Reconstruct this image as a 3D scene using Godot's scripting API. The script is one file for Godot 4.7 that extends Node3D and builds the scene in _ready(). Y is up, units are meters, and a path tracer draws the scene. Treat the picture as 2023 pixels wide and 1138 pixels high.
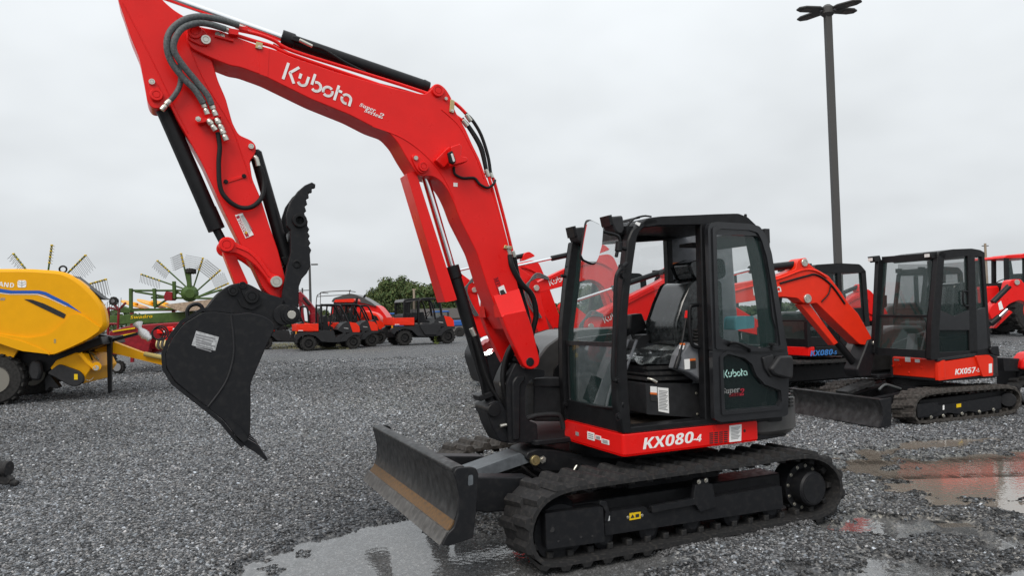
extends Node3D
# A gravel dealer's yard under an overcast sky: a large red excavator in front, smaller machines behind.

const CX := 1011.5
const CY := 569.0
const FOC := 1461.0
const EYE := 1.8
var cam_t: Transform3D
var rng := RandomNumberGenerator.new()
var M := {}
var used := {}

# ---------- looking through a pixel of the photograph ----------
func ray(p: Vector2) -> Vector3:
	return cam_t.basis * Vector3((p.x - CX) / FOC, -(p.y - CY) / FOC, -1.0)

func hit(p: Vector2, o: Vector3, n: Vector3) -> Vector3:
	var d := ray(p)
	return cam_t.origin + d * ((o - cam_t.origin).dot(n) / d.dot(n))

func gp(x: float, y: float, h := 0.0) -> Vector3:
	return hit(Vector2(x, y), Vector3(0, h, 0), Vector3.UP)

# local (x, y) on the plane local z = z of a frame (x forward, y up, z right)
func lp(fr: Transform3D, x: float, y: float, z: float) -> Vector2:
	var w := hit(Vector2(x, y), fr * Vector3(0, 0, z), fr.basis.z)
	var l := fr.affine_inverse() * w
	return Vector2(l.x, l.y)

func lp3(fr: Transform3D, x: float, y: float, z: float) -> Vector3:
	var q := lp(fr, x, y, z)
	return Vector3(q.x, q.y, z)

# local point on the plane local x = lx
func lx3(fr: Transform3D, x: float, y: float, lx: float) -> Vector3:
	return fr.affine_inverse() * hit(Vector2(x, y), fr * Vector3(lx, 0, 0), fr.basis.x)

func poly(fr: Transform3D, a: Array, z: float) -> PackedVector2Array:
	var r := PackedVector2Array()
	for i in range(0, a.size(), 2):
		r.append(lp(fr, a[i], a[i + 1], z))
	return r

func flat(a: Array) -> PackedVector2Array:
	var r := PackedVector2Array()
	for i in range(0, a.size(), 2):
		r.append(Vector2(a[i], a[i + 1]))
	return r

func frame(at: Vector3, yaw_deg: float) -> Transform3D:
	var a := deg_to_rad(yaw_deg)
	var f := Vector3(-cos(a), 0, sin(a))
	return Transform3D(Basis(f, Vector3.UP, f.cross(Vector3.UP)), at)

# rounds the corners of an outline
func rnd(p: PackedVector2Array, r: float, k := 4) -> PackedVector2Array:
	var o := PackedVector2Array()
	var n := p.size()
	for i in n:
		var a := p[(i + n - 1) % n]
		var b := p[i]
		var c := p[(i + 1) % n]
		var ra: float = minf(r, a.distance_to(b) * 0.48)
		var rc: float = minf(r, c.distance_to(b) * 0.48)
		var s := b + (a - b).normalized() * ra
		var e := b + (c - b).normalized() * rc
		for j in k + 1:
			var t := float(j) / k
			o.append(s.lerp(b, t).lerp(b.lerp(e, t), t))
	return o

func circle(c: Vector2, r: float, n := 20) -> PackedVector2Array:
	var o := PackedVector2Array()
	for i in n:
		o.append(c + Vector2(cos(TAU * i / n), sin(TAU * i / n)) * r)
	return o

# a smooth curve through points
func curve(a: Array, k := 6) -> PackedVector3Array:
	var o := PackedVector3Array()
	for i in a.size() - 1:
		var p0: Vector3 = a[maxi(i - 1, 0)]
		var p1: Vector3 = a[i]
		var p2: Vector3 = a[i + 1]
		var p3: Vector3 = a[mini(i + 2, a.size() - 1)]
		for j in k:
			o.append(p1.cubic_interpolate(p2, p0, p3, float(j) / k))
	o.append(a[a.size() - 1])
	return o

# ---------- mesh builder ----------
class MB:
	var v := PackedVector3Array()
	var n := PackedVector3Array()
	var col := PackedColorArray()
	var uv := PackedVector2Array()
	var xf := Transform3D.IDENTITY
	var tint = null
	func tri(a: Vector3, b: Vector3, c: Vector3, na: Vector3, nb: Vector3, nc: Vector3) -> void:
		var g := (b - a).cross(c - a)
		if g.length_squared() < 1e-16:
			return
		var flip := g.dot(na + nb + nc) > 0.0
		v.append(xf * a); n.append((xf.basis * na).normalized())
		if flip:
			v.append(xf * c); n.append((xf.basis * nc).normalized())
			v.append(xf * b); n.append((xf.basis * nb).normalized())
		else:
			v.append(xf * b); n.append((xf.basis * nb).normalized())
			v.append(xf * c); n.append((xf.basis * nc).normalized())
		if tint != null:
			for k in 3:
				col.append(tint)
	func ftri(a: Vector3, b: Vector3, c: Vector3, out: Vector3) -> void:
		var g := (b - a).cross(c - a).normalized()
		if g.dot(out) < 0.0:
			g = -g
		tri(a, b, c, g, g, g)
	func quad(a: Vector3, b: Vector3, c: Vector3, d: Vector3, na: Vector3, nb: Vector3, nc: Vector3, nd: Vector3) -> void:
		tri(a, b, c, na, nb, nc)
		tri(a, c, d, na, nc, nd)
	func fquad(a: Vector3, b: Vector3, c: Vector3, d: Vector3, out: Vector3) -> void:
		ftri(a, b, c, out)
		ftri(a, c, d, out)
	# outline in x, y pushed out between z0 and z1 with chamfered rims
	func prism(q: PackedVector2Array, z0: float, z1: float, bev := 0.006) -> MB:
		var p := PackedVector2Array()
		for k in q.size():
			if p.is_empty() or p[p.size() - 1].distance_to(q[k]) > 1e-4:
				p.append(q[k])
		if p.size() > 2 and p[0].distance_to(p[p.size() - 1]) < 1e-4:
			p.remove_at(p.size() - 1)
		if Geometry2D.is_polygon_clockwise(p):
			p.reverse()
		if z0 > z1:
			var t := z0; z0 = z1; z1 = t
		bev = minf(bev, (z1 - z0) * 0.4)
		var m := p.size()
		var en := PackedVector2Array()
		for i in m:
			var d := (p[(i + 1) % m] - p[i]).normalized()
			en.append(Vector2(d.y, -d.x))
		var ins := PackedVector2Array()
		var ns := []
		for i in m:
			var a := en[(i + m - 1) % m]
			var b := en[i]
			var dt := a.dot(b)
			ins.append(p[i] - (a + b) / maxf(1.0 + dt, 0.35) * bev)
			if dt > 0.75:
				var av := (a + b).normalized()
				ns.append([av, av])
			else:
				ns.append([a, b])
		for i in m:
			var j := (i + 1) % m
			var na: Vector2 = ns[i][1]
			var nb: Vector2 = ns[j][0]
			var n1 := Vector3(na.x, na.y, 0)
			var n2 := Vector3(nb.x, nb.y, 0)
			var a := p[i]
			var b := p[j]
			quad(Vector3(a.x, a.y, z0 + bev), Vector3(b.x, b.y, z0 + bev), Vector3(b.x, b.y, z1 - bev), Vector3(a.x, a.y, z1 - bev), n1, n2, n2, n1)
			if bev > 0.0:
				var ia := ins[i]
				var ib := ins[j]
				var f := Vector3(0, 0, 1)
				quad(Vector3(a.x, a.y, z1 - bev), Vector3(b.x, b.y, z1 - bev), Vector3(ib.x, ib.y, z1), Vector3(ia.x, ia.y, z1), n1 + f * 0.6, n2 + f * 0.6, n2 * 0.6 + f, n1 * 0.6 + f)
				quad(Vector3(a.x, a.y, z0 + bev), Vector3(b.x, b.y, z0 + bev), Vector3(ib.x, ib.y, z0), Vector3(ia.x, ia.y, z0), n1 - f * 0.6, n2 - f * 0.6, n2 * 0.6 - f, n1 * 0.6 - f)
		var src := ins if bev > 0.0 else p
		var ix := Geometry2D.triangulate_polygon(src)
		if ix.is_empty():
			src = p
			ix = Geometry2D.triangulate_polygon(p)
		for i in range(0, ix.size(), 3):
			var a := src[ix[i]]
			var b := src[ix[i + 1]]
			var c := src[ix[i + 2]]
			ftri(Vector3(a.x, a.y, z1), Vector3(b.x, b.y, z1), Vector3(c.x, c.y, z1), Vector3(0, 0, 1))
			ftri(Vector3(a.x, a.y, z0), Vector3(b.x, b.y, z0), Vector3(c.x, c.y, z0), Vector3(0, 0, -1))
		return self
	# outline with an opening; both star-shaped about the opening's middle
	func ring(o: PackedVector2Array, q: PackedVector2Array, z0: float, z1: float, bev := 0.004) -> MB:
		var c := Vector2.ZERO
		for p in q:
			c += p / q.size()
		var ang := []
		for p in o:
			ang.append((p - c).angle())
		for p in q:
			ang.append((p - c).angle())
		ang.sort()
		var oa := PackedVector2Array()
		var ia := PackedVector2Array()
		var last := -99.0
		for a in ang:
			if a - last < 0.004:
				continue
			last = a
			oa.append(cast(o, c, a))
			ia.append(cast(q, c, a))
		var m := oa.size()
		if z0 > z1:
			var t := z0; z0 = z1; z1 = t
		for i in m:
			var j := (i + 1) % m
			for s in [[z1, 1.0], [z0, -1.0]]:
				fquad(v3(oa[i], s[0]), v3(oa[j], s[0]), v3(ia[j], s[0]), v3(ia[i], s[0]), Vector3(0, 0, s[1]))
			var om := (oa[i] + oa[j]) * 0.5 - c
			fquad(v3(oa[i], z0), v3(oa[j], z0), v3(oa[j], z1), v3(oa[i], z1), Vector3(om.x, om.y, 0))
			fquad(v3(ia[i], z0), v3(ia[j], z0), v3(ia[j], z1), v3(ia[i], z1), Vector3(-om.x, -om.y, 0))
		return self
	func v3(p: Vector2, z: float) -> Vector3:
		return Vector3(p.x, p.y, z)
	func cast(p: PackedVector2Array, c: Vector2, a: float) -> Vector2:
		var best := c
		var far := -1.0
		var e := c + Vector2(cos(a), sin(a)) * 50.0
		for i in p.size():
			var r = Geometry2D.segment_intersects_segment(c, e, p[i], p[(i + 1) % p.size()])
			if r != null and c.distance_to(r) > far:
				far = c.distance_to(r)
				best = r
		return best
	func box(c: Vector3, s: Vector3, bev := 0.006) -> MB:
		var p := PackedVector2Array([Vector2(c.x - s.x / 2, c.y - s.y / 2), Vector2(c.x + s.x / 2, c.y - s.y / 2), Vector2(c.x + s.x / 2, c.y + s.y / 2), Vector2(c.x - s.x / 2, c.y + s.y / 2)])
		return prism(p, c.z - s.z / 2, c.z + s.z / 2, bev)
	# a round bar along points; r a number or one per point
	func tube(p: PackedVector3Array, r, seg := 10, caps := true) -> MB:
		var m := p.size()
		var up := Vector3(0.123, 0.97, 0.21)
		var prev := []
		var rp := 0.0
		var tp := Vector3.ZERO
		for i in m:
			var t: Vector3 = (p[mini(i + 1, m - 1)] - p[maxi(i - 1, 0)]).normalized()
			var x := up - t * up.dot(t)
			if x.length() < 0.05:
				x = Vector3(1, 0, 0.3) - t * t.dot(Vector3(1, 0, 0.3))
			x = x.normalized()
			up = x
			var y := t.cross(x)
			var rr: float = r if (r is float or r is int) else r[i]
			var cur := []
			for k in seg:
				var a := TAU * k / seg
				cur.append(x * cos(a) + y * sin(a))
			if i > 0:
				for k in seg:
					var l := (k + 1) % seg
					quad(p[i - 1] + prev[k] * rp, p[i - 1] + prev[l] * rp, p[i] + cur[l] * rr, p[i] + cur[k] * rr, prev[k], prev[l], cur[l], cur[k])
			if caps and (i == 0 or i == m - 1):
				var o := -t if i == 0 else t
				for k in seg:
					ftri(p[i], p[i] + cur[k] * rr, p[i] + cur[(k + 1) % seg] * rr, o)
			prev = cur
			rp = rr
			tp = t
		return self
	# flat-topped cylinder between two points with a small chamfer
	func cyl(a: Vector3, b: Vector3, r: float, seg := 20, bev := 0.004) -> MB:
		var d := (b - a).normalized()
		bev = minf(bev, minf(r * 0.4, a.distance_to(b) * 0.3))
		return lathe_line(a, b, [[0.0, r - bev], [bev, r], [a.distance_to(b) - bev, r], [a.distance_to(b), r - bev]], seg)
	# profile of [distance along, radius] turned about the line a-b
	func lathe_line(a: Vector3, b: Vector3, prof: Array, seg := 20, caps := true) -> MB:
		var t := (b - a).normalized()
		var x := t.cross(Vector3(0.3, 0.9, 0.15)).normalized()
		var y := t.cross(x)
		for i in prof.size() - 1:
			var h0: float = prof[i][0]
			var r0: float = prof[i][1]
			var h1: float = prof[i + 1][0]
			var r1: float = prof[i + 1][1]
			var dn := Vector2(h1 - h0, r1 - r0).normalized()
			for k in seg:
				var e0 := x * cos(TAU * k / seg) + y * sin(TAU * k / seg)
				var e1 := x * cos(TAU * (k + 1) / seg) + y * sin(TAU * (k + 1) / seg)
				var n0 := e0 * dn.x - t * dn.y
				var n1 := e1 * dn.x - t * dn.y
				quad(a + t * h0 + e0 * r0, a + t * h0 + e1 * r0, a + t * h1 + e1 * r1, a + t * h1 + e0 * r1, n0, n1, n1, n0)
		if caps:
			for s in [[0, -1.0], [prof.size() - 1, 1.0]]:
				var h: float = prof[s[0]][0]
				var r: float = prof[s[0]][1]
				if r < 1e-5:
					continue
				for k in seg:
					ftri(a + t * h, a + t * h + (x * cos(TAU * k / seg) + y * sin(TAU * k / seg)) * r, a + t * h + (x * cos(TAU * (k + 1) / seg) + y * sin(TAU * (k + 1) / seg)) * r, t * s[1])
		return self
	# beam of rectangular section along points; side is the direction of its width w, h the height across it
	func beam(p: PackedVector3Array, side: Vector3, w: float, h: float) -> MB:
		for i in p.size() - 1:
			var t := (p[i + 1] - p[i]).normalized()
			var u := t.cross(side).normalized()
			var s := side.normalized() * w * 0.5
			u *= h * 0.5
			var c := []
			for q in [p[i], p[i + 1]]:
				c.append([q - s - u, q + s - u, q + s + u, q - s + u])
			var mid := (p[i] + p[i + 1]) * 0.5
			for k in 4:
				var l := (k + 1) % 4
				fquad(c[0][k], c[0][l], c[1][l], c[1][k], (c[0][k] + c[0][l] + c[1][l] + c[1][k]) * 0.25 - mid)
			fquad(c[0][0], c[0][1], c[0][2], c[0][3], -t)
			fquad(c[1][0], c[1][1], c[1][2], c[1][3], t)
		return self
	# shell between successive cross-sections (arrays of points of equal length), smooth
	func loft(rings: Array, closed := true) -> MB:
		var m: int = rings[0].size()
		var nn := []
		for i in rings.size():
			var row := []
			for k in m:
				var a: Vector3 = rings[mini(i + 1, rings.size() - 1)][k] - rings[maxi(i - 1, 0)][k]
				var kb := (k + m - 1) % m if closed else maxi(k - 1, 0)
				var kf := (k + 1) % m if closed else mini(k + 1, m - 1)
				var b: Vector3 = rings[i][kf] - rings[i][kb]
				row.append(a.cross(b).normalized())
			nn.append(row)
		for i in rings.size() - 1:
			for k in (m if closed else m - 1):
				var l := (k + 1) % m
				quad(rings[i][k], rings[i][l], rings[i + 1][l], rings[i + 1][k], nn[i][k], nn[i][l], nn[i + 1][l], nn[i + 1][k])
		return self
	func done() -> ArrayMesh:
		var a := []
		a.resize(Mesh.ARRAY_MAX)
		a[Mesh.ARRAY_VERTEX] = v
		a[Mesh.ARRAY_NORMAL] = n
		if col.size() == v.size() and v.size() > 0:
			a[Mesh.ARRAY_COLOR] = col
		if uv.size() == v.size() and v.size() > 0:
			a[Mesh.ARRAY_TEX_UV] = uv
		var m := ArrayMesh.new()
		m.add_surface_from_arrays(Mesh.PRIMITIVE_TRIANGLES, a)
		return m

# ---------- things and parts ----------
func numbered(called: String) -> String:
	if not used.has(called):
		used[called] = 0
		return called
	used[called] += 1
	return "%s_%03d" % [called, used[called]]

func thing(called: String, label: String, category: String, at := Transform3D.IDENTITY, group := "") -> Node3D:
	var o := Node3D.new()
	o.name = numbered(called)
	add_child(o)
	o.transform = at
	o.set_meta("label", label)
	o.set_meta("category", category)
	if group:
		o.set_meta("group", group)
	return o

func part(called: String, mb, mat: Material, parent: Node3D = self) -> MeshInstance3D:
	var o := MeshInstance3D.new()
	o.name = called
	o.mesh = mb.done() if mb is MB else mb
	o.material_override = mat
	parent.add_child(o, true)
	return o

func struct(called: String, mb, mat: Material) -> MeshInstance3D:
	var o := part(called, mb, mat)
	o.set_meta("kind", "structure")
	return o

func single(called: String, mb, mat: Material, label: String, category: String, at := Transform3D.IDENTITY, group := "", kind := "") -> MeshInstance3D:
	var o := part(numbered(called), mb, mat)
	o.transform = at
	o.set_meta("label", label)
	o.set_meta("category", category)
	if group:
		o.set_meta("group", group)
	if kind:
		o.set_meta("kind", kind)
	return o

func text(s: String, h: float, at: Transform3D, mat: Material, parent: Node3D, called := "lettering", weight := 700, italic := 0.0, squeeze := 1.0, serif := false) -> MeshInstance3D:
	var f := SystemFont.new()
	f.font_names = PackedStringArray(["Droid Serif" if serif else "Droid Sans"])
	f.font_weight = weight
	var t := TextMesh.new()
	t.text = s
	t.font = f
	t.font_size = 64
	t.pixel_size = h / 46.0
	t.depth = 0.002
	var o := MeshInstance3D.new()
	o.name = called
	o.mesh = t
	o.material_override = mat
	o.transform = at * Transform3D(Basis(Vector3(squeeze, 0, 0), Vector3(italic, 1, 0), Vector3(0, 0, 1)), Vector3.ZERO)
	parent.add_child(o, true)
	return o

# basis for something laid on the left-hand side of a machine (reads from front to back), turned by a
func side_at(p: Vector3, a := 0.0) -> Transform3D:
	return Transform3D(Basis(Vector3(-1, 0, 0), Vector3(0, 1, 0), Vector3(0, 0, -1)) * Basis(Vector3(0, 0, 1), a), p)

# ---------- materials ----------
func mat(called: String, c: Color, rough := 0.5, metal := 0.0, coat := 0.0) -> StandardMaterial3D:
	var m := StandardMaterial3D.new()
	m.resource_name = called
	m.albedo_color = c.linear_to_srgb()
	m.roughness = rough
	m.metallic = metal
	m.metallic_specular = 0.36
	if coat > 0.0:
		m.clearcoat_enabled = true
		m.clearcoat = coat
		m.clearcoat_roughness = 0.12
	M[called] = m
	return m

func noise_tex(freq: float, seed_: int, lo: Color, hi: Color, size := 512, octaves := 4, kind := FastNoiseLite.TYPE_SIMPLEX_SMOOTH, cell := false) -> NoiseTexture2D:
	var n := FastNoiseLite.new()
	n.noise_type = kind
	n.seed = seed_
	n.frequency = freq
	n.fractal_octaves = octaves
	if kind == FastNoiseLite.TYPE_CELLULAR:
		n.cellular_return_type = FastNoiseLite.RETURN_CELL_VALUE if cell else FastNoiseLite.RETURN_DISTANCE
		n.fractal_type = FastNoiseLite.FRACTAL_NONE
	var t := NoiseTexture2D.new()
	t.width = size
	t.height = size
	t.seamless = true
	t.noise = n
	var g := Gradient.new()
	g.set_color(0, lo)
	g.set_color(1, hi)
	t.color_ramp = g
	return t

# speckle and patches of wear or dust over a paint
func worn(m: StandardMaterial3D, lo: float, hi: float, scale: float, seed_ := 1, rough_lo := -1.0, rough_hi := -1.0) -> void:
	m.albedo_texture = noise_tex(0.012, seed_, Color(lo, lo, lo), Color(hi, hi, hi))
	m.uv1_triplanar = true
	m.uv1_scale = Vector3.ONE * scale
	if rough_lo >= 0.0:
		m.roughness = 1.0
		m.roughness_texture = noise_tex(0.02, seed_ + 7, Color(rough_lo, rough_lo, rough_lo), Color(rough_hi, rough_hi, rough_hi))
		m.roughness_texture_channel = BaseMaterial3D.TEXTURE_CHANNEL_GRAYSCALE

# paint or rubber with dirt of another colour lying on it in patches
func dirty(m: StandardMaterial3D, clean: Color, dirt: Color, amount: float, scale: float, seed_: int) -> void:
	m.albedo_color = Color.WHITE
	var t := noise_tex(0.02, seed_, clean, dirt, 512, 5)
	var g := Gradient.new()
	g.offsets = PackedFloat32Array([0.0, 1.0 - amount, minf(1.0, 1.25 - amount), 1.0])
	g.colors = PackedColorArray([clean.linear_to_srgb(), clean.linear_to_srgb(), clean.lerp(dirt, 0.6).linear_to_srgb(), dirt.linear_to_srgb()])
	t.color_ramp = g
	m.albedo_texture = t
	m.uv1_triplanar = true
	m.uv1_scale = Vector3.ONE * scale

func glass(called: String, c: Color, a: float) -> void:
	var m := mat(called, c, 0.02)
	m.albedo_color.a = a
	m.transparency = BaseMaterial3D.TRANSPARENCY_ALPHA
	m.cull_mode = BaseMaterial3D.CULL_DISABLED

func materials() -> void:
	worn(mat("red", Color(0.8, 0.011, 0.009), 0.3), 0.96, 1.0, 0.7, 3, 0.24, 0.42)
	worn(mat("orange", Color(0.83, 0.03, 0.008), 0.34), 0.96, 1.0, 0.7, 4)
	M.red.metallic_specular = 0.39
	M.orange.metallic_specular = 0.39
	worn(mat("dark_red", Color(0.3, 0.012, 0.022), 0.4, 0.0, 0.2), 0.8, 1.0, 0.7, 5)
	worn(mat("yellow", Color(0.82, 0.385, 0.003), 0.36), 0.97, 1.0, 0.5, 6)
	M.yellow.metallic_specular = 0.32
	worn(mat("green", Color(0.075, 0.135, 0.035), 0.5), 0.8, 1.0, 0.7, 7)
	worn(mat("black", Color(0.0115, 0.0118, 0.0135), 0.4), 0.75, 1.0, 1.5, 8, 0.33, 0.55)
	dirty(mat("black_steel", Color.WHITE, 0.46), Color(0.0105, 0.011, 0.0132), Color(0.019, 0.019, 0.02), 0.5, 1.4, 9)
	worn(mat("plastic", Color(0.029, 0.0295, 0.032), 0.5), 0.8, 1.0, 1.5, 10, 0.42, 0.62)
	worn(mat("satin", Color(0.02, 0.021, 0.024), 0.28, 0.0, 0.5), 0.85, 1.0, 1.0, 11)
	dirty(mat("rubber", Color.WHITE, 0.7), Color(0.02, 0.02, 0.021), Color(0.05, 0.046, 0.043), 0.5, 2.0, 12)
	worn(mat("dusty_rubber", Color(0.11, 0.1, 0.092), 0.85), 0.45, 1.0, 2.2, 13)
	worn(mat("tyre", Color(0.042, 0.041, 0.04), 0.85), 0.6, 1.0, 2.0, 27)
	worn(mat("blade_steel", Color(0.06, 0.061, 0.063), 0.5, 0.3), 0.5, 1.0, 1.2, 14, 0.35, 0.6)
	dirty(mat("rust", Color.WHITE, 0.65), Color(0.16, 0.088, 0.036), Color(0.07, 0.055, 0.042), 0.62, 3.0, 15)
	worn(mat("edge_steel", Color(0.22, 0.215, 0.21), 0.5, 0.4), 0.5, 1.0, 2.0, 16)
	mat("chrome", Color(0.85, 0.86, 0.87), 0.08, 1.0)
	mat("zinc", Color(0.6, 0.58, 0.52), 0.35, 0.9)
	mat("brass", Color(0.5, 0.4, 0.2), 0.35, 0.8)
	worn(mat("hose", Color(0.012, 0.012, 0.013), 0.55), 0.8, 1.0, 3.0, 17)
	worn(mat("grey_hose", Color(0.17, 0.185, 0.19), 0.5), 0.6, 1.0, 8.0, 18)
	worn(mat("cab_grey", Color(0.2, 0.208, 0.225), 0.6), 0.85, 1.0, 1.5, 19)
	worn(mat("hood_grey", Color(0.082, 0.08, 0.079), 0.45, 0.0, 0.3), 0.85, 1.0, 1.0, 20)
	worn(mat("guard_grey", Color(0.13, 0.145, 0.16), 0.5), 0.8, 1.0, 2.0, 21)
	worn(mat("floor_mat", Color(0.1, 0.078, 0.062), 0.8), 0.6, 1.0, 3.0, 22)
	worn(mat("seat_wrap", Color(0.05, 0.057, 0.06), 0.12, 0.0, 0.8), 0.4, 1.0, 3.0, 23)
	mat("white", Color(0.85, 0.85, 0.84), 0.5)
	mat("print_grey", Color(0.3, 0.3, 0.3), 0.6)
	mat("print_dark", Color(0.03, 0.03, 0.03), 0.6)
	mat("decal_red", Color(0.38, 0.02, 0.04), 0.5)
	mat("decal_yellow", Color(0.75, 0.5, 0.01), 0.5)
	mat("decal_orange", Color(0.7, 0.16, 0.03), 0.5)
	mat("decal_blue", Color(0.02, 0.1, 0.42), 0.4)
	mat("sky_blue", Color(0.05, 0.22, 0.6), 0.4)
	mat("pale_teal", Color(0.45, 0.72, 0.66), 0.5)
	mat("blue_bottle", Color(0.12, 0.36, 0.42), 0.35)
	worn(mat("dust_sheet", Color(0.5, 0.4, 0.3), 0.9), 0.75, 1.0, 1.5, 24)
	mat("rim_white", Color(0.2, 0.19, 0.165), 0.5)
	mat("rim_grey", Color(0.3, 0.3, 0.31), 0.4, 0.5)
	mat("blue_paint", Color(0.03, 0.11, 0.36), 0.4)
	mat("lamp_lens", Color(0.7, 0.68, 0.66), 0.15)
	mat("amber", Color(0.8, 0.3, 0.02), 0.3)
	mat("tan_sleeve", Color(0.42, 0.33, 0.12), 0.6)
	mat("tan_wood", Color(0.32, 0.26, 0.2), 0.85)
	mat("pole_grey", Color(0.075, 0.074, 0.073), 0.6)
	mat("dealer_red", Color(0.22, 0.008, 0.016), 0.5)
	mat("roof_grey", Color(0.14, 0.13, 0.125), 0.8)
	worn(mat("silver_wrap", Color(0.72, 0.73, 0.74), 0.3, 0.3), 0.7, 1.0, 5.0, 25)
	mat("mirror", Color(0.92, 0.93, 0.94), 0.01, 1.0)
	glass("glass", Color(0.05, 0.13, 0.12), 0.09)
	glass("tinted_glass", Color(0.01, 0.022, 0.022), 0.4)
	glass("dim_glass", Color(0.03, 0.055, 0.052), 0.26)
	glass("clear_sheet", Color(0.5, 0.55, 0.55), 0.12)

# ---------- ground ----------
var gn := FastNoiseLite.new()
var gn2 := FastNoiseLite.new()
var pud := []

func ground_at(x: float, z: float) -> float:
	var d := -z
	var t := clampf((d - 11.5) / 20.0, 0.0, 1.0)
	var h := 0.5 * (t * t * (3.0 - 2.0 * t) * 0.35 + t * 0.65)
	h -= smoothstep(36.0, 85.0, d) * 1.0
	return h

func puddle_depth(x: float, z: float) -> float:
	var best := 0.0
	for q in pud:
		var poly_: PackedVector2Array = q.p
		var b: Rect2 = q.b
		var pt := Vector2(x, z)
		if not b.grow(0.8).has_point(pt):
			continue
		var d := 99.0
		for i in poly_.size():
			d = minf(d, pt.distance_to(Geometry2D.get_closest_point_to_segment(pt, poly_[i], poly_[(i + 1) % poly_.size()])))
		if Geometry2D.is_point_in_polygon(pt, poly_):
			d = -d
		d += gn2.get_noise_2d(x * 1.3 + 9.0, z * 1.3) * 0.42
		best = maxf(best, smoothstep(q.soft, -q.soft, d) * q.depth)
	return best

func relief(x: float, z: float) -> float:
	var fade := clampf((34.0 + z) / 14.0, 0.0, 1.0)
	return (gn.get_noise_2d(x, z) * 0.022 + gn2.get_noise_2d(x, z) * 0.012) * fade - puddle_depth(x, z)

func lines(a: float, b: float, step: float, out_: float, grow: float) -> PackedFloat32Array:
	var r := PackedFloat32Array()
	var left := []
	var s := step
	var p := a
	while p > -out_:
		s *= grow
		p -= s
		left.append(p)
	left.reverse()
	for q in left:
		r.append(q)
	p = a
	while p < b:
		r.append(p)
		p += step
	s = step
	while p < out_:
		r.append(p)
		s *= grow
		p += s
	r.append(p)
	return r

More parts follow.
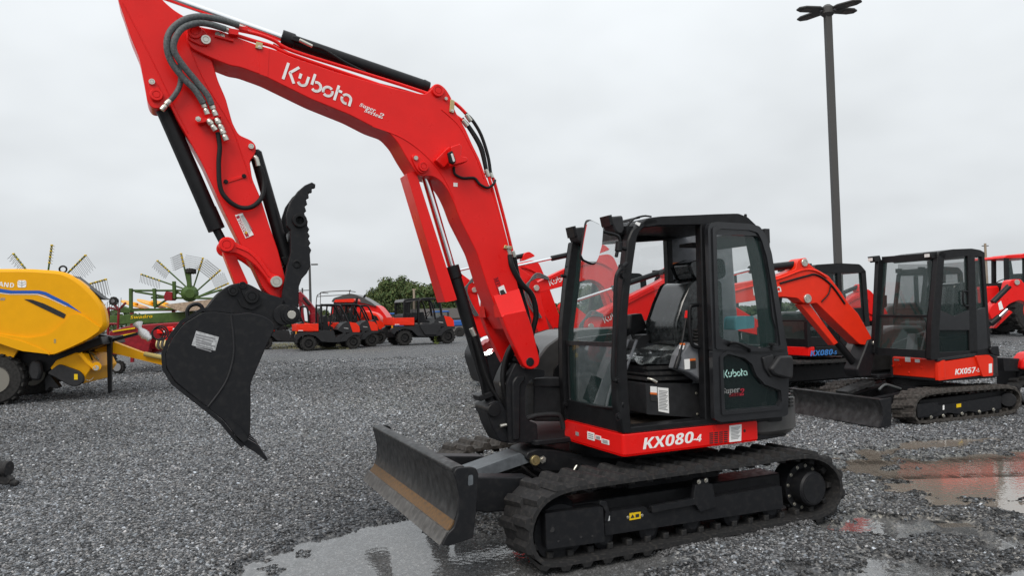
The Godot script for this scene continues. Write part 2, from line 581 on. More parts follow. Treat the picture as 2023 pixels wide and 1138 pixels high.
func build_ground() -> void:
	gn.seed = 4
	gn.frequency = 0.35
	gn.fractal_octaves = 3
	gn2.seed = 9
	gn2.frequency = 1.4
	gn2.fractal_octaves = 3
	for q in [
		{"px": [400, 1180, 520, 1112, 620, 1062, 720, 1036, 800, 1028, 900, 1046, 1000, 1030, 1100, 1030, 1260, 1075, 1330, 1120, 1280, 1180, 1000, 1290, 600, 1290], "depth": 0.066, "soft": 0.18},
		{"px": [1660, 922, 1690, 893, 1760, 878, 1840, 864, 1950, 862, 1955, 874, 1840, 883, 1770, 898, 1760, 922, 1690, 930], "depth": 0.095, "soft": 0.13},
		{"px": [1800, 905, 1880, 900, 2023, 890, 2160, 880, 2160, 930, 2030, 1010, 1985, 1010, 1950, 975, 1870, 996, 1815, 980, 1765, 950, 1770, 922], "depth": 0.075, "soft": 0.2},
		{"px": [1640, 1020, 1735, 1018, 1860, 1026, 1985, 1055, 2040, 1062, 2040, 1078, 1930, 1068, 1800, 1050, 1700, 1040, 1640, 1040], "depth": 0.1, "soft": 0.1},
		{"px": [1560, 1180, 1690, 1102, 1750, 1093, 1820, 1112, 1900, 1128, 2040, 1122, 2080, 1180, 1900, 1250, 1600, 1250], "depth": 0.095, "soft": 0.13},
	]:
		var pp := PackedVector2Array()
		for i in range(0, q.px.size(), 2):
			var w := gp(q.px[i], q.px[i + 1])
			pp.append(Vector2(w.x, w.z))
		var b := Rect2(pp[0], Vector2.ZERO)
		for e in pp:
			b = b.expand(e)
		pud.append({"p": pp, "b": b, "depth": q.depth, "soft": q.soft})
	var xs := lines(-9.0, 10.5, 0.11, 900.0, 1.18)
	var zs := lines(-19.0, -2.2, 0.11, 900.0, 1.18)
	var v := PackedVector3Array()
	var n := PackedVector3Array()
	var c := PackedColorArray()
	var ix := PackedInt32Array()
	for z in zs:
		for x in xs:
			var near := z > -24.0 and z < 0.0 and absf(x) < 16.0
			v.append(Vector3(x, ground_at(x, z) + (relief(x, z) if near else 0.0), z))
			var t := gn.get_noise_2d(x * 0.5 + 40.0, z * 0.5) * 0.5 + 0.5
			var w := clampf(gn.get_noise_2d(x * 0.22, z * 0.22 + 70.0) * 1.6, 0.0, 1.0)
			var k := 0.8 + 0.35 * t
			c.append(Color(k * (1.0 + 0.1 * w), k * (1.0 + 0.03 * w), k * (1.0 - 0.06 * w)))
	var nx := xs.size()
	for j in zs.size():
		for i in nx:
			var a := v[j * nx + mini(i + 1, nx - 1)] - v[j * nx + maxi(i - 1, 0)]
			var b2 := v[mini(j + 1, zs.size() - 1) * nx + i] - v[maxi(j - 1, 0) * nx + i]
			n.append(b2.cross(a).normalized())
	for j in zs.size() - 1:
		for i in nx - 1:
			var p := j * nx + i
			ix.append_array([p, p + 1, p + nx, p + 1, p + nx + 1, p + nx])
	var a2 := []
	a2.resize(Mesh.ARRAY_MAX)
	a2[Mesh.ARRAY_VERTEX] = v
	a2[Mesh.ARRAY_NORMAL] = n
	a2[Mesh.ARRAY_COLOR] = c
	a2[Mesh.ARRAY_INDEX] = ix
	var am := ArrayMesh.new()
	am.add_surface_from_arrays(Mesh.PRIMITIVE_TRIANGLES, a2)
	var m := mat("gravel_bed", Color(1, 1, 1), 0.85)
	m.vertex_color_use_as_albedo = true
	var t := noise_tex(0.16, 21, Color.BLACK, Color.WHITE, 1024, 1, FastNoiseLite.TYPE_CELLULAR, true)
	var g := Gradient.new()
	g.offsets = PackedFloat32Array([0.0, 0.25, 0.5, 0.72, 0.88, 0.97, 1.0])
	g.colors = PackedColorArray([Color(0.18, 0.185, 0.195), Color(0.265, 0.275, 0.29), Color(0.36, 0.37, 0.385), Color(0.455, 0.46, 0.47), Color(0.53, 0.53, 0.53), Color(0.62, 0.62, 0.61), Color(0.74, 0.74, 0.73)])
	t.color_ramp = g
	m.albedo_texture = t
	m.uv1_triplanar = true
	m.uv1_world_triplanar = true
	m.uv1_scale = Vector3.ONE * 0.3
	m.heightmap_enabled = true
	m.heightmap_scale = 2.0
	m.heightmap_texture = noise_tex(0.16, 21, Color.WHITE, Color.BLACK, 1024, 1, FastNoiseLite.TYPE_CELLULAR)
	struct("ground", am, m)
	water()
	gravel()

func water() -> void:
	var m := mat("water", Color(0.25, 0.25, 0.25), 0.03)
	m.albedo_color.a = 0.28
	m.transparency = BaseMaterial3D.TRANSPARENCY_ALPHA
	m.normal_enabled = true
	m.normal_scale = 0.12
	var nt := noise_tex(0.02, 31, Color.BLACK, Color.WHITE, 512, 3)
	nt.as_normal_map = true
	nt.bump_strength = 4.0
	nt.color_ramp = null
	m.normal_texture = nt
	m.uv1_triplanar = true
	m.uv1_world_triplanar = true
	m.uv1_scale = Vector3.ONE * 1.2
	m.metallic_specular = 0.7
	var mud := m.duplicate()
	mud.resource_name = "muddy_water"
	mud.albedo_color = Color(Color(0.27, 0.23, 0.19).linear_to_srgb(), 0.72)
	for k in pud.size():
		var b: Rect2 = pud[k].b.grow(0.3)
		var mb := MB.new()
		var s := 0.12
		var yy := -0.03
		var x := b.position.x
		while x < b.end.x:
			var z := b.position.y
			while z < b.end.y:
				if puddle_depth(x + s / 2, z + s / 2) > 0.004:
					mb.fquad(Vector3(x, yy, z), Vector3(x + s, yy, z), Vector3(x + s, yy, z + s), Vector3(x, yy, z + s), Vector3.UP)
				z += s
			x += s
		struct(["puddle", "muddy_puddle", "muddy_puddle_001", "puddle_001", "puddle_002"][k], mb, mud if k == 1 or k == 2 else m)

func stone_mesh(seed_: int) -> ArrayMesh:
	var r := RandomNumberGenerator.new()
	r.seed = seed_
	var pts := []
	var g := (1.0 + sqrt(5.0)) / 2.0
	for s in [-1.0, 1.0]:
		for u in [-g, g]:
			pts.append(Vector3(0, s, u)); pts.append(Vector3(s, u, 0)); pts.append(Vector3(u, 0, s))
	var tall := r.randf_range(0.55, 0.8)
	var long := r.randf_range(1.0, 1.35)
	for i in 12:
		pts[i] = pts[i].normalized() * r.randf_range(0.72, 1.15) * Vector3(long, tall, 1.0)
	var mb := MB.new()
	var hull := []
	for i in 12:
		for j in range(i + 1, 12):
			for k in range(j + 1, 12):
				var a: Vector3 = pts[i]
				var nn: Vector3 = (pts[j] - a).cross(pts[k] - a)
				var side := 0
				var ok := true
				for l in 12:
					if l in [i, j, k]:
						continue
					var e: float = nn.dot(pts[l] - a)
					if absf(e) < 1e-6:
						continue
					if side == 0:
						side = signi(int(sign(e)))
					elif side != int(sign(e)):
						ok = false
						break
				if ok:
					hull.append([i, j, k])
	for h in hull:
		mb.ftri(pts[h[0]], pts[h[1]], pts[h[2]], pts[h[0]] + pts[h[1]] + pts[h[2]])
	return mb.done()

func gravel() -> void:
	var m := mat("stone", Color(1, 1, 1), 0.7)
	m.vertex_color_use_as_albedo = true
	var r := RandomNumberGenerator.new()
	r.seed = 77
	var kinds := 5
	var tr := []
	for k in kinds:
		tr.append([])
	var total := 380000
	for i in total:
		# spread so that the stones stay about as dense in the picture with distance
		var u := r.randf()
		var d := 3.6 * pow(26.0 / 3.6, pow(u, 0.82))
		var x := r.randf_range(-0.78, 0.78) * d
		var z := -d
		var big := pow(r.randf(), 3.6)
		var s := (0.0062 + 0.0105 * big) * (1.0 + clampf((d - 6.0) / 16.0, 0.0, 1.0) * 0.9)
		var y := ground_at(x, z) + relief(x, z) + s * r.randf_range(-0.1, 0.45)
		var b := Basis.from_euler(Vector3(r.randf_range(-0.5, 0.5), r.randf() * TAU, r.randf_range(-0.5, 0.5))).scaled(Vector3(s, s, s))
		var q := pow(r.randf(), 2.2)
		var g := (0.04 + 0.26 * q) * (1.0 + 0.65 * gn.get_noise_2d(x * 0.45 + 40.0, z * 0.45))
		if r.randf() < 0.024:
			g = r.randf_range(0.35, 0.62)
		# soaked stones in and round the puddles are darker
		if z > -14.0 and puddle_depth(x, z) > 0.0004:
			g *= 0.55
		var w := r.randf_range(-0.07, 0.06)
		tr[i % kinds].append([Transform3D(b, Vector3(x, y, z)), Color(g * (0.975 + w), g, g * (1.045 - w))])
	# stones pushed up along the near track of the big machine
	var t0 := gp(1080, 1131)
	var t1 := gp(1600, 1036)
	var along := (t1 - t0).normalized()
	var side := Vector3(-along.z, 0, along.x)
	for i in 5200:
		var t := r.randf_range(-0.05, 1.05)
		var o := 0.06 - absf(r.randfn() * 0.09)
		var pp := t0.lerp(t1, t) - side * (o - 0.03) * -1.0
		var s := r.randf_range(0.007, 0.015)
		var up := maxf(0.0, 0.03 + 0.02 * gn2.get_noise_2d(pp.x * 3.0, pp.z * 3.0) - absf(o) * 0.25)
		var g := 0.035 + 0.2 * pow(r.randf(), 2.2)
		tr[i % kinds].append([Transform3D(Basis.from_euler(Vector3(r.randf(), r.randf() * TAU, r.randf())).scaled(Vector3(s, s, s)), Vector3(pp.x, relief(pp.x, pp.z) + up * r.randf(), pp.z)), Color(g, g, g * 1.03)])
	var root := Node3D.new()
	root.name = "gravel"
	add_child(root)
	root.set_meta("kind", "stuff")
	root.set_meta("label", "loose grey crushed stone covering the yard")
	root.set_meta("category", "gravel")
	for k in kinds:
		var mm := MultiMesh.new()
		mm.transform_format = MultiMesh.TRANSFORM_3D
		mm.use_colors = true
		mm.mesh = stone_mesh(100 + k)
		mm.instance_count = tr[k].size()
		for i in tr[k].size():
			mm.set_instance_transform(i, tr[k][i][0])
			mm.set_instance_color(i, tr[k][i][1])
		var o := MultiMeshInstance3D.new()
		o.name = "stones"
		o.multimesh = mm
		o.material_override = m
		root.add_child(o, true)

func build_sky() -> Sky:
	var n := FastNoiseLite.new()
	n.seed = 12
	n.frequency = 1.1
	n.fractal_octaves = 5
	n.fractal_gain = 0.5
	var w := 1024
	var im := Image.create(w, w / 2, false, Image.FORMAT_RGBAF)
	for j in w / 2:
		var up := PI * (0.5 - (j + 0.5) / (w / 2))
		for i in w:
			var a := TAU * i / w
			var dir := Vector3(cos(up) * cos(a), sin(up), cos(up) * sin(a))
			var h := maxf(dir.y, 0.0)
			# a cloud sheet overhead: streaks flatten towards the horizon
			var p := Vector3(dir.x, 0, dir.z) / (h + 0.22)
			var c := n.get_noise_3d(p.x * 0.9, 0.3, p.z * 0.9)
			var f := n.get_noise_3d(p.x * 2.6, 5.0, p.z * 2.6)
			var k := 0.57 * (1.0 + 0.9 * h) * (1.0 + 0.13 * c + 0.05 * f)
			im.set_pixel(i, j, Color(k * 0.955, k * 1.0, k * 1.035))
	var s := Sky.new()
	var pm := PanoramaSkyMaterial.new()
	pm.panorama = ImageTexture.create_from_image(im)
	s.sky_material = pm
	return s

# ---------- parts shared by all excavators ----------
# points given as pixel x, pixel y, local z
func pz(fr: Transform3D, a: Array) -> Array:
	var o := []
	for i in range(0, a.size(), 3):
		o.append(lp3(fr, a[i], a[i + 1], a[i + 2]))
	return o

func hose(fr: Transform3D, a: Array, r: float, called: String, m: Material, parent: Node3D, seg := 8) -> void:
	part(called, MB.new().tube(curve(pz(fr, a)), r, seg), m, parent)

func pin(at: Vector3, r: float, z: float, parent: Node3D, m: Material, called := "pin") -> void:
	part(called, MB.new().lathe_line(Vector3(at.x, at.y, z + 0.02), Vector3(at.x, at.y, z - 0.02), [[0.0, r], [0.032, r], [0.036, r * 0.93], [0.036, r * 0.62], [0.03, r * 0.6], [0.03, r * 0.5], [0.036, r * 0.48], [0.036, 0.0]], 20), m, parent)

func bolt(at: Vector3, r: float, parent: Node3D, m: Material) -> void:
	part("bolt", MB.new().lathe_line(at, at + Vector3(0, 0, -r * 1.1), [[0.0, r * 1.6], [r * 0.25, r * 1.6], [r * 0.25, r], [r * 1.1, r * 0.85], [r * 1.1, 0.0]], 6), m, parent)

# a closed band along an outline, t thick inward
func band(p: PackedVector2Array, t: float) -> PackedVector2Array:
	var n := p.size()
	var cw := Geometry2D.is_polygon_clockwise(p)
	var q := PackedVector2Array()
	for i in n:
		var d := (p[(i + 1) % n] - p[(i + n - 1) % n]).normalized()
		var nn := Vector2(-d.y, d.x)
		q.append(p[i] + (nn if not cw else -nn) * t)
	return q

func even(p: PackedVector2Array, n: int) -> Array:
	var len_ := 0.0
	for i in p.size():
		len_ += p[i].distance_to(p[(i + 1) % p.size()])
	var o := []
	var k := 0
	var acc := 0.0
	for s in n:
		var want := len_ * s / n
		while true:
			var d := p[k % p.size()].distance_to(p[(k + 1) % p.size()])
			if acc + d > want or k > p.size():
				var t := (want - acc) / maxf(d, 1e-6)
				var dir := (p[(k + 1) % p.size()] - p[k % p.size()]).normalized()
				o.append([p[k % p.size()].lerp(p[(k + 1) % p.size()], t), dir])
				break
			acc += d
			k += 1
	return o

func track(parent: Node3D, outline: PackedVector2Array, z0: float, z1: float, lugs: int, m: Material, lug_h := 0.035) -> Node3D:
	var root := Node3D.new()
	root.name = "track"
	parent.add_child(root, true)
	var op := outline
	if Geometry2D.is_polygon_clockwise(op):
		op.reverse()
	var loop := rnd(op, 0.12, 4)
	var pts := even(loop, 96)
	var out := PackedVector2Array()
	for e in pts:
		out.append(e[0])
	var sm := PackedVector2Array()
	for i in 96:
		sm.append((out[(i + 95) % 96] + out[i] * 2.0 + out[(i + 1) % 96]) / 4.0)
	var inn := band(sm, 0.03)
	var mb := MB.new()
	for i in 96:
		var j := (i + 1) % 96
		var dn := (sm[j] - sm[i]).normalized()
		var e := Vector3(dn.y, -dn.x, 0)
		var a0 := Vector3(sm[i].x, sm[i].y, z0); var a1 := Vector3(sm[i].x, sm[i].y, z1)
		var b0 := Vector3(sm[j].x, sm[j].y, z0); var b1 := Vector3(sm[j].x, sm[j].y, z1)
		var c0 := Vector3(inn[i].x, inn[i].y, z0); var c1 := Vector3(inn[i].x, inn[i].y, z1)
		var d0 := Vector3(inn[j].x, inn[j].y, z0); var d1 := Vector3(inn[j].x, inn[j].y, z1)
		mb.fquad(a0, b0, b1, a1, e)
		mb.fquad(c0, d0, d1, c1, -e)
		mb.fquad(a0, b0, d0, c0, Vector3(0, 0, -1))
		mb.fquad(a1, b1, d1, c1, Vector3(0, 0, 1))
	part("belt", mb, m, root)
	var w := z1 - z0
	# a lug: tapered block, slanted across half of the belt
	var lug := MB.new()
	var hl := 0.046
	var base := [Vector3(-hl, 0, 0), Vector3(hl, 0, 0), Vector3(hl + 0.03, 0, w * 0.56), Vector3(-hl + 0.03, 0, w * 0.56)]
	var top := [Vector3(-hl * 0.55, lug_h, 0.008), Vector3(hl * 0.55, lug_h, 0.008), Vector3(hl * 0.5 + 0.028, lug_h * 0.9, w * 0.54), Vector3(-hl * 0.5 + 0.028, lug_h * 0.9, w * 0.54)]
	var mid := Vector3(0.01, 0.0, w * 0.28)
	for k in 4:
		var l := (k + 1) % 4
		lug.fquad(base[k], base[l], top[l], top[k], (base[k] + base[l]) * 0.5 - mid)
	lug.fquad(top[0], top[1], top[2], top[3], Vector3.UP)
	var lm := lug.done()
	var places := even(sm, lugs * 2)
	for i in lugs * 2:
		var p: Vector2 = places[i][0]
		var d: Vector2 = places[i][1]
		var o := MeshInstance3D.new()
		o.name = "tread_lug"
		o.mesh = lm
		o.material_override = m
		var up := Vector3(d.y, -d.x, 0)
		var fwd := Vector3(d.x, d.y, 0)
		if i % 2 == 0:
			o.transform = Transform3D(Basis(fwd, up, fwd.cross(up)), Vector3(p.x, p.y, z0 if fwd.cross(up).z > 0 else z1))
		else:
			o.transform = Transform3D(Basis(-fwd, up, (-fwd).cross(up)), Vector3(p.x, p.y, z1 if fwd.cross(up).z > 0 else z0))
		root.add_child(o, true)
	# inner drive lugs
	var dl := MB.new().box(Vector3(0, 0.02, 0), Vector3(0.05, 0.05, 0.09), 0.01).done()
	var ip := even(band(sm, 0.03), lugs)
	for i in lugs:
		var d2: Vector2 = ip[i][1]
		var o2 := MeshInstance3D.new()
		o2.name = "drive_lug"
		o2.mesh = dl
		o2.material_override = m
		var up2 := Vector3(-d2.y, d2.x, 0)
		var f2 := Vector3(d2.x, d2.y, 0)
		o2.transform = Transform3D(Basis(f2, up2, f2.cross(up2)), Vector3(ip[i][0].x, ip[i][0].y, (z0 + z1) / 2 - 0.09))
		root.add_child(o2, true)
	return root

# strokes of the maker's lettering; the cap height is 1, baseline 0
func wordmark(at: Transform3D, h: float, m: Material, parent: Node3D) -> void:
	var mb := MB.new()
	mb.xf = at * Transform3D(Basis().scaled(Vector3(h, h, 1)), Vector3.ZERO)
	var st := []
	st.append([Vector2(0.05, 0.0), Vector2(0.05, 1.0)])
	st.append([Vector2(0.66, 1.0), Vector2(0.28, 0.5), Vector2(0.66, 0.0)])
	st.append([Vector2(0.86, 0.7), Vector2(0.86, 0.4)])
	st.append(arc2(Vector2(1.06, 0.32), 0.24, -150, 0) + [Vector2(1.3, 0.7)])
	st.append([Vector2(1.58, 0.34), Vector2(1.58, 1.0)])
	st.append(arc2(Vector2(1.84, 0.33), 0.26, 120, -130))
	st.append(arc2(Vector2(2.52, 0.33), 0.26, 212, 48))
	st.append(arc2(Vector2(2.52, 0.33), 0.26, 28, -128))
	st.append([Vector2(3.0, 0.0), Vector2(3.0, 0.92)])
	st.append([Vector2(3.0, 0.62), Vector2(3.28, 0.62)])
	st.append(arc2(Vector2(3.62, 0.33), 0.26, 150, 0) + [Vector2(3.88, 0.0)])
	st.append(arc2(Vector2(3.62, 0.33), 0.26, -70, -190))
	for s in st:
		for i in s.size() - 1:
			var a: Vector2 = s[i]
			var b: Vector2 = s[i + 1]
			var d := (b - a).normalized()
			var n := Vector2(-d.y, d.x) * 0.075
			a -= d * (0.0 if i == 0 else 0.03)
			mb.fquad(Vector3(a.x - n.x, a.y - n.y, 0.002), Vector3(a.x + n.x, a.y + n.y, 0.002), Vector3(b.x + n.x, b.y + n.y, 0.002), Vector3(b.x - n.x, b.y - n.y, 0.002), Vector3(0, 0, 1))
	part("lettering", mb, m, parent)

func arc2(c: Vector2, r: float, a0: float, a1: float) -> Array:
	var o := []
	for i in 11:
		var a := deg_to_rad(lerpf(a0, a1, i / 10.0))
		o.append(c + Vector2(cos(a), sin(a)) * r)
	return o

func sticker(fr: Transform3D, px: Array, z: float, m: Material, parent: Node3D, called := "sticker") -> MeshInstance3D:
	return part(called, MB.new().prism(poly(fr, px, z), z - 0.003, z + 0.001, 0.0), m, parent)

# rows of small print on the left-hand side
func print_rows(fr: Transform3D, x0: float, y0: float, x1: float, y1: float, slant: float, rows: int, z: float, m: Material, parent: Node3D) -> void:
	var mb := MB.new()
	for i in rows:
		var y := lerpf(y0, y1, (i + 0.5) / rows)
		var hh := (y1 - y0) / rows * 0.25
		var e := x1 - (x1 - x0) * 0.3 * float((i * 7) % 3) / 3.0
		var q := poly(fr, [x0, y - hh, e, y - hh + slant, e, y + hh + slant, x0, y + hh], z)
		mb.fquad(Vector3(q[0].x, q[0].y, z - 0.0045), Vector3(q[1].x, q[1].y, z - 0.0045), Vector3(q[2].x, q[2].y, z - 0.0045), Vector3(q[3].x, q[3].y, z - 0.0045), Vector3(0, 0, -1))
	part("small_print", mb, m, parent)

# ---------- the large excavator in front ----------
func main_excavator() -> void:
	var at := gp(1110, 1128)
	var fr := frame(Vector3.ZERO, 24.3)
	fr.origin = at - fr.basis.x * 1.26 + fr.basis.z * 1.12
	fr.origin.y = 0.0
	var E := thing("excavator", "large red and black excavator with raised boom, open cab door and black bucket with thumb", "excavator", fr)
	var UPX := Transform3D(Basis(Vector3(1, 0, 0), Vector3(0, 0, -1), Vector3(0, 1, 0)), Vector3.ZERO)
	# tracks
	var loop := poly(fr, [1616, 897, 1655, 922, 1668, 960, 1660, 999, 1630, 1028, 1560, 1041, 1495, 1053, 1301, 1094, 1156, 1123, 1093, 1133, 1067, 1120, 1049, 1091, 1042, 1062, 1049, 1024, 1069, 990, 1107, 966, 1204, 951, 1350, 931, 1495, 912, 1568, 900], -1.12)
	for i in loop.size():
		loop[i].y = maxf(loop[i].y, 0.026)
	var T := track(E, loop, -1.12, -0.67, 38, M.rubber)
	track_insides(fr, T, -1.0, 1.0)
	var T2 := track(E, loop, 0.67, 1.12, 38, M.dusty_rubber)
	part("side_frame", MB.new().prism(poly(fr, [1075, 1014, 1190, 1000, 1277, 1002, 1543, 960, 1546, 1004, 1199, 1057, 1078, 1084], -1.0), 0.78, 0.95, 0.01), M.black_steel, T2)
	# undercarriage
	var u := MB.new().box(Vector3(0.02, 0.45, 0), Vector3(1.3, 0.22, 1.1), 0.03)
	for z in [-0.62, 0.62]:
		u.box(Vector3(0.02, 0.36, z), Vector3(0.9, 0.2, 0.3), 0.02)
	part("carbody", u, M.black_steel, E)
	part("slew_ring", MB.new().cyl(Vector3(0, 0.55, 0), Vector3(0, 0.72, 0), 0.5, 32), M.black_steel, E)
	main_blade(fr, E)
	# deck
	var deck := MB.new()
	deck.xf = UPX
	deck.prism(rnd(flat([0.6, 0.98, -0.64, 0.98, -1.05, 0.92, -1.25, 0.5, -1.3, 0, -1.25, -0.5, -1.05, -0.95, 0.5, -1.0, 0.75, -0.7, 0.75, -0.25, 1.0, -0.2, 1.0, 0.2, 0.6, 0.2]), 0.05), 0.7, 0.745, 0.008)
	part("deck", deck, M.black_steel, E)
	var skirt := MB.new()
	skirt.xf = UPX
	skirt.prism(rnd(flat([0.665, 1.02, -0.64, 1.02, -0.64, 0.96, 0.6, 0.96, 0.6, 0.08, 0.665, 0.08]), 0.035), 0.712, 0.884, 0.014)
	var sk := part("skirt", skirt, M.red, E)
	# model lettering, slots and stickers of the skirt
	var c0 := lp3(fr, 1330, 870.5, -1.02)
	text("KX080", 0.084, side_at(Vector3(lp(fr, 1320, 870.5, -1.02).x, lp(fr, 1320, 870.5, -1.02).y, -1.021), 0.015), M.white, sk, "lettering", 900, 0.25, 1.42)
	text("-4", 0.055, side_at(Vector3(lp(fr, 1377, 866, -1.02).x, lp(fr, 1377, 866, -1.02).y, -1.021), 0.015), M.white, sk, "lettering", 900, 0.25, 1.2)
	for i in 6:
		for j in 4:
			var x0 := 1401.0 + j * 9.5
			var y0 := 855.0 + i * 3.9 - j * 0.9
			part("vent_hole_shade", MB.new().prism(poly(fr, [x0, y0, x0 + 7, y0 - 0.7, x0 + 7, y0 + 1.3, x0, y0 + 2.0], -1.02), -1.0225, -1.01, 0.0), M.plastic, sk)  # dark slabs on the solid skirt, coloured as the shade inside its perforations
	sticker(fr, [1440, 841, 1464, 838, 1463, 871, 1440, 873.5], -1.021, M.white, sk)
	print_rows(fr, 1443, 844, 1461, 869, -2.0, 9, -1.021, M.print_grey, sk)
	bolt(lp3(fr, 1470, 851, -1.02), 0.008, sk, M.print_dark)
	for s in [[1160, 852, 1174, 871], [1176, 859, 1187, 871], [1188, 866, 1203, 879]]:
		var a := lx3(fr, s[0], s[1], 0.667)
		var b := lx3(fr, s[2], s[1] + 4, 0.667)
		var c := lx3(fr, s[2], s[3], 0.667)
		var d := lx3(fr, s[0], s[3] - 4, 0.667)
		part("sticker", MB.new().box(Vector3(0.667, (a.y + d.y) / 2, (a.z + b.z) / 2), Vector3(0.003, absf(a.y - d.y), absf(b.z - a.z)), 0.0), M.white, sk)
		for k in 3:
			part("small_print", MB.new().box(Vector3(0.669, lerpf(d.y, a.y, 0.25 + 0.25 * k), (a.z + b.z) / 2), Vector3(0.002, 0.006, absf(b.z - a.z) * 0.7), 0.0), M.print_grey, sk)
	for s in [[1140, 857, 0.05, 0.03]]:
		var a := lx3(fr, s[0], s[1], 0.667)
		part("data_plate", MB.new().box(Vector3(0.667, a.y, a.z), Vector3(0.004, s[3], s[2]), 0.0), M.print_grey, sk)
	# counterweight
	var cw := MB.new()
	cw.xf = UPX
	cw.prism(rnd(flat([-0.645, 1.0, -0.95, 1.0, -1.12, 0.95, -1.3, 0.75, -1.43, 0.4, -1.47, 0, -1.43, -0.4, -1.3, -0.75, -1.0, -0.98, -0.645, -1.02]), 0.12), 0.72, 1.06, 0.05)
	cw.prism(rnd(flat([-0.75, 0.97, -1.0, 0.95, -1.12, 0.88, -1.26, 0.7, -1.38, 0.38, -1.42, 0, -1.38, -0.38, -1.26, -0.7, -0.98, -0.92, -0.75, -0.95]), 0.12), 1.05, 1.2, 0.05)
	part("counterweight", cw, M.hood_grey, E)
	var gr := Node3D.new()
	gr.name = "grille"
	E.add_child(gr, true)
	for i in 5:
		part("louvre", MB.new().prism(poly(fr, [1557, 772 + i * 7, 1564, 771 + i * 7, 1564, 775 + i * 7, 1557, 776 + i * 7], -0.99), -1.006, -0.98, 0.002), M.print_dark, gr)
	# hood on the right-hand side and the tool box beside the boom
	var hood := MB.new().prism(rnd(poly(fr, [1056, 760, 1058, 735, 1066, 708, 1084, 684, 1112, 664, 1150, 652, 1240, 648, 1420, 640, 1430, 800, 1070, 800], 0.3), 0.03), 0.3, 1.04, 0.06)
	part("hood", hood, M.hood_grey, E)
	part("hood_lamp_recess", MB.new().prism(rnd(poly(fr, [1092, 748, 1094, 728, 1104, 714, 1118, 706, 1118, 748], 0.3), 0.02), 0.285, 0.31, 0.004), M.black, E)
	var tb := MB.new().prism(rnd(poly(fr, [1053, 832, 1053, 757, 1056, 750, 1120, 750, 1120, 832], 0.02), 0.02), -0.0, 0.3, 0.012)
	tb.prism(rnd(poly(fr, [1050, 762, 1050, 755, 1056, 747, 1122, 747, 1122, 762], 0.02), 0.01), -0.02, 0.3, 0.01)
	part("tool_box", tb, M.plastic, E)
	part("step_bracket", MB.new().tube(curve([lp3(fr, 1040, 828, -0.1), lp3(fr, 1060, 821, -0.1), lp3(fr, 1098, 819, -0.1), lp3(fr, 1108, 826, -0.1), lp3(fr, 1114, 846, -0.1)]), 0.022, 10), M.plastic, E)
	# swing post
	var sp := Node3D.new()
	sp.name = "swing_post"
	E.add_child(sp, true)
	part("casting", MB.new().prism(rnd(poly(fr, [1021, 716, 1034, 728, 1059, 729, 1076, 732, 1076, 744, 1051, 748, 1040, 759, 1037, 775, 1037, 818, 1042, 830, 1061, 837, 1062, 872, 1006, 876, 1002, 787, 1002, 759, 1009, 740], -0.16), 0.02), -0.16, 0.16, 0.02), M.black_steel, sp)
	part("rib", MB.new().prism(rnd(poly(fr, [1012, 870, 1010, 755, 1018, 743, 1035, 741, 1035, 752, 1026, 760, 1025, 868], -0.16), 0.02), -0.185, -0.15, 0.01), M.black_steel, sp)
	part("cylinder_ear", MB.new().prism(rnd(poly(fr, [960, 812, 964, 796, 976, 790, 990, 794, 1002, 815, 1008, 845, 1010, 876, 985, 872, 968, 838], -0.1), 0.03), -0.12, 0.12, 0.012), M.black_steel, sp)
	part("cylinder_pin", MB.new().cyl(lp3(fr, 977, 810, -0.15), lp3(fr, 977, 810, -0.15) + Vector3(0, 0, 0.3), 0.055, 20), M.black, sp)
	part("fitting", MB.new().cyl(lp3(fr, 988, 842, -0.14), lp3(fr, 1001, 839, -0.14), 0.016, 8), M.zinc, sp)
	part("fitting", MB.new().cyl(lp3(fr, 988, 758, -0.1), lp3(fr, 1003, 762, -0.1), 0.022, 8), M.zinc, sp)
	main_boom(fr, E)
	main_arm(fr, E)
	main_cab(fr, E)

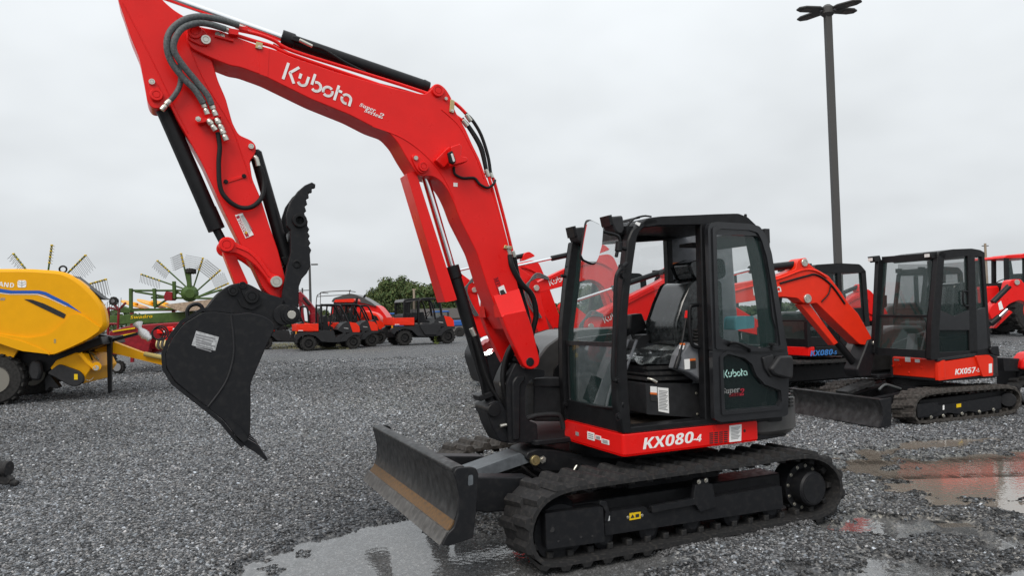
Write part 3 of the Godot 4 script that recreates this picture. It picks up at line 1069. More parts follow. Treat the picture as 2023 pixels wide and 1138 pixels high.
func track_insides(fr: Transform3D, T: Node3D, z: float, s: float) -> void:
	var f := Node3D.new()
	part("idler_cover", MB.new().prism(rnd(poly(fr, [1075, 1014, 1188, 1000, 1192, 1069, 1078, 1084], -1.06), 0.012), -1.08, -0.86, 0.012), M.black_steel, T)
	part("side_frame", MB.new().prism(rnd(poly(fr, [1192, 1014, 1277, 1002, 1282, 1014, 1371, 989, 1405, 984, 1543, 960, 1547, 1004, 1196, 1058], -1.05), 0.01), -1.05, -0.8, 0.02), M.black_steel, T)
	part("frame_core", MB.new().prism(poly(fr, [1100, 1000, 1540, 935, 1545, 1010, 1100, 1070], -0.95), -0.95, -0.7, 0.01), M.black, T)
	part("step_plate", MB.new().prism(rnd(poly(fr, [1286, 1012, 1286, 1000, 1368, 985, 1372, 958, 1404, 955, 1412, 1000, 1380, 1010, 1372, 996, 1320, 1005], -1.07), 0.01), -1.085, -1.04, 0.008), M.black_steel, T)
	part("hook_bracket", MB.new().prism(rnd(poly(fr, [1376, 962, 1376, 948, 1398, 944, 1400, 959], -1.06), 0.01), -1.07, -1.0, 0.006), M.black_steel, T)
	for q in [[1380, 952], [1394, 949]]:
		bolt(lp3(fr, q[0], q[1], -1.07), 0.012, T, M.zinc)
	part("hose_bracket", MB.new().prism(rnd(poly(fr, [1184, 988, 1196, 990, 1203, 1013, 1199, 1030, 1192, 1030, 1195, 1012, 1189, 1000, 1182, 997], -1.06), 0.01), -1.075, -1.04, 0.004), M.black_steel, T)
	sticker(fr, [1197.5, 1020, 1204, 1019, 1204, 1028, 1197.5, 1030], -1.052, M.white, T)
	sticker(fr, [1243, 1014, 1265, 1011, 1265, 1024, 1243, 1028], -1.053, M.decal_yellow, T)
	part("pictogram", MB.new().prism(poly(fr, [1245, 1024, 1249, 1016, 1253, 1022.5], -1.055), -1.0575, -1.05, 0.0), M.print_dark, T)
	part("pictogram", MB.new().prism(poly(fr, [1255, 1016, 1262, 1014.8, 1262, 1021, 1255, 1022.5], -1.055), -1.0575, -1.05, 0.0), M.print_dark, T)
	for q in [[1240, 1022], [1268, 1018]]:
		bolt(lp3(fr, q[0], q[1], -1.052), 0.008, T, M.zinc)
	part("hole_shade", MB.new().cyl(lp3(fr, 1090, 1046, -1.078), lp3(fr, 1090, 1046, -1.083), 0.02, 14, 0.0), M.black, T)  # black discs laid on the cover, painting in the dark of its holes
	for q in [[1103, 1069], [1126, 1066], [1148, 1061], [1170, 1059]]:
		part("hole_shade", MB.new().cyl(lp3(fr, q[0], q[1], -1.078), lp3(fr, q[0], q[1], -1.083), 0.008, 8, 0.0), M.black, T)  # smaller discs, likewise hole darkness given as colour
	var c := lp3(fr, 1599, 964, -1.03)
	part("drive_motor", MB.new().lathe_line(Vector3(c.x, c.y, -0.8), Vector3(c.x, c.y, -1.1), [[0.0, 0.2], [0.16, 0.2], [0.16, 0.15], [0.26, 0.145], [0.275, 0.13], [0.275, 0.12], [0.28, 0.118], [0.28, 0.0]], 32), M.black_steel, T)
	var sp := lp3(fr, 1592, 968, -0.9)
	var spk := PackedVector2Array()
	for i in 44:
		var r: float = 0.235 if i % 2 == 0 else 0.26
		spk.append(Vector2(sp.x, sp.y) + Vector2(cos(TAU * i / 44), sin(TAU * i / 44)) * r)
	part("sprocket", MB.new().prism(spk, -0.93, -0.86, 0.004), M.black_steel, T)
	for i in 12:
		var a := TAU * (i + 0.3) / 12
		bolt(Vector3(c.x + cos(a) * 0.175, c.y + sin(a) * 0.175, -0.96), 0.01, T, M.zinc)
	var id := lp3(fr, 1092, 1045, -0.9)
	part("idler", MB.new().lathe_line(Vector3(id.x, id.y, -0.8), Vector3(id.x, id.y, -1.0), [[0.0, 0.2], [0.04, 0.235], [0.08, 0.25], [0.12, 0.235], [0.2, 0.2], [0.2, 0.0]], 28), M.black_steel, T)
	for i in 5:
		var x := lerpf(0.85, -0.75, i / 4.0)
		part("roller", MB.new().lathe_line(Vector3(x, 0.14, -0.8), Vector3(x, 0.14, -1.02), [[0.0, 0.06], [0.02, 0.085], [0.08, 0.085], [0.08, 0.06], [0.14, 0.06], [0.14, 0.085], [0.2, 0.085], [0.22, 0.05], [0.22, 0.0]], 16), M.black_steel, T)
	f.free()

func main_blade(fr: Transform3D, E: Node3D) -> void:
	var B := Node3D.new()
	B.name = "blade"
	E.add_child(B, true)
	var pf := poly(fr, [896, 931, 897.5, 940, 901, 953, 905, 968, 906.5, 985, 906, 1003, 902.5, 1018, 898, 1029], -1.1)
	var rf := poly(fr, [898, 1029, 894.5, 1037, 889, 1045, 884, 1051], -1.1)
	var cf := poly(fr, [885, 1049.5, 868, 1077], -1.1)
	for q in [["moldboard", pf, M.blade_steel], ["rusty_strip", rf, M.rust]]:
		var mb := MB.new()
		var a := PackedVector2Array(q[1])
		var b := PackedVector2Array()
		for p in a:
			b.append(p - Vector2(0.025, 0))
		b.reverse()
		a.append_array(b)
		mb.prism(a, -1.085, 1.085, 0.0)
		part(q[0], mb, q[2], B)
	var ce := PackedVector2Array([cf[0] + Vector2(0.012, 0), cf[1], cf[1] - Vector2(0.02, 0.0), cf[0] - Vector2(0.03, 0.0)])
	part("cutting_edge", MB.new().prism(ce, -1.1, 1.1, 0.003), M.edge_steel, B)
	var lt := lp(fr, 900, 927, -1.1)
	part("top_rail", MB.new().prism(rnd(PackedVector2Array([lt + Vector2(0.02, -0.025), lt + Vector2(0.024, 0.005), lt + Vector2(-0.01, 0.014), lt + Vector2(-0.07, 0.012), lt + Vector2(-0.07, -0.02)]), 0.012), -1.085, 1.085, 0.0), M.blade_steel, B)
	var ep := rnd(poly(fr, [895, 934, 899, 926, 908, 923, 930, 922, 940, 925, 944, 936, 942, 980, 939, 1015, 933.5, 1062, 889, 1077, 872, 1077, 879, 1062, 884, 1053, 896, 1041, 904.5, 1014, 906.5, 983, 901, 953], -1.1), 0.012)
	part("end_plate", MB.new().prism(ep, -1.115, -1.085, 0.005), M.black_steel, B)
	part("end_plate", MB.new().prism(ep, 1.085, 1.115, 0.005), M.black_steel, B)
	part("slot", MB.new().prism(rnd(poly(fr, [924, 938, 933, 937, 933, 957, 923, 959], -1.1), 0.012), -1.1165, -1.11, 0.0), M.guard_grey, B)
	# push arms and the lift cylinder under its guard
	for z in [-0.55, 0.4]:
		part("push_arm", MB.new().prism(rnd(poly(fr, [936, 941, 1045, 941, 1075, 960, 1070, 1000, 960, 1012, 936, 1008], -0.6), 0.02), z - 0.08, z + 0.08, 0.01), M.black_steel, B)
	var gb := poly(fr, [920, 928, 1020, 892, 1037, 909, 940, 942], -0.05)
	part("cylinder_guard", MB.new().prism(rnd(gb, 0.006), -0.15, 0.12, 0.008), M.guard_grey, B)
	part("lift_cylinder", MB.new().cyl(lp3(fr, 940, 945, 0.0), lp3(fr, 1060, 905, 0.0), 0.05, 16), M.black, B)
	hose(fr, [1024, 917, -0.12, 1036, 925, -0.14, 1046, 934, -0.14, 1060, 944, -0.14], 0.013, "hose", M.hose, B)
	part("pivot_block", MB.new().prism(rnd(poly(fr, [1036, 905, 1040, 893, 1060, 886, 1090, 888, 1180, 905, 1180, 930, 1070, 930], -0.16), 0.02), -0.18, 0.18, 0.01), M.black_steel, B)
	pin(lp3(fr, 1056, 909, -0.18), 0.042, -0.19, B, M.brass, "pivot_pin")
	bolt(lp3(fr, 1072, 908, -0.19), 0.02, B, M.zinc)
	hose(fr, [1130, 938, -0.3, 1138, 922, -0.3, 1148, 914, -0.3], 0.014, "fitting", M.zinc, B)

func main_boom(fr: Transform3D, E: Node3D) -> void:
	var B := Node3D.new()
	B.name = "boom"
	E.add_child(B, true)
	var out := [368, 76, 372, 62, 381, 53, 391, 51, 405, 55, 436, 60, 464, 72, 507, 88, 547, 99, 581, 114, 666, 143, 780, 175, 840, 187, 851, 178, 856, 167, 868, 164.5, 881, 175, 893, 195, 898, 217, 920, 255, 932, 283, 948, 315, 958, 344, 974, 384, 990, 437, 1006, 501, 1017, 534, 1028, 588, 980, 610, 965, 570, 942, 498, 909, 433, 897, 400, 886, 377, 872, 358, 854, 347, 834, 348.5, 822, 340, 812, 325, 802, 309, 787, 282, 768, 261, 736, 250, 692, 227, 615, 195.5, 523, 150, 474, 132, 457, 130, 415, 113, 378, 95]
	part("box", MB.new().prism(rnd(poly(fr, out, -0.14), 0.035, 3), -0.14, 0.14, 0.005), M.red, B)
	# weld bead following the inner curve of the side plate
	hose(fr, [736, 250, -0.142, 790, 270, -0.142, 830, 297, -0.142, 858, 325, -0.142, 880, 356, -0.142, 897, 392, -0.142], 0.004, "weld_bead", M.red, B, 6)
	hose(fr, [872, 216, -0.142, 905, 246, -0.142, 925, 280, -0.142, 944, 318, -0.142, 956, 352, -0.142], 0.004, "weld_bead", M.red, B, 6)
	part("seam_plate", MB.new().prism(poly(fr, [511, 92, 533, 98, 530, 153, 514, 147], -0.14), -0.143, -0.13, 0.002), M.red, B)
	# forked foot
	var leg := rnd(poly(fr, [986, 622, 1034, 612, 1046, 645, 1058, 694, 1062, 712, 1058, 724, 1046, 730, 1032, 726, 1022, 706, 1010, 680, 998, 655], -0.2), 0.03)
	for s in [-1.0, 1.0]:
		part("fork_leg", MB.new().prism(leg, s * 0.17, s * 0.25, 0.008), M.red, B)
		var up0 := lp3(fr, 975, 584, -0.14)
		var up1 := lp3(fr, 1025, 570, -0.14)
		var lo0 := lp3(fr, 987, 627, -0.2)
		var lo1 := lp3(fr, 1035, 617, -0.2)
		var w := MB.new()
		var za: float = s * 0.139
		var zb: float = s * 0.248
		w.fquad(Vector3(up0.x, up0.y, za), Vector3(up1.x, up1.y, za), Vector3(lo1.x, lo1.y, zb), Vector3(lo0.x, lo0.y, zb), Vector3(0, 0, s))
		w.fquad(Vector3(up0.x, up0.y, za), Vector3(lo0.x, lo0.y, zb), Vector3(lo0.x, lo0.y, s * 0.1), Vector3(up0.x, up0.y, s * 0.1), Vector3(1, 0, 0))
		w.fquad(Vector3(up1.x, up1.y, za), Vector3(lo1.x, lo1.y, zb), Vector3(lo1.x, lo1.y, s * 0.1), Vector3(up1.x, up1.y, s * 0.1), Vector3(-1, 0, 0))
		w.fquad(Vector3(lo0.x, lo0.y, zb), Vector3(lo1.x, lo1.y, zb), Vector3(lo1.x, lo1.y, s * 0.1), Vector3(lo0.x, lo0.y, s * 0.1), Vector3(0, -1, 0))
		part("flare_plate", w, M.red, B)
	part("fork_bridge", MB.new().prism(poly(fr, [968, 578, 1029, 585, 1036, 622, 1020, 640, 1000, 650, 986, 626], -0.137), -0.137, 0.137, 0.004), M.red, B)
	var ft := lp3(fr, 1047, 715, -0.25)
	part("foot_pin", MB.new().cyl(Vector3(ft.x, ft.y, -0.258), Vector3(ft.x, ft.y, 0.258), 0.036, 24), M.black_steel, B)
	# pins and keeper plates
	var tip := lp3(fr, 386, 65, -0.14)
	part("keeper_plate", MB.new().prism(rnd(poly(fr, [369, 75, 374, 58, 390, 52, 404, 60, 417, 78, 414, 91, 402, 93, 380, 84], -0.14), 0.03), -0.158, -0.138, 0.004), M.red, B)
	pin(tip, 0.05, -0.158, B, M.red)
	pin(lp3(fr, 407.5, 81, -0.14), 0.034, -0.158, B, M.zinc, "keeper_bolt")
	part("keeper_plate", MB.new().prism(rnd(poly(fr, [811, 309, 820, 305, 832, 312, 846, 328, 844, 340, 832, 345, 821, 334], -0.14), 0.03), -0.158, -0.138, 0.004), M.red, B)
	pin(lp3(fr, 835, 330, -0.14), 0.04, -0.158, B, M.red)
	pin(lp3(fr, 820, 313.5, -0.14), 0.018, -0.158, B, M.zinc, "keeper_bolt")
	pin(lp3(fr, 864.5, 180, -0.14), 0.05, -0.148, B, M.red)
	pin(lp3(fr, 880, 196, -0.14), 0.014, -0.148, B, M.zinc, "keeper_bolt")
	# lettering
	var a := lp3(fr, 558, 156, -0.14)
	var b := lp3(fr, 692, 211, -0.14)
	var ang := atan2(b.y - a.y, -(b.x - a.x))
	var hgt := a.distance_to(b) / 3.95
	wordmark(side_at(Vector3(a.x, a.y, -0.143), ang), hgt, M.white, B)
	var s1 := lp3(fr, 727, 213, -0.14)
	text("Super", 0.028, side_at(Vector3(s1.x, s1.y, -0.142), ang), M.white, B, "lettering", 800, 0.2, 1.1, true)
	var s2 := lp3(fr, 737, 224.5, -0.14)
	text("Series", 0.028, side_at(Vector3(s2.x, s2.y, -0.142), ang), M.white, B, "lettering", 800, 0.2, 1.1, true)
	var s3 := lp3(fr, 754, 229, -0.14)
	text("2", 0.042, side_at(Vector3(s3.x, s3.y, -0.142), ang), M.white, B, "lettering", 800, 0.2, 1.2, true)
	# dealer's print and the warning sticker on the lower boom
	var d1 := lp3(fr, 984, 577, -0.14)
	text("MESSICK'S", 0.042, side_at(Vector3(d1.x - 0.02, d1.y, -0.142), -1.25), M.dealer_red, B, "lettering", 700, 0.0, 0.8, true)
	sticker(fr, [984, 568, 995, 563, 1002, 583, 990, 588], -0.141, M.white, B)
	part("pictogram", MB.new().prism(poly(fr, [987, 575, 994, 572, 1001, 583, 990.5, 587], -0.141), -0.1465, -0.14, 0.0), M.print_dark, B)
	sticker(fr, [896, 361, 904, 361.5, 904, 369, 896, 368.5], -0.141, M.white, B)
	# work lamp bracket
	var L := MB.new().prism(rnd(poly(fr, [861, 316, 885, 291, 889, 289, 889, 318, 878, 331], -0.2), 0.01), -0.2, -0.14, 0.004)
	L.prism(rnd(poly(fr, [884, 294, 902, 288, 906, 293, 904, 312, 917, 315, 917, 323, 890, 330], -0.22), 0.012), -0.3, -0.2, 0.006)
	part("lamp_bracket", L, M.red, B)
	part("work_lamp", MB.new().prism(rnd(poly(fr, [884, 302, 893, 298, 900, 318, 896, 325, 888, 322], -0.3), 0.01), -0.315, -0.28, 0.006), M.black, B)
	part("lamp_lens", MB.new().prism(rnd(poly(fr, [890, 304, 894, 303, 899, 319, 895, 321], -0.31), 0.01), -0.32, -0.3, 0.003), M.lamp_lens, B)
	hose(fr, [897, 330, -0.15, 899, 344, -0.16, 915, 352, -0.15, 937, 352, -0.15, 948, 364, -0.16, 963, 371, -0.16, 975, 364, -0.16, 978, 356, -0.14], 0.011, "lamp_cable", M.hose, B)
	# pipes and hoses along the boom
	hose(fr, [474, 60, -0.12, 510, 68, -0.1, 542, 80, -0.08, 580, 101, -0.08, 717, 144, -0.08, 803, 171, -0.09, 888, 200, -0.1, 905, 209, -0.1, 920, 224, -0.1], 0.014, "pipe", M.red, B)
	hose(fr, [455, 66, -0.14, 500, 80, -0.12, 540, 92, -0.11, 572, 107, -0.11, 698, 150, -0.11, 780, 178, -0.11, 856, 205, -0.12, 888, 221, -0.12, 913, 238, -0.12], 0.014, "pipe", M.red, B)
	hose(fr, [540, 88, -0.05, 600, 120, -0.05, 717, 158, -0.06, 800, 180, -0.06, 856, 198, -0.07, 890, 212, -0.1], 0.012, "pipe", M.red, B)
	hose(fr, [920, 224, -0.1, 935, 240, -0.1, 951, 268, -0.1, 964, 309, -0.1, 969, 341, -0.1], 0.014, "hose", M.hose, B)
	hose(fr, [915, 240, -0.1, 926, 252, -0.11, 948, 290, -0.11, 959, 331, -0.11, 961, 345, -0.11], 0.016, "hose", M.hose, B)
	hose(fr, [913, 234, -0.02, 930, 254, -0.02, 952, 292, -0.02, 962, 340, -0.02], 0.014, "hose", M.hose, B)
	hose(fr, [965, 348, -0.12, 972, 372, -0.13, 990, 440, -0.13, 1003, 490, -0.13], 0.014, "pipe", M.red, B)
	hose(fr, [974, 352, -0.08, 980, 372, -0.09, 998, 440, -0.09, 1012, 498, -0.09], 0.014, "pipe", M.red, B)
	for q in [[921, 226, 931, 240, -0.1], [914, 237, 924, 250, -0.12], [960, 335, 965, 350, -0.12], [967, 337, 972, 352, -0.09], [1003, 490, 1007, 505, -0.13], [1012, 496, 1016, 510, -0.09], [447, 58, 470, 66, -0.16], [466, 50, 486, 58, -0.14]]:
		part("fitting", MB.new().cyl(lp3(fr, q[0], q[1], q[4]), lp3(fr, q[2], q[3], q[4]), 0.02, 8), M.zinc, B)
	for q in [[472, 52, 490, 62, -0.14], [452, 57, 472, 70, -0.16]]:
		part("pipe_block", MB.new().prism(rnd(poly(fr, [q[0], q[1], q[2], q[1] + 3, q[2], q[3] + 2, q[0], q[3] - 1], q[4]), 0.008), q[4] - 0.02, q[4] + 0.03, 0.004), M.red, B)
	for q in [[507, 82, 520, 98], [890, 196, 898, 224], [997, 484, 1012, 494]]:
		part("pipe_clamp", MB.new().prism(rnd(poly(fr, [q[0], q[1], q[2], q[1] + 3, q[2] - 1, q[3], q[0] - 2, q[3] - 3], -0.15), 0.006), -0.155, -0.13, 0.003), M.brass, B)
		bolt(lp3(fr, (q[0] + q[2]) / 2.0, q[3] - 5, -0.155), 0.009, B, M.zinc)
	for q in [[431, 67], [440, 71]]:
		bolt(lp3(fr, q[0], q[1], -0.141), 0.012, B, M.zinc)
	part("cable_tray", MB.new().prism(poly(fr, [425, 70, 462, 80, 462, 84, 425, 74], -0.14), -0.16, -0.138, 0.002), M.red, B)
	# hoses dropping behind the fork
	hose(fr, [1006, 504, -0.13, 1013, 530, -0.15, 1030, 560, -0.14, 1051, 584, -0.12, 1059, 620, -0.1, 1052, 655, -0.08, 1040, 700, -0.05], 0.024, "hose", M.hose, B)
	hose(fr, [1015, 508, -0.09, 1020, 535, -0.08, 1030, 580, -0.06, 1042, 625, -0.05, 1044, 665, -0.05, 1030, 705, -0.04], 0.024, "hose", M.hose, B)
	hose(fr, [1012, 520, -0.02, 1022, 570, 0.0, 1036, 620, 0.0, 1046, 660, 0.02, 1060, 690, 0.05, 1061, 700, 0.08], 0.018, "hose", M.hose, B)
	for k in 6:
		hose(fr, [1016 + k * 3, 676 - k * 2, -0.13 + k * 0.045, 1004 + k * 2, 694, -0.13 + k * 0.045, 995 + k * 2.5, 722, -0.12 + k * 0.045, 993 + k * 2, 755, -0.12 + k * 0.045, 1000, 790, -0.1 + k * 0.04], 0.02, "hose", M.hose, B)
	# arm cylinder along the top
	var AC := Node3D.new()
	AC.name = "arm_cylinder"
	E.add_child(AC, true)
	var c0 := lp3(fr, 557, 75, 0.0)
	var c1 := lp3(fr, 847, 174, 0.0)
	var ln := c0.distance_to(c1)
	part("barrel", MB.new().lathe_line(c0, c1, [[0.0, 0.045], [0.0, 0.062], [0.09, 0.062], [0.1, 0.052], [ln - 0.05, 0.052], [ln - 0.05, 0.056], [ln, 0.05]], 24), M.black, AC)
	part("rod", MB.new().cyl(c0, lp3(fr, 262, -30, 0.0), 0.028, 18), M.chrome, AC)
	part("port_block", MB.new().prism(rnd(poly(fr, [577, 72, 594, 76, 592, 86, 575, 81], -0.05), 0.008), -0.075, -0.04, 0.004), M.black, AC)
	part("fitting", MB.new().cyl(lp3(fr, 592, 79, -0.08), lp3(fr, 618, 92, -0.08), 0.014, 8), M.zinc, AC)
	hose(fr, [616, 91, -0.08, 640, 98, -0.075, 680, 122, -0.07, 722, 143, -0.06], 0.011, "hose", M.hose, AC)
	# boom cylinder
	var BC := Node3D.new()
	BC.name = "boom_cylinder"
	E.add_child(BC, true)
	var b0 := lp3(fr, 892, 526, 0.0)
	var b1 := lp3(fr, 982, 826, 0.0)
	ln = b0.distance_to(b1)
	part("barrel", MB.new().lathe_line(b0, b1, [[0.0, 0.04], [0.0, 0.062], [0.1, 0.062], [0.11, 0.055], [ln - 0.12, 0.055], [ln - 0.12, 0.062], [ln, 0.06]], 24), M.black, BC)
	part("rod", MB.new().cyl(b0, lp3(fr, 836, 335, 0.0), 0.032, 18), M.chrome, BC)
	part("rod_guard", MB.new().prism(rnd(poly(fr, [804, 343, 822, 339, 903, 592, 898, 594, 880, 597], -0.1), 0.006), -0.1, 0.1, 0.006), M.red, BC)
	hose(fr, [934, 660, -0.075, 944, 690, -0.075, 958, 735, -0.075, 970, 765, -0.08, 990, 800, -0.09, 1000, 850, -0.1], 0.016, "hose", M.hose, BC)
	hose(fr, [928, 668, -0.07, 945, 735, -0.07, 950, 750, -0.07, 956, 785, -0.07], 0.012, "pipe", M.black, BC)
	part("clamp", MB.new().prism(rnd(poly(fr, [944, 782, 978, 770, 980, 780, 948, 793], -0.06), 0.01), -0.08, 0.07, 0.006), M.black, BC)
	part("fitting", MB.new().cyl(lp3(fr, 931, 648, -0.08), lp3(fr, 938, 664, -0.08), 0.022, 8), M.zinc, BC)

func main_arm(fr: Transform3D, E: Node3D) -> void:
	var A := Node3D.new()
	A.name = "arm"
	E.add_child(A, true)
	var out := [236, 5, 229, -28, 238, -52, 265, -64, 295, -48, 322, 0, 345, 20, 378, 40, 402, 60, 418, 113, 431, 158, 447, 195, 460, 243, 472, 266, 485, 272, 497, 277, 506, 286, 507, 298, 500, 312, 494, 317, 499, 353, 516, 392, 533, 446, 550, 494, 561, 536, 566, 560, 558, 590, 540, 588, 522, 573, 502, 530, 477, 485, 440, 410, 400, 322, 377, 281, 352, 238, 336, 205, 325, 211, 312, 215, 300, 213, 292, 200, 287, 169, 276, 113, 258, 70, 242, 20]
	part("box", MB.new().prism(rnd(poly(fr, out, -0.105), 0.03, 3), -0.105, 0.105, 0.005), M.red, A)
	hose(fr, [244, 5, -0.107, 290, 95, -0.107, 336, 190, -0.107, 372, 262, -0.107], 0.0035, "weld_bead", M.red, A, 6)
	hose(fr, [350, 30, -0.107, 400, 150, -0.107, 455, 244, -0.107, 477, 300, -0.107, 497, 360, -0.107], 0.0035, "weld_bead", M.red, A, 6)
	part("keeper_plate", MB.new().prism(rnd(poly(fr, [293, 162, 304, 157, 312, 165, 323, 188, 318, 200, 305, 203, 297, 193], -0.105), 0.03), -0.12, -0.1, 0.004), M.red, A)
	pin(lp3(fr, 310.5, 189, -0.105), 0.042, -0.12, A, M.red)
	pin(lp3(fr, 301.5, 163.5, -0.105), 0.021, -0.12, A, M.zinc, "keeper_bolt")
	pin(lp3(fr, 496.6, 290, -0.105), 0.02, -0.11, A, M.zinc)
	pin(lp3(fr, 545.8, 557, -0.16), 0.042, -0.185, A, M.zinc)
	part("hose_bracket", MB.new().prism(rnd(poly(fr, [388, 233, 398, 236, 416, 234, 437, 229, 438, 232, 420, 238, 404, 243, 392, 245], -0.14), 0.01), -0.17, -0.1, 0.003), M.red, A)
	bolt(lp3(fr, 392.5, 235, -0.17), 0.012, A, M.zinc)
	part("cover_strip", MB.new().prism(rnd(poly(fr, [442, 357, 486, 345, 488, 350, 444, 364], -0.105), 0.01), -0.113, -0.1, 0.003), M.red, A)
	for q in [[447, 359], [483, 348]]:
		bolt(lp3(fr, q[0], q[1], -0.112), 0.011, A, M.black)
	# warning sticker, upside down along the arm
	sticker(fr, [465, 425, 480, 421, 502, 464, 486, 471], -0.107, M.white, A, "warning_sticker")
	part("warning_band", MB.new().prism(poly(fr, [467, 428, 473, 425.5, 493, 466, 487, 469], -0.107), -0.1115, -0.106, 0.0), M.decal_red, A)
	var w := lp3(fr, 479.5, 446, -0.107)
	text("DANGER", 0.022, side_at(Vector3(w.x, w.y, -0.112), 2.03), M.white, A, "lettering", 800, 0.0, 0.95)
	part("warning_triangle", MB.new().prism(poly(fr, [484, 459, 489, 458, 488, 463], -0.107), -0.114, -0.106, 0.0), M.decal_yellow, A)
	var lines_ := MB.new()
	for k in 5:
		var t := k / 4.0
		var p := poly(fr, [475.5 + 1.3 * k, 427 - 0.6 * k, 476.2 + 1.3 * k, 426.6 - 0.6 * k, 494 + 1.3 * k, 462 - 0.6 * k - t * 6, 493.3 + 1.3 * k, 462.4 - 0.6 * k - t * 6], -0.107)
		lines_.prism(p, -0.1115, -0.106, 0.0)
	part("small_print", lines_, M.print_grey, A)
	# grey hoses looping from the boom tip
	hose(fr, [473, 50, -0.17, 431, 38, -0.19, 391, 33, -0.22, 360, 42, -0.24, 337, 63, -0.24, 331, 90, -0.24, 339, 121, -0.22, 362, 153, -0.2, 386, 177, -0.19, 403, 204, -0.18], 0.023, "hose", M.grey_hose, A, 12)
	hose(fr, [447, 58, -0.19, 415, 48, -0.21, 389, 46, -0.23, 362, 56, -0.25, 347, 77, -0.26, 345, 100, -0.25, 361, 127, -0.23, 389, 161, -0.2, 410, 187, -0.19, 419, 207, -0.18], 0.022, "hose", M.grey_hose, A, 12)
	hose(fr, [352, 128, -0.16, 358, 150, -0.15, 356, 170, -0.15, 347, 187, -0.15, 336, 200, -0.14], 0.018, "hose", M.grey_hose, A, 12)
	for q in [[402, 202, 411, 226], [418, 205, 428, 230], [412, 236, 430, 262], [428, 234, 440, 256], [438, 254, 446, 272], [337, 198, 322, 216]]:
		part("fitting", MB.new().lathe_line(lp3(fr, q[0], q[1], -0.17), lp3(fr, q[2], q[3], -0.17), [[0.0, 0.016], [0.02, 0.022], [0.04, 0.022], [0.045, 0.015], [0.06, 0.02], [0.09, 0.02]], 8), M.zinc, A)
	hose(fr, [431, 262, -0.15, 435, 290, -0.15, 433, 325, -0.15, 436, 370, -0.15, 449, 393, -0.15, 470, 408, -0.14, 489, 411, -0.14, 506, 404, -0.13, 519, 387, -0.1, 522, 359, -0.08, 517, 336, -0.08, 511, 326, -0.08], 0.017, "hose", M.hose, A, 10)
	part("fitting", MB.new().tube(curve([lp3(fr, 501, 309, -0.08), lp3(fr, 507, 313, -0.09), lp3(fr, 511, 328, -0.09)]), 0.016, 8), M.zinc, A)
	# bucket cylinder
	var C := Node3D.new()
	C.name = "bucket_cylinder"
	E.add_child(C, true)
	var c0 := lp3(fr, 322, 209, 0.0)
	var c1 := lp3(fr, 429, 454, 0.0)
	var ln := c0.distance_to(c1)
	part("barrel", MB.new().lathe_line(c0, c1, [[0.0, 0.05], [0.0, 0.06], [0.05, 0.056], [ln - 0.16, 0.056], [ln - 0.16, 0.06], [ln, 0.06], [ln, 0.03]], 24), M.black, C)
	part("rod", MB.new().cyl(c1, lp3(fr, 447, 488, 0.0), 0.03, 16), M.black_steel, C)
	part("weld_bead", MB.new().tube(curve([c0.lerp(c1, 0.05) + Vector3(0.05, 0.03, -0.03), c0.lerp(c1, 0.5) + Vector3(0.05, 0.03, -0.03), c0.lerp(c1, 0.8) + Vector3(0.05, 0.03, -0.03)]), 0.012, 8), M.black, C)
	# links
	var K := Node3D.new()
	K.name = "bucket_linkage"
	E.add_child(K, true)
	var lk := rnd(poly(fr, [431, 484, 436, 472, 449, 467, 462, 471, 467, 480, 492, 491, 517, 511, 538, 541, 550, 543, 559, 553, 558, 566, 546, 572, 534, 565, 526, 550, 507, 527, 487, 511, 466, 500, 452, 501, 438, 497], -0.17), 0.03)
	for s in [-1.0, 1.0]:
		part("side_link", MB.new().prism(lk, s * 0.135, s * 0.175, 0.008), M.red, K)
	hose(fr, [468, 488, -0.178, 493, 499, -0.178, 514, 520, -0.178, 532, 546, -0.178], 0.006, "rib", M.red, K, 6)
	pin(lp3(fr, 448.5, 484, -0.175), 0.05, -0.185, K, M.red)
	part("bucket_link", MB.new().prism(rnd(poly(fr, [440, 495, 464, 500, 492, 562, 470, 572], -0.08), 0.02), -0.09, 0.09, 0.008), M.red, K)
	# bucket
	var Bk := Node3D.new()
	Bk.name = "bucket"
	E.add_child(Bk, true)
	var zb := -0.38
	var side := rnd(poly(fr, [402, 616, 363, 640, 340, 670, 328, 700, 330, 727, 347, 754, 380, 781, 412, 806, 444, 832, 467, 862, 484, 878, 494, 862, 496, 840, 496, 757, 527, 684, 544, 650, 541, 637, 524, 625, 490, 617, 467, 621, 433, 616], zb), 0.03)
	part("side_plate", MB.new().prism(side, zb, zb + 0.03, 0.005), M.black_steel, Bk)
	part("side_plate", MB.new().prism(side, -zb - 0.03, -zb, 0.005), M.black_steel, Bk)
	var wr := poly(fr, [460, 619, 433, 615, 402, 615, 363, 639, 340, 669, 327.5, 700, 329.5, 728, 346.5, 755, 380, 782, 412, 807, 443, 833, 467, 863, 484, 880], zb)
	var wi := PackedVector2Array()
	for i in wr.size():
		var d := (wr[mini(i + 1, wr.size() - 1)] - wr[maxi(i - 1, 0)]).normalized()
		wi.append(wr[i] + Vector2(d.y, -d.x) * -0.025)
	wi.reverse()
	var strip := PackedVector2Array(wr)
	strip.append_array(wi)
	part("wrapper", MB.new().prism(strip, zb + 0.004, -zb - 0.004, 0.0), M.black_steel, Bk)
	hose(fr, [457, 622, zb, 463, 680, zb, 459, 720, zb, 444, 760, zb, 412, 804, zb], 0.008, "weld_bead", M.plastic, Bk, 6)
	part("cheek_plate", MB.new().prism(rnd(poly(fr, [443, 828, 452, 826, 478, 846, 491, 866, 482, 874, 466, 858], zb), 0.01), zb - 0.02, zb + 0.05, 0.006), M.black_steel, Bk)
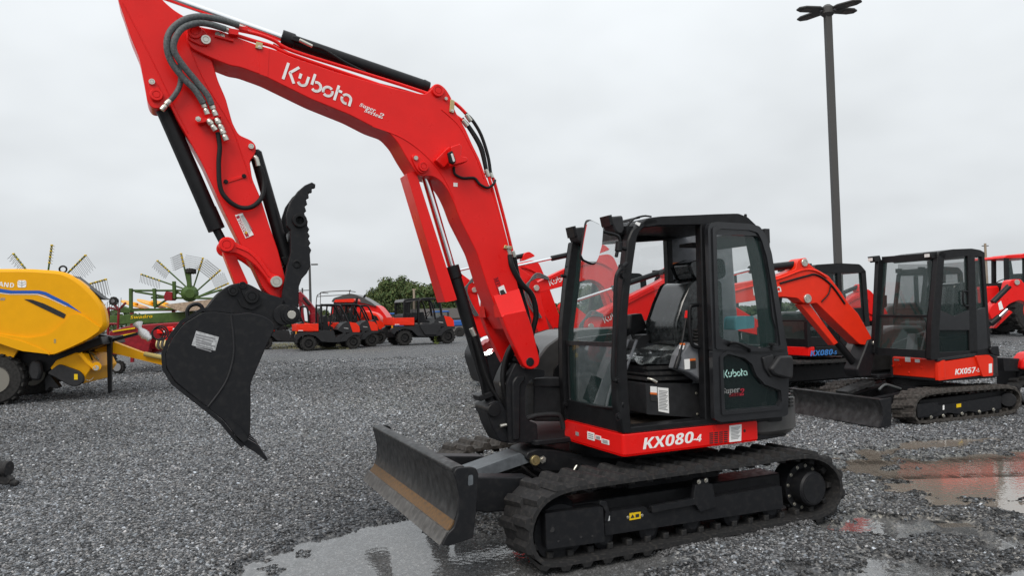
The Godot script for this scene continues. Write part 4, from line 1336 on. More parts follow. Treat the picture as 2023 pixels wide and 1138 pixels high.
	for k in 5:
		var z := lerpf(zb + 0.05, -zb - 0.05, k / 4.0)
		part("tooth", MB.new().prism(rnd(poly(fr, [462, 852, 488, 866, 508, 878, 530, 906, 527, 911, 504, 893, 483, 880], zb + 0.02), 0.008), z - 0.035, z + 0.035, 0.012), M.black_steel, Bk)
	for s in [-1.0, 1.0]:
		part("ear", MB.new().prism(rnd(poly(fr, [398, 622, 430, 580, 442, 570, 457, 562, 480, 558, 494, 562, 517, 575, 534, 582, 562, 590, 570, 606, 562, 640, 545, 654, 500, 645, 420, 645], -0.19), 0.03), s * 0.2, s * 0.165, 0.006), M.black_steel, Bk)
	part("coupler_arc", MB.new().prism(rnd(poly(fr, [473, 590, 480, 602, 496, 606, 510, 601, 519, 597, 515, 603, 498, 612, 478, 606, 470, 592], -0.2), 0.01), -0.215, -0.19, 0.003), M.black, Bk)
	for q in [[461, 575, 0.034], [480, 564, 0.026], [498, 586, 0.05]]:
		pin(lp3(fr, q[0], q[1], -0.2), q[2], -0.212, Bk, M.black)
	part("coupler_lever", MB.new().prism(rnd(poly(fr, [472, 563, 482, 558, 490, 564, 512, 580, 512, 594, 498, 600, 484, 592], -0.2), 0.03), -0.214, -0.195, 0.004), M.black_steel, Bk)
	hose(fr, [373, 630, -0.1, 371, 614, -0.1, 378, 604, -0.1, 391, 601, -0.1, 400, 607, -0.1, 402, 618, -0.1], 0.014, "lifting_eye", M.black_steel, Bk, 10)
	sticker(fr, [388.5, 653.6, 433.6, 666, 426, 693, 379.5, 682], zb, M.silver_wrap, Bk, "foil_label")
	print_rows(fr, 388, 658, 426, 688, 9.0, 6, zb, M.rim_grey, Bk)
	# thumb
	var Th := Node3D.new()
	Th.name = "thumb"
	E.add_child(Th, true)
	var to := [617, 360, 624, 364, 623.5, 371, 617, 372, 617, 380, 610, 381, 611, 391, 605.5, 394, 608, 404, 603, 408, 606, 417, 602, 421, 604, 428, 609, 437, 608, 446, 612, 453, 609, 459, 613, 466, 610, 472, 614.5, 480, 611, 486, 616, 494, 613, 502, 614.5, 525, 607, 540, 597, 551, 591.5, 566, 591, 606, 578, 624, 562, 618, 557, 603, 559, 575, 563, 555, 568, 527, 575, 499, 575, 455, 567, 446, 567.5, 421, 575, 398, 589, 378, 603, 366]
	for z in [-0.2, 0.08]:
		part("plate", MB.new().prism(poly(fr, to, -0.2), z, z + 0.05, 0.006), M.black_steel, Th)
	part("spreader", MB.new().prism(rnd(poly(fr, [572, 455, 604, 455, 606, 520, 575, 520], -0.1), 0.02), -0.16, 0.1, 0.01), M.black, Th)
	var tc := lp3(fr, 592, 436, -0.2)
	part("hub", MB.new().lathe_line(Vector3(tc.x, tc.y, -0.15), Vector3(tc.x, tc.y, -0.25), [[0.0, 0.052], [0.075, 0.052], [0.08, 0.048], [0.08, 0.03], [0.05, 0.03], [0.05, 0.0]], 24), M.black, Th)
	part("bushing", MB.new().lathe_line(lp3(fr, 587, 522, -0.19), lp3(fr, 587, 522, -0.21), [[0.0, 0.03], [0.016, 0.03], [0.02, 0.026], [0.02, 0.02], [0.004, 0.018], [0.004, 0.0]], 16), M.black, Th)
	var hb := lp3(fr, 575, 622, -0.24)
	part("base_hub", MB.new().lathe_line(Vector3(hb.x, hb.y, 0.24), Vector3(hb.x, hb.y, -0.27), [[0.0, 0.07], [0.48, 0.07], [0.49, 0.066], [0.49, 0.05], [0.51, 0.05], [0.51, 0.0]], 28), M.black_steel, Th)
	part("base_pin", MB.new().cyl(lp3(fr, 577, 622, -0.275), lp3(fr, 577, 622, -0.285), 0.03, 20), M.zinc, Th)
	part("base_collar", MB.new().cyl(lp3(fr, 562, 622, -0.2), lp3(fr, 562, 622, -0.23), 0.075, 24), M.black_steel, Th)
	var TC := Node3D.new()
	TC.name = "thumb_cylinder"
	E.add_child(TC, true)
	var t0 := lp3(fr, 504, 297, 0.0)
	var t1 := lp3(fr, 566, 512, 0.0)
	ln = t0.distance_to(t1)
	part("barrel", MB.new().lathe_line(t0, t1, [[0.0, 0.03], [0.02, 0.046], [ln - 0.1, 0.046], [ln - 0.1, 0.05], [ln, 0.05]], 20), M.black, TC)
	part("rod", MB.new().cyl(lp3(fr, 573, 450, 0.02), lp3(fr, 590, 437, 0.02), 0.022, 14), M.chrome, TC)
	part("rod_clevis", MB.new().prism(rnd(poly(fr, [554, 508, 572, 503, 578, 520, 562, 528], -0.05), 0.02), -0.05, 0.05, 0.01), M.black, TC)

func main_cab(fr: Transform3D, E: Node3D) -> void:
	var zl := -1.02   # left-hand side
	var zr := -0.08   # right-hand side
	var F := Node3D.new()
	F.name = "cab_frame"
	E.add_child(F, true)
	# left-hand pillars, roof rail, sill
	part("front_pillar", MB.new().prism(rnd(poly(fr, [1231, 858, 1219, 800, 1218, 760, 1220, 660, 1227, 590, 1234, 530, 1240, 474, 1248, 455, 1262, 441, 1280, 431, 1300, 430, 1300, 443, 1279, 446, 1266, 455, 1259, 470, 1252, 518, 1245.5, 570, 1241, 616, 1239, 695, 1242, 774, 1249, 858], zl), 0.02), zl, zl + 0.09, 0.012), M.black, F)
	part("roof_rail", MB.new().prism(rnd(poly(fr, [1270, 440, 1280, 431, 1306, 427.5, 1420, 423, 1458, 422, 1476, 429, 1494, 446, 1494, 452, 1384, 443, 1300, 444, 1275, 448], zl), 0.02), zl, zl + 0.09, 0.015), M.black, F)
	part("centre_pillar", MB.new().prism(poly(fr, [1384, 438, 1402, 438, 1414, 836, 1394, 838], zl), zl + 0.002, zl + 0.08, 0.008), M.black, F)
	part("rear_pillar", MB.new().prism(rnd(poly(fr, [1480, 440, 1494, 447, 1514, 500, 1531, 600, 1541, 700, 1545, 832, 1518, 834, 1518, 700, 1508, 600, 1496, 520], zl), 0.02), zl + 0.002, zl + 0.09, 0.01), M.black, F)
	part("sill", MB.new().prism(poly(fr, [1240, 858, 1240, 845, 1400, 828, 1545, 815, 1545, 830, 1400, 842], zl), zl + 0.003, zl + 0.14, 0.006), M.black, F)
	part("quarter_panel", MB.new().prism(poly(fr, [1400, 700, 1542, 690, 1545, 830, 1410, 838], zl), zl + 0.03, zl + 0.06, 0.004), M.plastic, F)
	# right-hand side: front pillar, lining and window
	part("front_pillar", MB.new().prism(rnd(poly(fr, [1130, 478, 1150, 474, 1142, 575, 1132, 650, 1132, 745, 1137, 838, 1117, 834, 1111, 745, 1110, 645, 1117, 570], zr - 0.04), 0.015), zr - 0.05, zr + 0.03, 0.012), M.black, F)
	part("side_lining", MB.new().prism(poly(fr, [1321, 440, 1440, 440, 1470, 840, 1250, 846, 1140, 812, 1140, 676, 1239, 664, 1325, 650], zr), zr - 0.02, zr + 0.03, 0.01), M.cab_grey, F)
	part("window_frame", MB.new().prism(poly(fr, [1312, 455, 1323, 455, 1329, 655, 1320, 655], zr), zr - 0.035, zr + 0.035, 0.006), M.black, F)
	part("window_frame", MB.new().prism(poly(fr, [1140, 668, 1239, 655, 1326, 644, 1327, 655, 1239, 668, 1140, 682], zr), zr - 0.037, zr + 0.037, 0.006), M.black, F)
	part("window_frame", MB.new().prism(poly(fr, [1140, 470, 1325, 455, 1400, 440, 1400, 450, 1325, 474, 1148, 486], zr), zr - 0.036, zr + 0.036, 0.006), M.black, F)
	var G := Node3D.new()
	G.name = "cab_glazing"
	E.add_child(G, true)
	part("side_pane", MB.new().prism(poly(fr, [1146, 475, 1318, 465, 1324, 655, 1140, 680], zr), zr, zr + 0.006, 0.0), M.glass, G)
	part("lining_panel", MB.new().prism(rnd(poly(fr, [1327, 552, 1366, 552, 1362, 610, 1330, 606], zr), 0.02), zr - 0.05, zr - 0.01, 0.01), M.plastic, F)
	sticker(fr, [1327, 520, 1358, 518, 1358, 534, 1328, 534], zr - 0.02, M.print_dark, F)
	sticker(fr, [1327, 519, 1357, 517, 1357, 521, 1327, 523], zr - 0.021, M.decal_orange, F)
	sticker(fr, [1296, 660, 1308, 659, 1308, 668, 1296, 669], zr - 0.02, M.white, F)
	sticker(fr, [1296, 660, 1308, 659, 1308, 664, 1296, 665], zr - 0.022, M.decal_red, F)
	# roof
	var roof := rnd(poly(fr, [1255, 452, 1268, 438, 1282, 430, 1306, 427, 1420, 422, 1458, 421, 1474, 428, 1490, 443, 1480, 448, 1400, 443, 1300, 446], zl), 0.02)
	part("roof", MB.new().prism(roof, zl + 0.03, zr + 0.02, 0.02), M.black, F)
	part("roof_cap", MB.new().cyl(lp3(fr, 1472, 430, -0.9), lp3(fr, 1472, 423, -0.9), 0.012, 10), M.black, F)
	part("ceiling_panel", MB.new().box(Vector3(lp(fr, 1372, 470, -0.5).x, 2.36, -0.5), Vector3(0.2, 0.03, 0.2), 0.008), M.print_dark, F)
	# front: header, middle rail, lower panel, panes
	var nt := lp3(fr, 1240, 466, zl + 0.04)
	var ftp := lp3(fr, 1142, 481, zr - 0.03)
	var nb := lp3(fr, 1228, 812, zl + 0.04)
	var fb := lp3(fr, 1123, 796, zr - 0.03)
	var nm := lp3(fr, 1214, 681, zl + 0.04)
	var fm := lp3(fr, 1120, 677, zr - 0.03)
	part("header", MB.new().beam(PackedVector3Array([nt + Vector3(-0.03, 0.03, 0), ftp + Vector3(-0.03, 0.03, 0)]), Vector3(1, 0, 0), 0.08, 0.09), M.black, F)
	part("middle_rail", MB.new().beam(PackedVector3Array([nm, fm]), Vector3(1, 0, 0), 0.03, 0.035), M.plastic, F)
	part("front_panel", MB.new().box(Vector3(0.625, 0.965, (zl + zr) / 2.0), Vector3(0.05, 0.17, zr - zl - 0.03), 0.012), M.black, F)
	for q in [["windscreen", nt, ftp, fm, nm], ["lower_windscreen", nm, fm, fb, nb]]:
		var mb := MB.new()
		for s in [0.0, 0.006]:
			mb.fquad(q[1] + Vector3(s, 0, 0), q[2] + Vector3(s, 0, 0), q[3] + Vector3(s, 0, 0), q[4] + Vector3(s, 0, 0), Vector3(1 if s > 0 else -1, 0, 0))
		part(q[0], mb, M.glass, G)
	part("pane_seal", MB.new().tube(curve([fm + Vector3(0.012, 0, -0.05), fb + Vector3(0.012, 0.1, -0.05), fb + Vector3(0.012, 0.02, -0.14), nb + Vector3(0.012, 0.02, 0.02), nb + Vector3(0.012, 0.1, 0.0)], 4), 0.012, 6), M.black, F)
	# grab rail outside the near pillar
	hose(fr, [1238, 520, -1.05, 1222, 536, -1.06, 1216, 560, -1.06, 1214, 640, -1.06, 1210, 740, -1.06, 1216, 752, -1.06], 0.016, "grab_rail", M.black, F, 10)
	for q in [[1227, 529], [1229, 545], [1220, 752], [1222, 823]]:
		bolt(lp3(fr, q[0], q[1], -1.05), 0.02, F, M.black)
	for q in [[1118, 526, 1130, 529], [1108, 545, 1122, 547]]:
		part("stud", MB.new().cyl(lp3(fr, q[0], q[1], zr), lp3(fr, q[2], q[3], zr), 0.014, 8), M.black, F)
	bolt(lp3(fr, 1117, 799, zr - 0.05), 0.02, F, M.black)
	# back wall with its window
	var xr := -0.84
	var bw := MB.new()
	for s in [[zl + 0.03, zl + 0.08, 0.88, 2.45], [zr - 0.05, zr + 0.02, 0.88, 2.45]]:
		bw.box(Vector3(xr, (s[2] + s[3]) / 2, (s[0] + s[1]) / 2), Vector3(0.05, s[3] - s[2], s[1] - s[0]), 0.004)
	bw.box(Vector3(xr + 0.001, 1.17, (zl + zr) / 2), Vector3(0.052, 0.62, zr - zl - 0.05), 0.004)
	bw.box(Vector3(xr + 0.001, 2.4, (zl + zr) / 2), Vector3(0.052, 0.12, zr - zl - 0.05), 0.004)
	part("back_wall", bw, M.plastic, F)
	part("rear_pane", MB.new().box(Vector3(xr, 1.9, (zl + zr) / 2), Vector3(0.006, 0.95, zr - zl - 0.1), 0.0), M.glass, G)
	# floor
	part("floor_mat", MB.new().box(Vector3(0.1, 0.875, (zl + zr) / 2), Vector3(1.0, 0.02, zr - zl - 0.04), 0.0), M.floor_mat, F)
	for k in 14:
		part("mat_rib", MB.new().box(Vector3(0.2, 0.888, zl + 0.16 + k * 0.05), Vector3(0.75, 0.008, 0.022), 0.003), M.floor_mat, F)
	# seat
	var S := Node3D.new()
	S.name = "seat"
	E.add_child(S, true)
	part("backrest", MB.new().prism(rnd(poly(fr, [1362, 558, 1392, 550, 1420, 556, 1424, 676, 1336, 682, 1331, 640, 1346, 594], -0.75), 0.04), -0.78, -0.34, 0.05), M.seat_wrap, S)
	part("headrest", MB.new().prism(rnd(poly(fr, [1362, 520, 1395, 508, 1430, 512, 1434, 546, 1400, 560, 1374, 550], -0.7), 0.04), -0.7, -0.42, 0.05), M.seat_wrap, S)
	part("cushion", MB.new().prism(rnd(poly(fr, [1256, 716, 1264, 705, 1299, 692, 1352, 690, 1360, 716, 1281, 719], -0.72), 0.03), -0.8, -0.32, 0.04), M.seat_wrap, S)
	part("plastic_cover", MB.new().loft(wrap_rings(fr)), M.clear_sheet, S)
	part("suspension", MB.new().prism(rnd(poly(fr, [1268, 724, 1280, 716, 1372, 714, 1380, 740, 1366, 757, 1276, 757], -0.75), 0.03), -0.78, -0.34, 0.03), M.black, S)
	for k in 3:
		part("bellows_fold", MB.new().prism(rnd(poly(fr, [1272, 723 + k * 11, 1372, 720 + k * 11, 1374, 726 + k * 11, 1270, 730 + k * 11], -0.75), 0.008), -0.8, -0.33, 0.01), M.rubber, S)
	var sb := MB.new().prism(rnd(poly(fr, [1273, 757, 1398, 757, 1398, 826, 1275, 818], -0.8), 0.01), -0.82, -0.25, 0.01)
	part("seat_box", sb, M.plastic, S)
	sticker(fr, [1284, 763, 1297, 764, 1297.5, 793, 1285, 792], -0.822, M.white, S)
	sticker(fr, [1284, 776, 1297, 777, 1297.5, 793, 1285, 792], -0.824, M.print_dark, S)
	sticker(fr, [1284, 775, 1297, 776, 1297.2, 780, 1284, 779], -0.826, M.decal_orange, S)
	sticker(fr, [1298.5, 765, 1319.5, 767, 1321, 816.5, 1300.5, 812.5], -0.822, M.white, S)
	print_rows(fr, 1301, 770, 1318, 809, 2.0, 13, -0.822, M.print_grey, S)
	bolt(lp3(fr, 1375, 777, -0.82), 0.008, S, M.zinc)
	bolt(lp3(fr, 1377, 818, -0.82), 0.008, S, M.zinc)
	hose(fr, [1279, 748, -0.8, 1288, 750, -0.83, 1297, 755, -0.84], 0.012, "adjuster_lever", M.zinc, S)
	# consoles and levers
	var Cn := Node3D.new()
	Cn.name = "console"
	E.add_child(Cn, true)
	part("housing", MB.new().prism(rnd(poly(fr, [1352, 679, 1362, 676, 1398, 690, 1398, 758, 1387, 759, 1357, 738, 1330, 728, 1337, 700], -0.88), 0.015), -0.93, -0.8, 0.012), M.cab_grey, Cn)
	sticker(fr, [1343, 678, 1353, 678, 1349, 691, 1341, 689], -0.933, M.white, Cn)
	sticker(fr, [1343, 678, 1353, 678, 1352, 682, 1342, 681], -0.935, M.decal_orange, Cn)
	sticker(fr, [1351, 710, 1362, 709, 1362, 729, 1352, 730], -0.933, M.white, Cn)
	sticker(fr, [1362, 709, 1373, 708, 1374, 727, 1362, 729], -0.933, M.print_dark, Cn)
	sticker(fr, [1362, 709, 1373, 708, 1373, 712, 1362, 713], -0.935, M.decal_orange, Cn)
	hose(fr, [1356, 625, -0.9, 1349, 665, -0.92, 1341, 705, -0.94, 1335, 728, -0.95], 0.012, "safety_lever", M.black, Cn)
	part("lever_knob", MB.new().cyl(lp3(fr, 1357, 614, -0.9), lp3(fr, 1355, 629, -0.9), 0.016, 10), M.red, Cn)
	hose(fr, [1341, 705, -0.94, 1337, 718, -0.95, 1334, 728, -0.95], 0.02, "lever_foot", M.black, Cn)
	for k in 5:
		var w := 0.055 - k * 0.004
		var p := lp3(fr, 1378, 682 - k * 6.5, -0.86)
		part("boot_fold", MB.new().lathe_line(p, p + Vector3(0, 0.025, 0), [[0.0, w * 0.8], [0.012, w], [0.025, w * 0.8]], 14), M.rubber, Cn)
	part("joystick", MB.new().tube(curve([lp3(fr, 1378, 655, -0.86), lp3(fr, 1384, 640, -0.86), lp3(fr, 1386, 622, -0.86)]), [0.02, 0.02, 0.021, 0.022, 0.024, 0.026, 0.026, 0.026, 0.027, 0.028, 0.028, 0.026, 0.02], 10), M.black, Cn)
	hose(fr, [1390, 603, -0.95, 1370, 603, -0.96, 1362, 610, -0.96, 1362, 650, -0.96, 1366, 678, -0.96, 1376, 686, -0.96, 1392, 684, -0.95], 0.016, "grab_handle", M.black, Cn, 10)
	var C2 := Node3D.new()
	C2.name = "console"
	E.add_child(C2, true)
	part("housing", MB.new().prism(rnd(poly(fr, [1226, 706, 1276, 683, 1294, 684, 1290, 712, 1270, 722, 1263, 757, 1226, 762], -0.3), 0.015), -0.34, -0.14, 0.012), M.cab_grey, C2)
	part("lower_housing", MB.new().prism(rnd(poly(fr, [1236, 764, 1272, 764, 1274, 810, 1240, 806], -0.3), 0.01), -0.32, -0.12, 0.008), M.cab_grey, C2)
	part("dashboard", MB.new().prism(rnd(poly(fr, [1248, 690, 1250, 672, 1262, 662, 1290, 660, 1292, 666, 1276, 670, 1262, 690], -0.3), 0.012), -0.36, -0.14, 0.01), M.plastic, C2)
	part("monitor", MB.new().prism(rnd(poly(fr, [1238, 650, 1240, 622, 1262, 619, 1272, 645, 1266, 654, 1244, 662], -0.25), 0.015), -0.3, -0.2, 0.01), M.black, C2)
	hose(fr, [1256, 690, -0.28, 1252, 668, -0.28, 1245, 650, -0.26], 0.018, "monitor_stem", M.black, C2)
	part("armrest", MB.new().prism(rnd(poly(fr, [1300, 686, 1310, 672, 1322, 668, 1328, 690, 1304, 692], -0.4), 0.015), -0.46, -0.36, 0.012), M.plastic, C2)
	# pedals and travel levers
	for z in [-0.62, -0.5]:
		part("travel_lever", MB.new().tube(curve([Vector3(0.5, 0.9, z), Vector3(0.46, 1.1, z), Vector3(0.3, 1.45, z), Vector3(0.26, 1.56, z - 0.02)]), 0.012, 8), M.cab_grey, C2)
	part("control_tower", MB.new().beam(PackedVector3Array([Vector3(0.55, 0.92, -0.35), Vector3(0.28, 1.5, -0.35)]), Vector3(0, 0, 1), 0.13, 0.09), M.cab_grey, C2)
	part("screen", MB.new().beam(PackedVector3Array([Vector3(0.55, 1.05, -0.35), Vector3(0.46, 1.24, -0.35)]), Vector3(0, 0, 1), 0.09, 0.1), M.black, C2)
	# door, folded right back along the side
	var D := Node3D.new()
	D.name = "door"
	E.add_child(D, true)
	var zd := -1.1
	part("upper_frame", MB.new().ring(rnd(poly(fr, [1398, 452, 1402, 441, 1415, 438, 1480, 442, 1500, 447, 1513, 465, 1524, 500, 1535, 570, 1546, 640, 1556, 694, 1500, 700, 1407, 694], zd), 0.02), rnd(poly(fr, [1415, 463, 1494, 466, 1503, 474, 1518, 551, 1526, 627, 1533, 650, 1534, 679, 1526, 685, 1499, 687, 1470, 679, 1442, 673.5, 1425, 669.6, 1420, 660], zd), 0.012), zd, zd + 0.045), M.satin, D)
	part("lower_frame", MB.new().ring(rnd(poly(fr, [1407, 693, 1500, 699, 1556, 693, 1558, 747, 1556, 819, 1548, 823, 1424, 834, 1411, 829], zd), 0.015), rnd(poly(fr, [1428, 706, 1437, 699, 1468, 708, 1482, 719, 1491, 742, 1507, 760, 1538, 772, 1540, 790, 1535, 801, 1432, 811], zd), 0.012), zd, zd + 0.044), M.satin, D)
	part("inner_trim", MB.new().ring(rnd(poly(fr, [1405, 450, 1418, 444, 1478, 448, 1498, 453, 1508, 470, 1518, 505, 1530, 575, 1540, 645, 1548, 690, 1500, 695, 1412, 690], zd), 0.02), rnd(poly(fr, [1410, 458, 1420, 452, 1478, 455, 1494, 460, 1502, 475, 1512, 508, 1524, 577, 1534, 645, 1539, 684, 1500, 690, 1418, 684], zd), 0.015), zd - 0.014, zd + 0.005), M.satin, D)
	part("lower_trim", MB.new().ring(rnd(poly(fr, [1420, 704, 1434, 693, 1470, 702, 1488, 716, 1498, 740, 1512, 754, 1546, 767, 1548, 796, 1540, 809, 1424, 820], zd), 0.015), rnd(poly(fr, [1426, 706, 1436, 699, 1468, 707, 1483, 719, 1492, 742, 1508, 759, 1540, 771, 1542, 793, 1536, 803, 1430, 813], zd), 0.012), zd - 0.012, zd + 0.005), M.satin, D)
	part("upper_pane", MB.new().prism(poly(fr, [1413, 460, 1496, 463, 1506, 476, 1522, 551, 1530, 627, 1537, 650, 1537, 682, 1499, 690, 1420, 672], zd), zd + 0.02, zd + 0.026, 0.0), M.glass, D)
	part("lower_pane", MB.new().prism(poly(fr, [1426, 700, 1440, 696, 1470, 706, 1484, 716, 1494, 742, 1509, 757, 1542, 769, 1540, 803, 1430, 814], zd), zd + 0.02, zd + 0.026, 0.0), M.tinted_glass, D)
	hose(fr, [1438, 682, zd, 1444, 677, zd - 0.04, 1456, 678, zd - 0.05, 1470, 684, zd - 0.05, 1478, 688, zd - 0.04, 1480, 694, zd], 0.012, "pull_handle", M.black, D, 10)
	part("latch_box", MB.new().prism(rnd(poly(fr, [1524, 712, 1530, 703, 1554, 702, 1558, 710, 1557, 745, 1550, 748, 1520, 740, 1512, 728], zd), 0.02), zd - 0.06, zd, 0.015), M.plastic, D)
	part("latch_plate", MB.new().prism(rnd(poly(fr, [1503, 706, 1524, 700, 1528, 740, 1520, 746, 1508, 728], zd), 0.015), zd - 0.02, zd, 0.006), M.plastic, D)
	part("knob", MB.new().lathe_line(lp3(fr, 1525, 692, zd - 0.02), lp3(fr, 1524, 678, zd - 0.02), [[0.0, 0.012], [0.04, 0.012], [0.045, 0.03], [0.055, 0.03], [0.06, 0.02], [0.06, 0.0]], 14), M.black, D)
	part("hinge", MB.new().cyl(lp3(fr, 1398, 470, -1.06), lp3(fr, 1399, 510, -1.06), 0.014, 10), M.black, D)
	part("hinge", MB.new().cyl(lp3(fr, 1410, 760, -1.06), lp3(fr, 1411, 800, -1.06), 0.014, 10), M.black, D)
	var k0 := lp3(fr, 1431, 747, zd)
	var k1 := lp3(fr, 1478, 745, zd)
	wordmark(side_at(Vector3(k0.x, k0.y, zd + 0.014), 0.03), k0.distance_to(k1) / 3.95, M.pale_teal, D)
	var q1 := lp3(fr, 1446, 772, zd)
	text("Super", 0.04, side_at(Vector3(q1.x, q1.y, zd + 0.014), 0.02), M.print_grey, D, "lettering", 500, 0.25, 1.1, true)
	var q2 := lp3(fr, 1456, 779, zd)
	text("Series", 0.032, side_at(Vector3(q2.x, q2.y, zd + 0.014), 0.02), M.dealer_red, D, "lettering", 500, 0.25, 1.1, true)
	var q3 := lp3(fr, 1468, 775, zd)
	text("2", 0.055, side_at(Vector3(q3.x, q3.y, zd + 0.014), 0.02), M.decal_red, D, "lettering", 800, 0.25, 1.1, true)
	# coolant bottle standing behind the pane
	part("fluid_bottle", MB.new().prism(rnd(poly(fr, [1437, 652, 1437, 630, 1441, 625, 1470, 624, 1474, 629, 1474, 648], -0.6), 0.015), -0.7, -0.55, 0.02), M.blue_bottle, E)
	# lamps and mirrors
	for q in [[[1206, 428, 1231, 425.5, 1234.5, 455, 1227, 464, 1217, 459, 1209, 442], -0.97, -0.82], [[1135, 450, 1155, 448, 1160, 470, 1152, 482, 1144, 478, 1138, 464], -0.22, -0.07]]:
		var L := Node3D.new()
		L.name = "work_lamp"
		E.add_child(L, true)
		var pp := poly(fr, q[0], q[1])
		part("housing", MB.new().prism(rnd(pp, 0.02), q[1], q[2], 0.012), M.plastic, L)
		var lo := pp[5]
		var hi := pp[0]
		var zm: float = (q[1] + q[2]) / 2
		var lens := MB.new()
		lens.xf = Transform3D(Basis(Vector3(hi.x - lo.x, hi.y - lo.y, 0).normalized(), Vector3(0, 0, 1).cross(Vector3(hi.x - lo.x, hi.y - lo.y, 0).normalized()), Vector3(0, 0, 1)), Vector3((hi.x + lo.x) / 2, (hi.y + lo.y) / 2, zm))
		lens.box(Vector3(0, 0.004, 0), Vector3(hi.distance_to(lo) * 1.5, 0.03, 0.145), 0.008)
		part("bezel", lens, M.black, L)
		var ln2 := MB.new()
		ln2.xf = lens.xf
		ln2.box(Vector3(-0.005, 0.018, 0), Vector3(hi.distance_to(lo) * 1.15, 0.01, 0.085), 0.004)
		part("lens", ln2, M.lamp_lens, L)
		part("bracket", MB.new().cyl(Vector3(pp[3].x - 0.02, pp[3].y + 0.02, zm), Vector3(pp[3].x - 0.06, pp[3].y - 0.06, zm), 0.02, 8), M.black, L)
	var Mi := Node3D.new()
	Mi.name = "wing_mirror"
	E.add_child(Mi, true)
	var mo := rnd(poly(fr, [1157, 440, 1160, 434, 1167, 433.5, 1186, 443, 1191, 451, 1189, 486, 1182, 512, 1177, 522, 1170, 523.6, 1151, 515, 1146.7, 507, 1151, 475], -1.0), 0.012)
	part("housing", MB.new().prism(mo, -1.0, -0.97, 0.01), M.black, Mi)
	var mi := PackedVector2Array()
	var cm := Vector2.ZERO
	for p in mo:
		cm += p / mo.size()
	for p in mo:
		mi.append(cm + (p - cm) * 0.93)
	var face := part("mirror_face", MB.new().prism(mi, -1.009, -0.994, 0.0), M.mirror, Mi)
	var mc := Vector3(cm.x, cm.y, -1.0)
	face.transform = Transform3D(Basis(Vector3.RIGHT, deg_to_rad(-2.3)), mc) * Transform3D(Basis.IDENTITY, -mc)
	hose(fr, [1185, 456, -0.98, 1196, 459, -0.98, 1213, 463, -0.99, 1222, 468, -1.0, 1225, 480, -1.0], 0.012, "arm", M.black, Mi, 8)
	part("clamp", MB.new().cyl(lp3(fr, 1223, 478, -1.0), lp3(fr, 1221, 497, -1.0), 0.028, 12), M.black, Mi)
	part("stem", MB.new().cyl(lp3(fr, 1219, 497, -1.0), lp3(fr, 1217, 508, -1.0), 0.014, 8), M.black, Mi)
	part("bracket", MB.new().cyl(lp3(fr, 1224, 489, -1.0), lp3(fr, 1238, 493, -1.0), 0.016, 8), M.black, Mi)
	# guard mesh over the front of the roof
	var Gd := Node3D.new()
	Gd.name = "roof_guard"
	E.add_child(Gd, true)
	for k in 5:
		var z := zl + 0.12 + k * 0.15
		part("guard_bar", MB.new().tube(curve([lp3(fr, 1236, 452, z), lp3(fr, 1250, 434, z), lp3(fr, 1270, 427, z), lp3(fr, 1286, 428, z)]), 0.008, 6), M.black, Gd)
	for k in 4:
		var t := k / 3.0
		var a := lp3(fr, lerpf(1238, 1276, t), lerpf(448, 426, pow(t, 0.5)), zl + 0.12)
		part("guard_bar", MB.new().cyl(a, a + Vector3(0, 0, 0.6), 0.007, 6), M.black, Gd)
	sticker(fr, [1254, 442, 1257, 438, 1265, 441, 1262, 447], zl, M.white, F)
	# round mirror on the far side of the boom
	var Rm := Node3D.new()
	Rm.name = "round_mirror"
	E.add_child(Rm, true)
	var rc := lp3(fr, 962, 683, 0.62)
	var tocam := (fr.affine_inverse().basis * Vector3(-0.25, 0.5, 0.9)).normalized()
	part("housing", MB.new().lathe_line(rc - tocam * 0.05, rc, [[0.0, 0.03], [0.02, 0.08], [0.045, 0.108], [0.052, 0.106]], 24), M.black, Rm)
	part("mirror_face", MB.new().lathe_line(rc + tocam * 0.006, rc + tocam * 0.03, [[0.0, 0.1], [0.0012, 0.07], [0.002, 0.03], [0.0022, 0.0]], 24, false), M.mirror, Rm)
	part("stalk", MB.new().tube(curve([rc - tocam * 0.03, rc + Vector3(0.0, -0.12, 0.02), rc + Vector3(-0.05, -0.35, 0.0), rc + Vector3(-0.2, -0.6, 0.0)]), 0.012, 8), M.black, Rm)

# crumpled clear film lying over the cushion
func wrap_rings(fr: Transform3D) -> Array:
	var a := lp(fr, 1252, 718, -0.72)
	var b := lp(fr, 1345, 688, -0.72)
	var n := FastNoiseLite.new()
	n.seed = 5
	n.frequency = 9.0
	var o := []
	for i in 12:
		var t := i / 11.0
		var row := []
		for k in 10:
			var z := lerpf(-0.84, -0.3, k / 9.0)
			var p := a.lerp(b, t)
			row.append(Vector3(p.x, p.y + 0.03 + n.get_noise_2d(t * 0.6, z) * 0.05 - 0.04 * pow(absf(z + 0.56) * 3.4, 4.0), z))
		o.append(row)
	for r in o:
		var back: Array = r.duplicate()
		back.reverse()
		for q in back:
			r.append(q - Vector3(0, 0.004, 0))
	return o

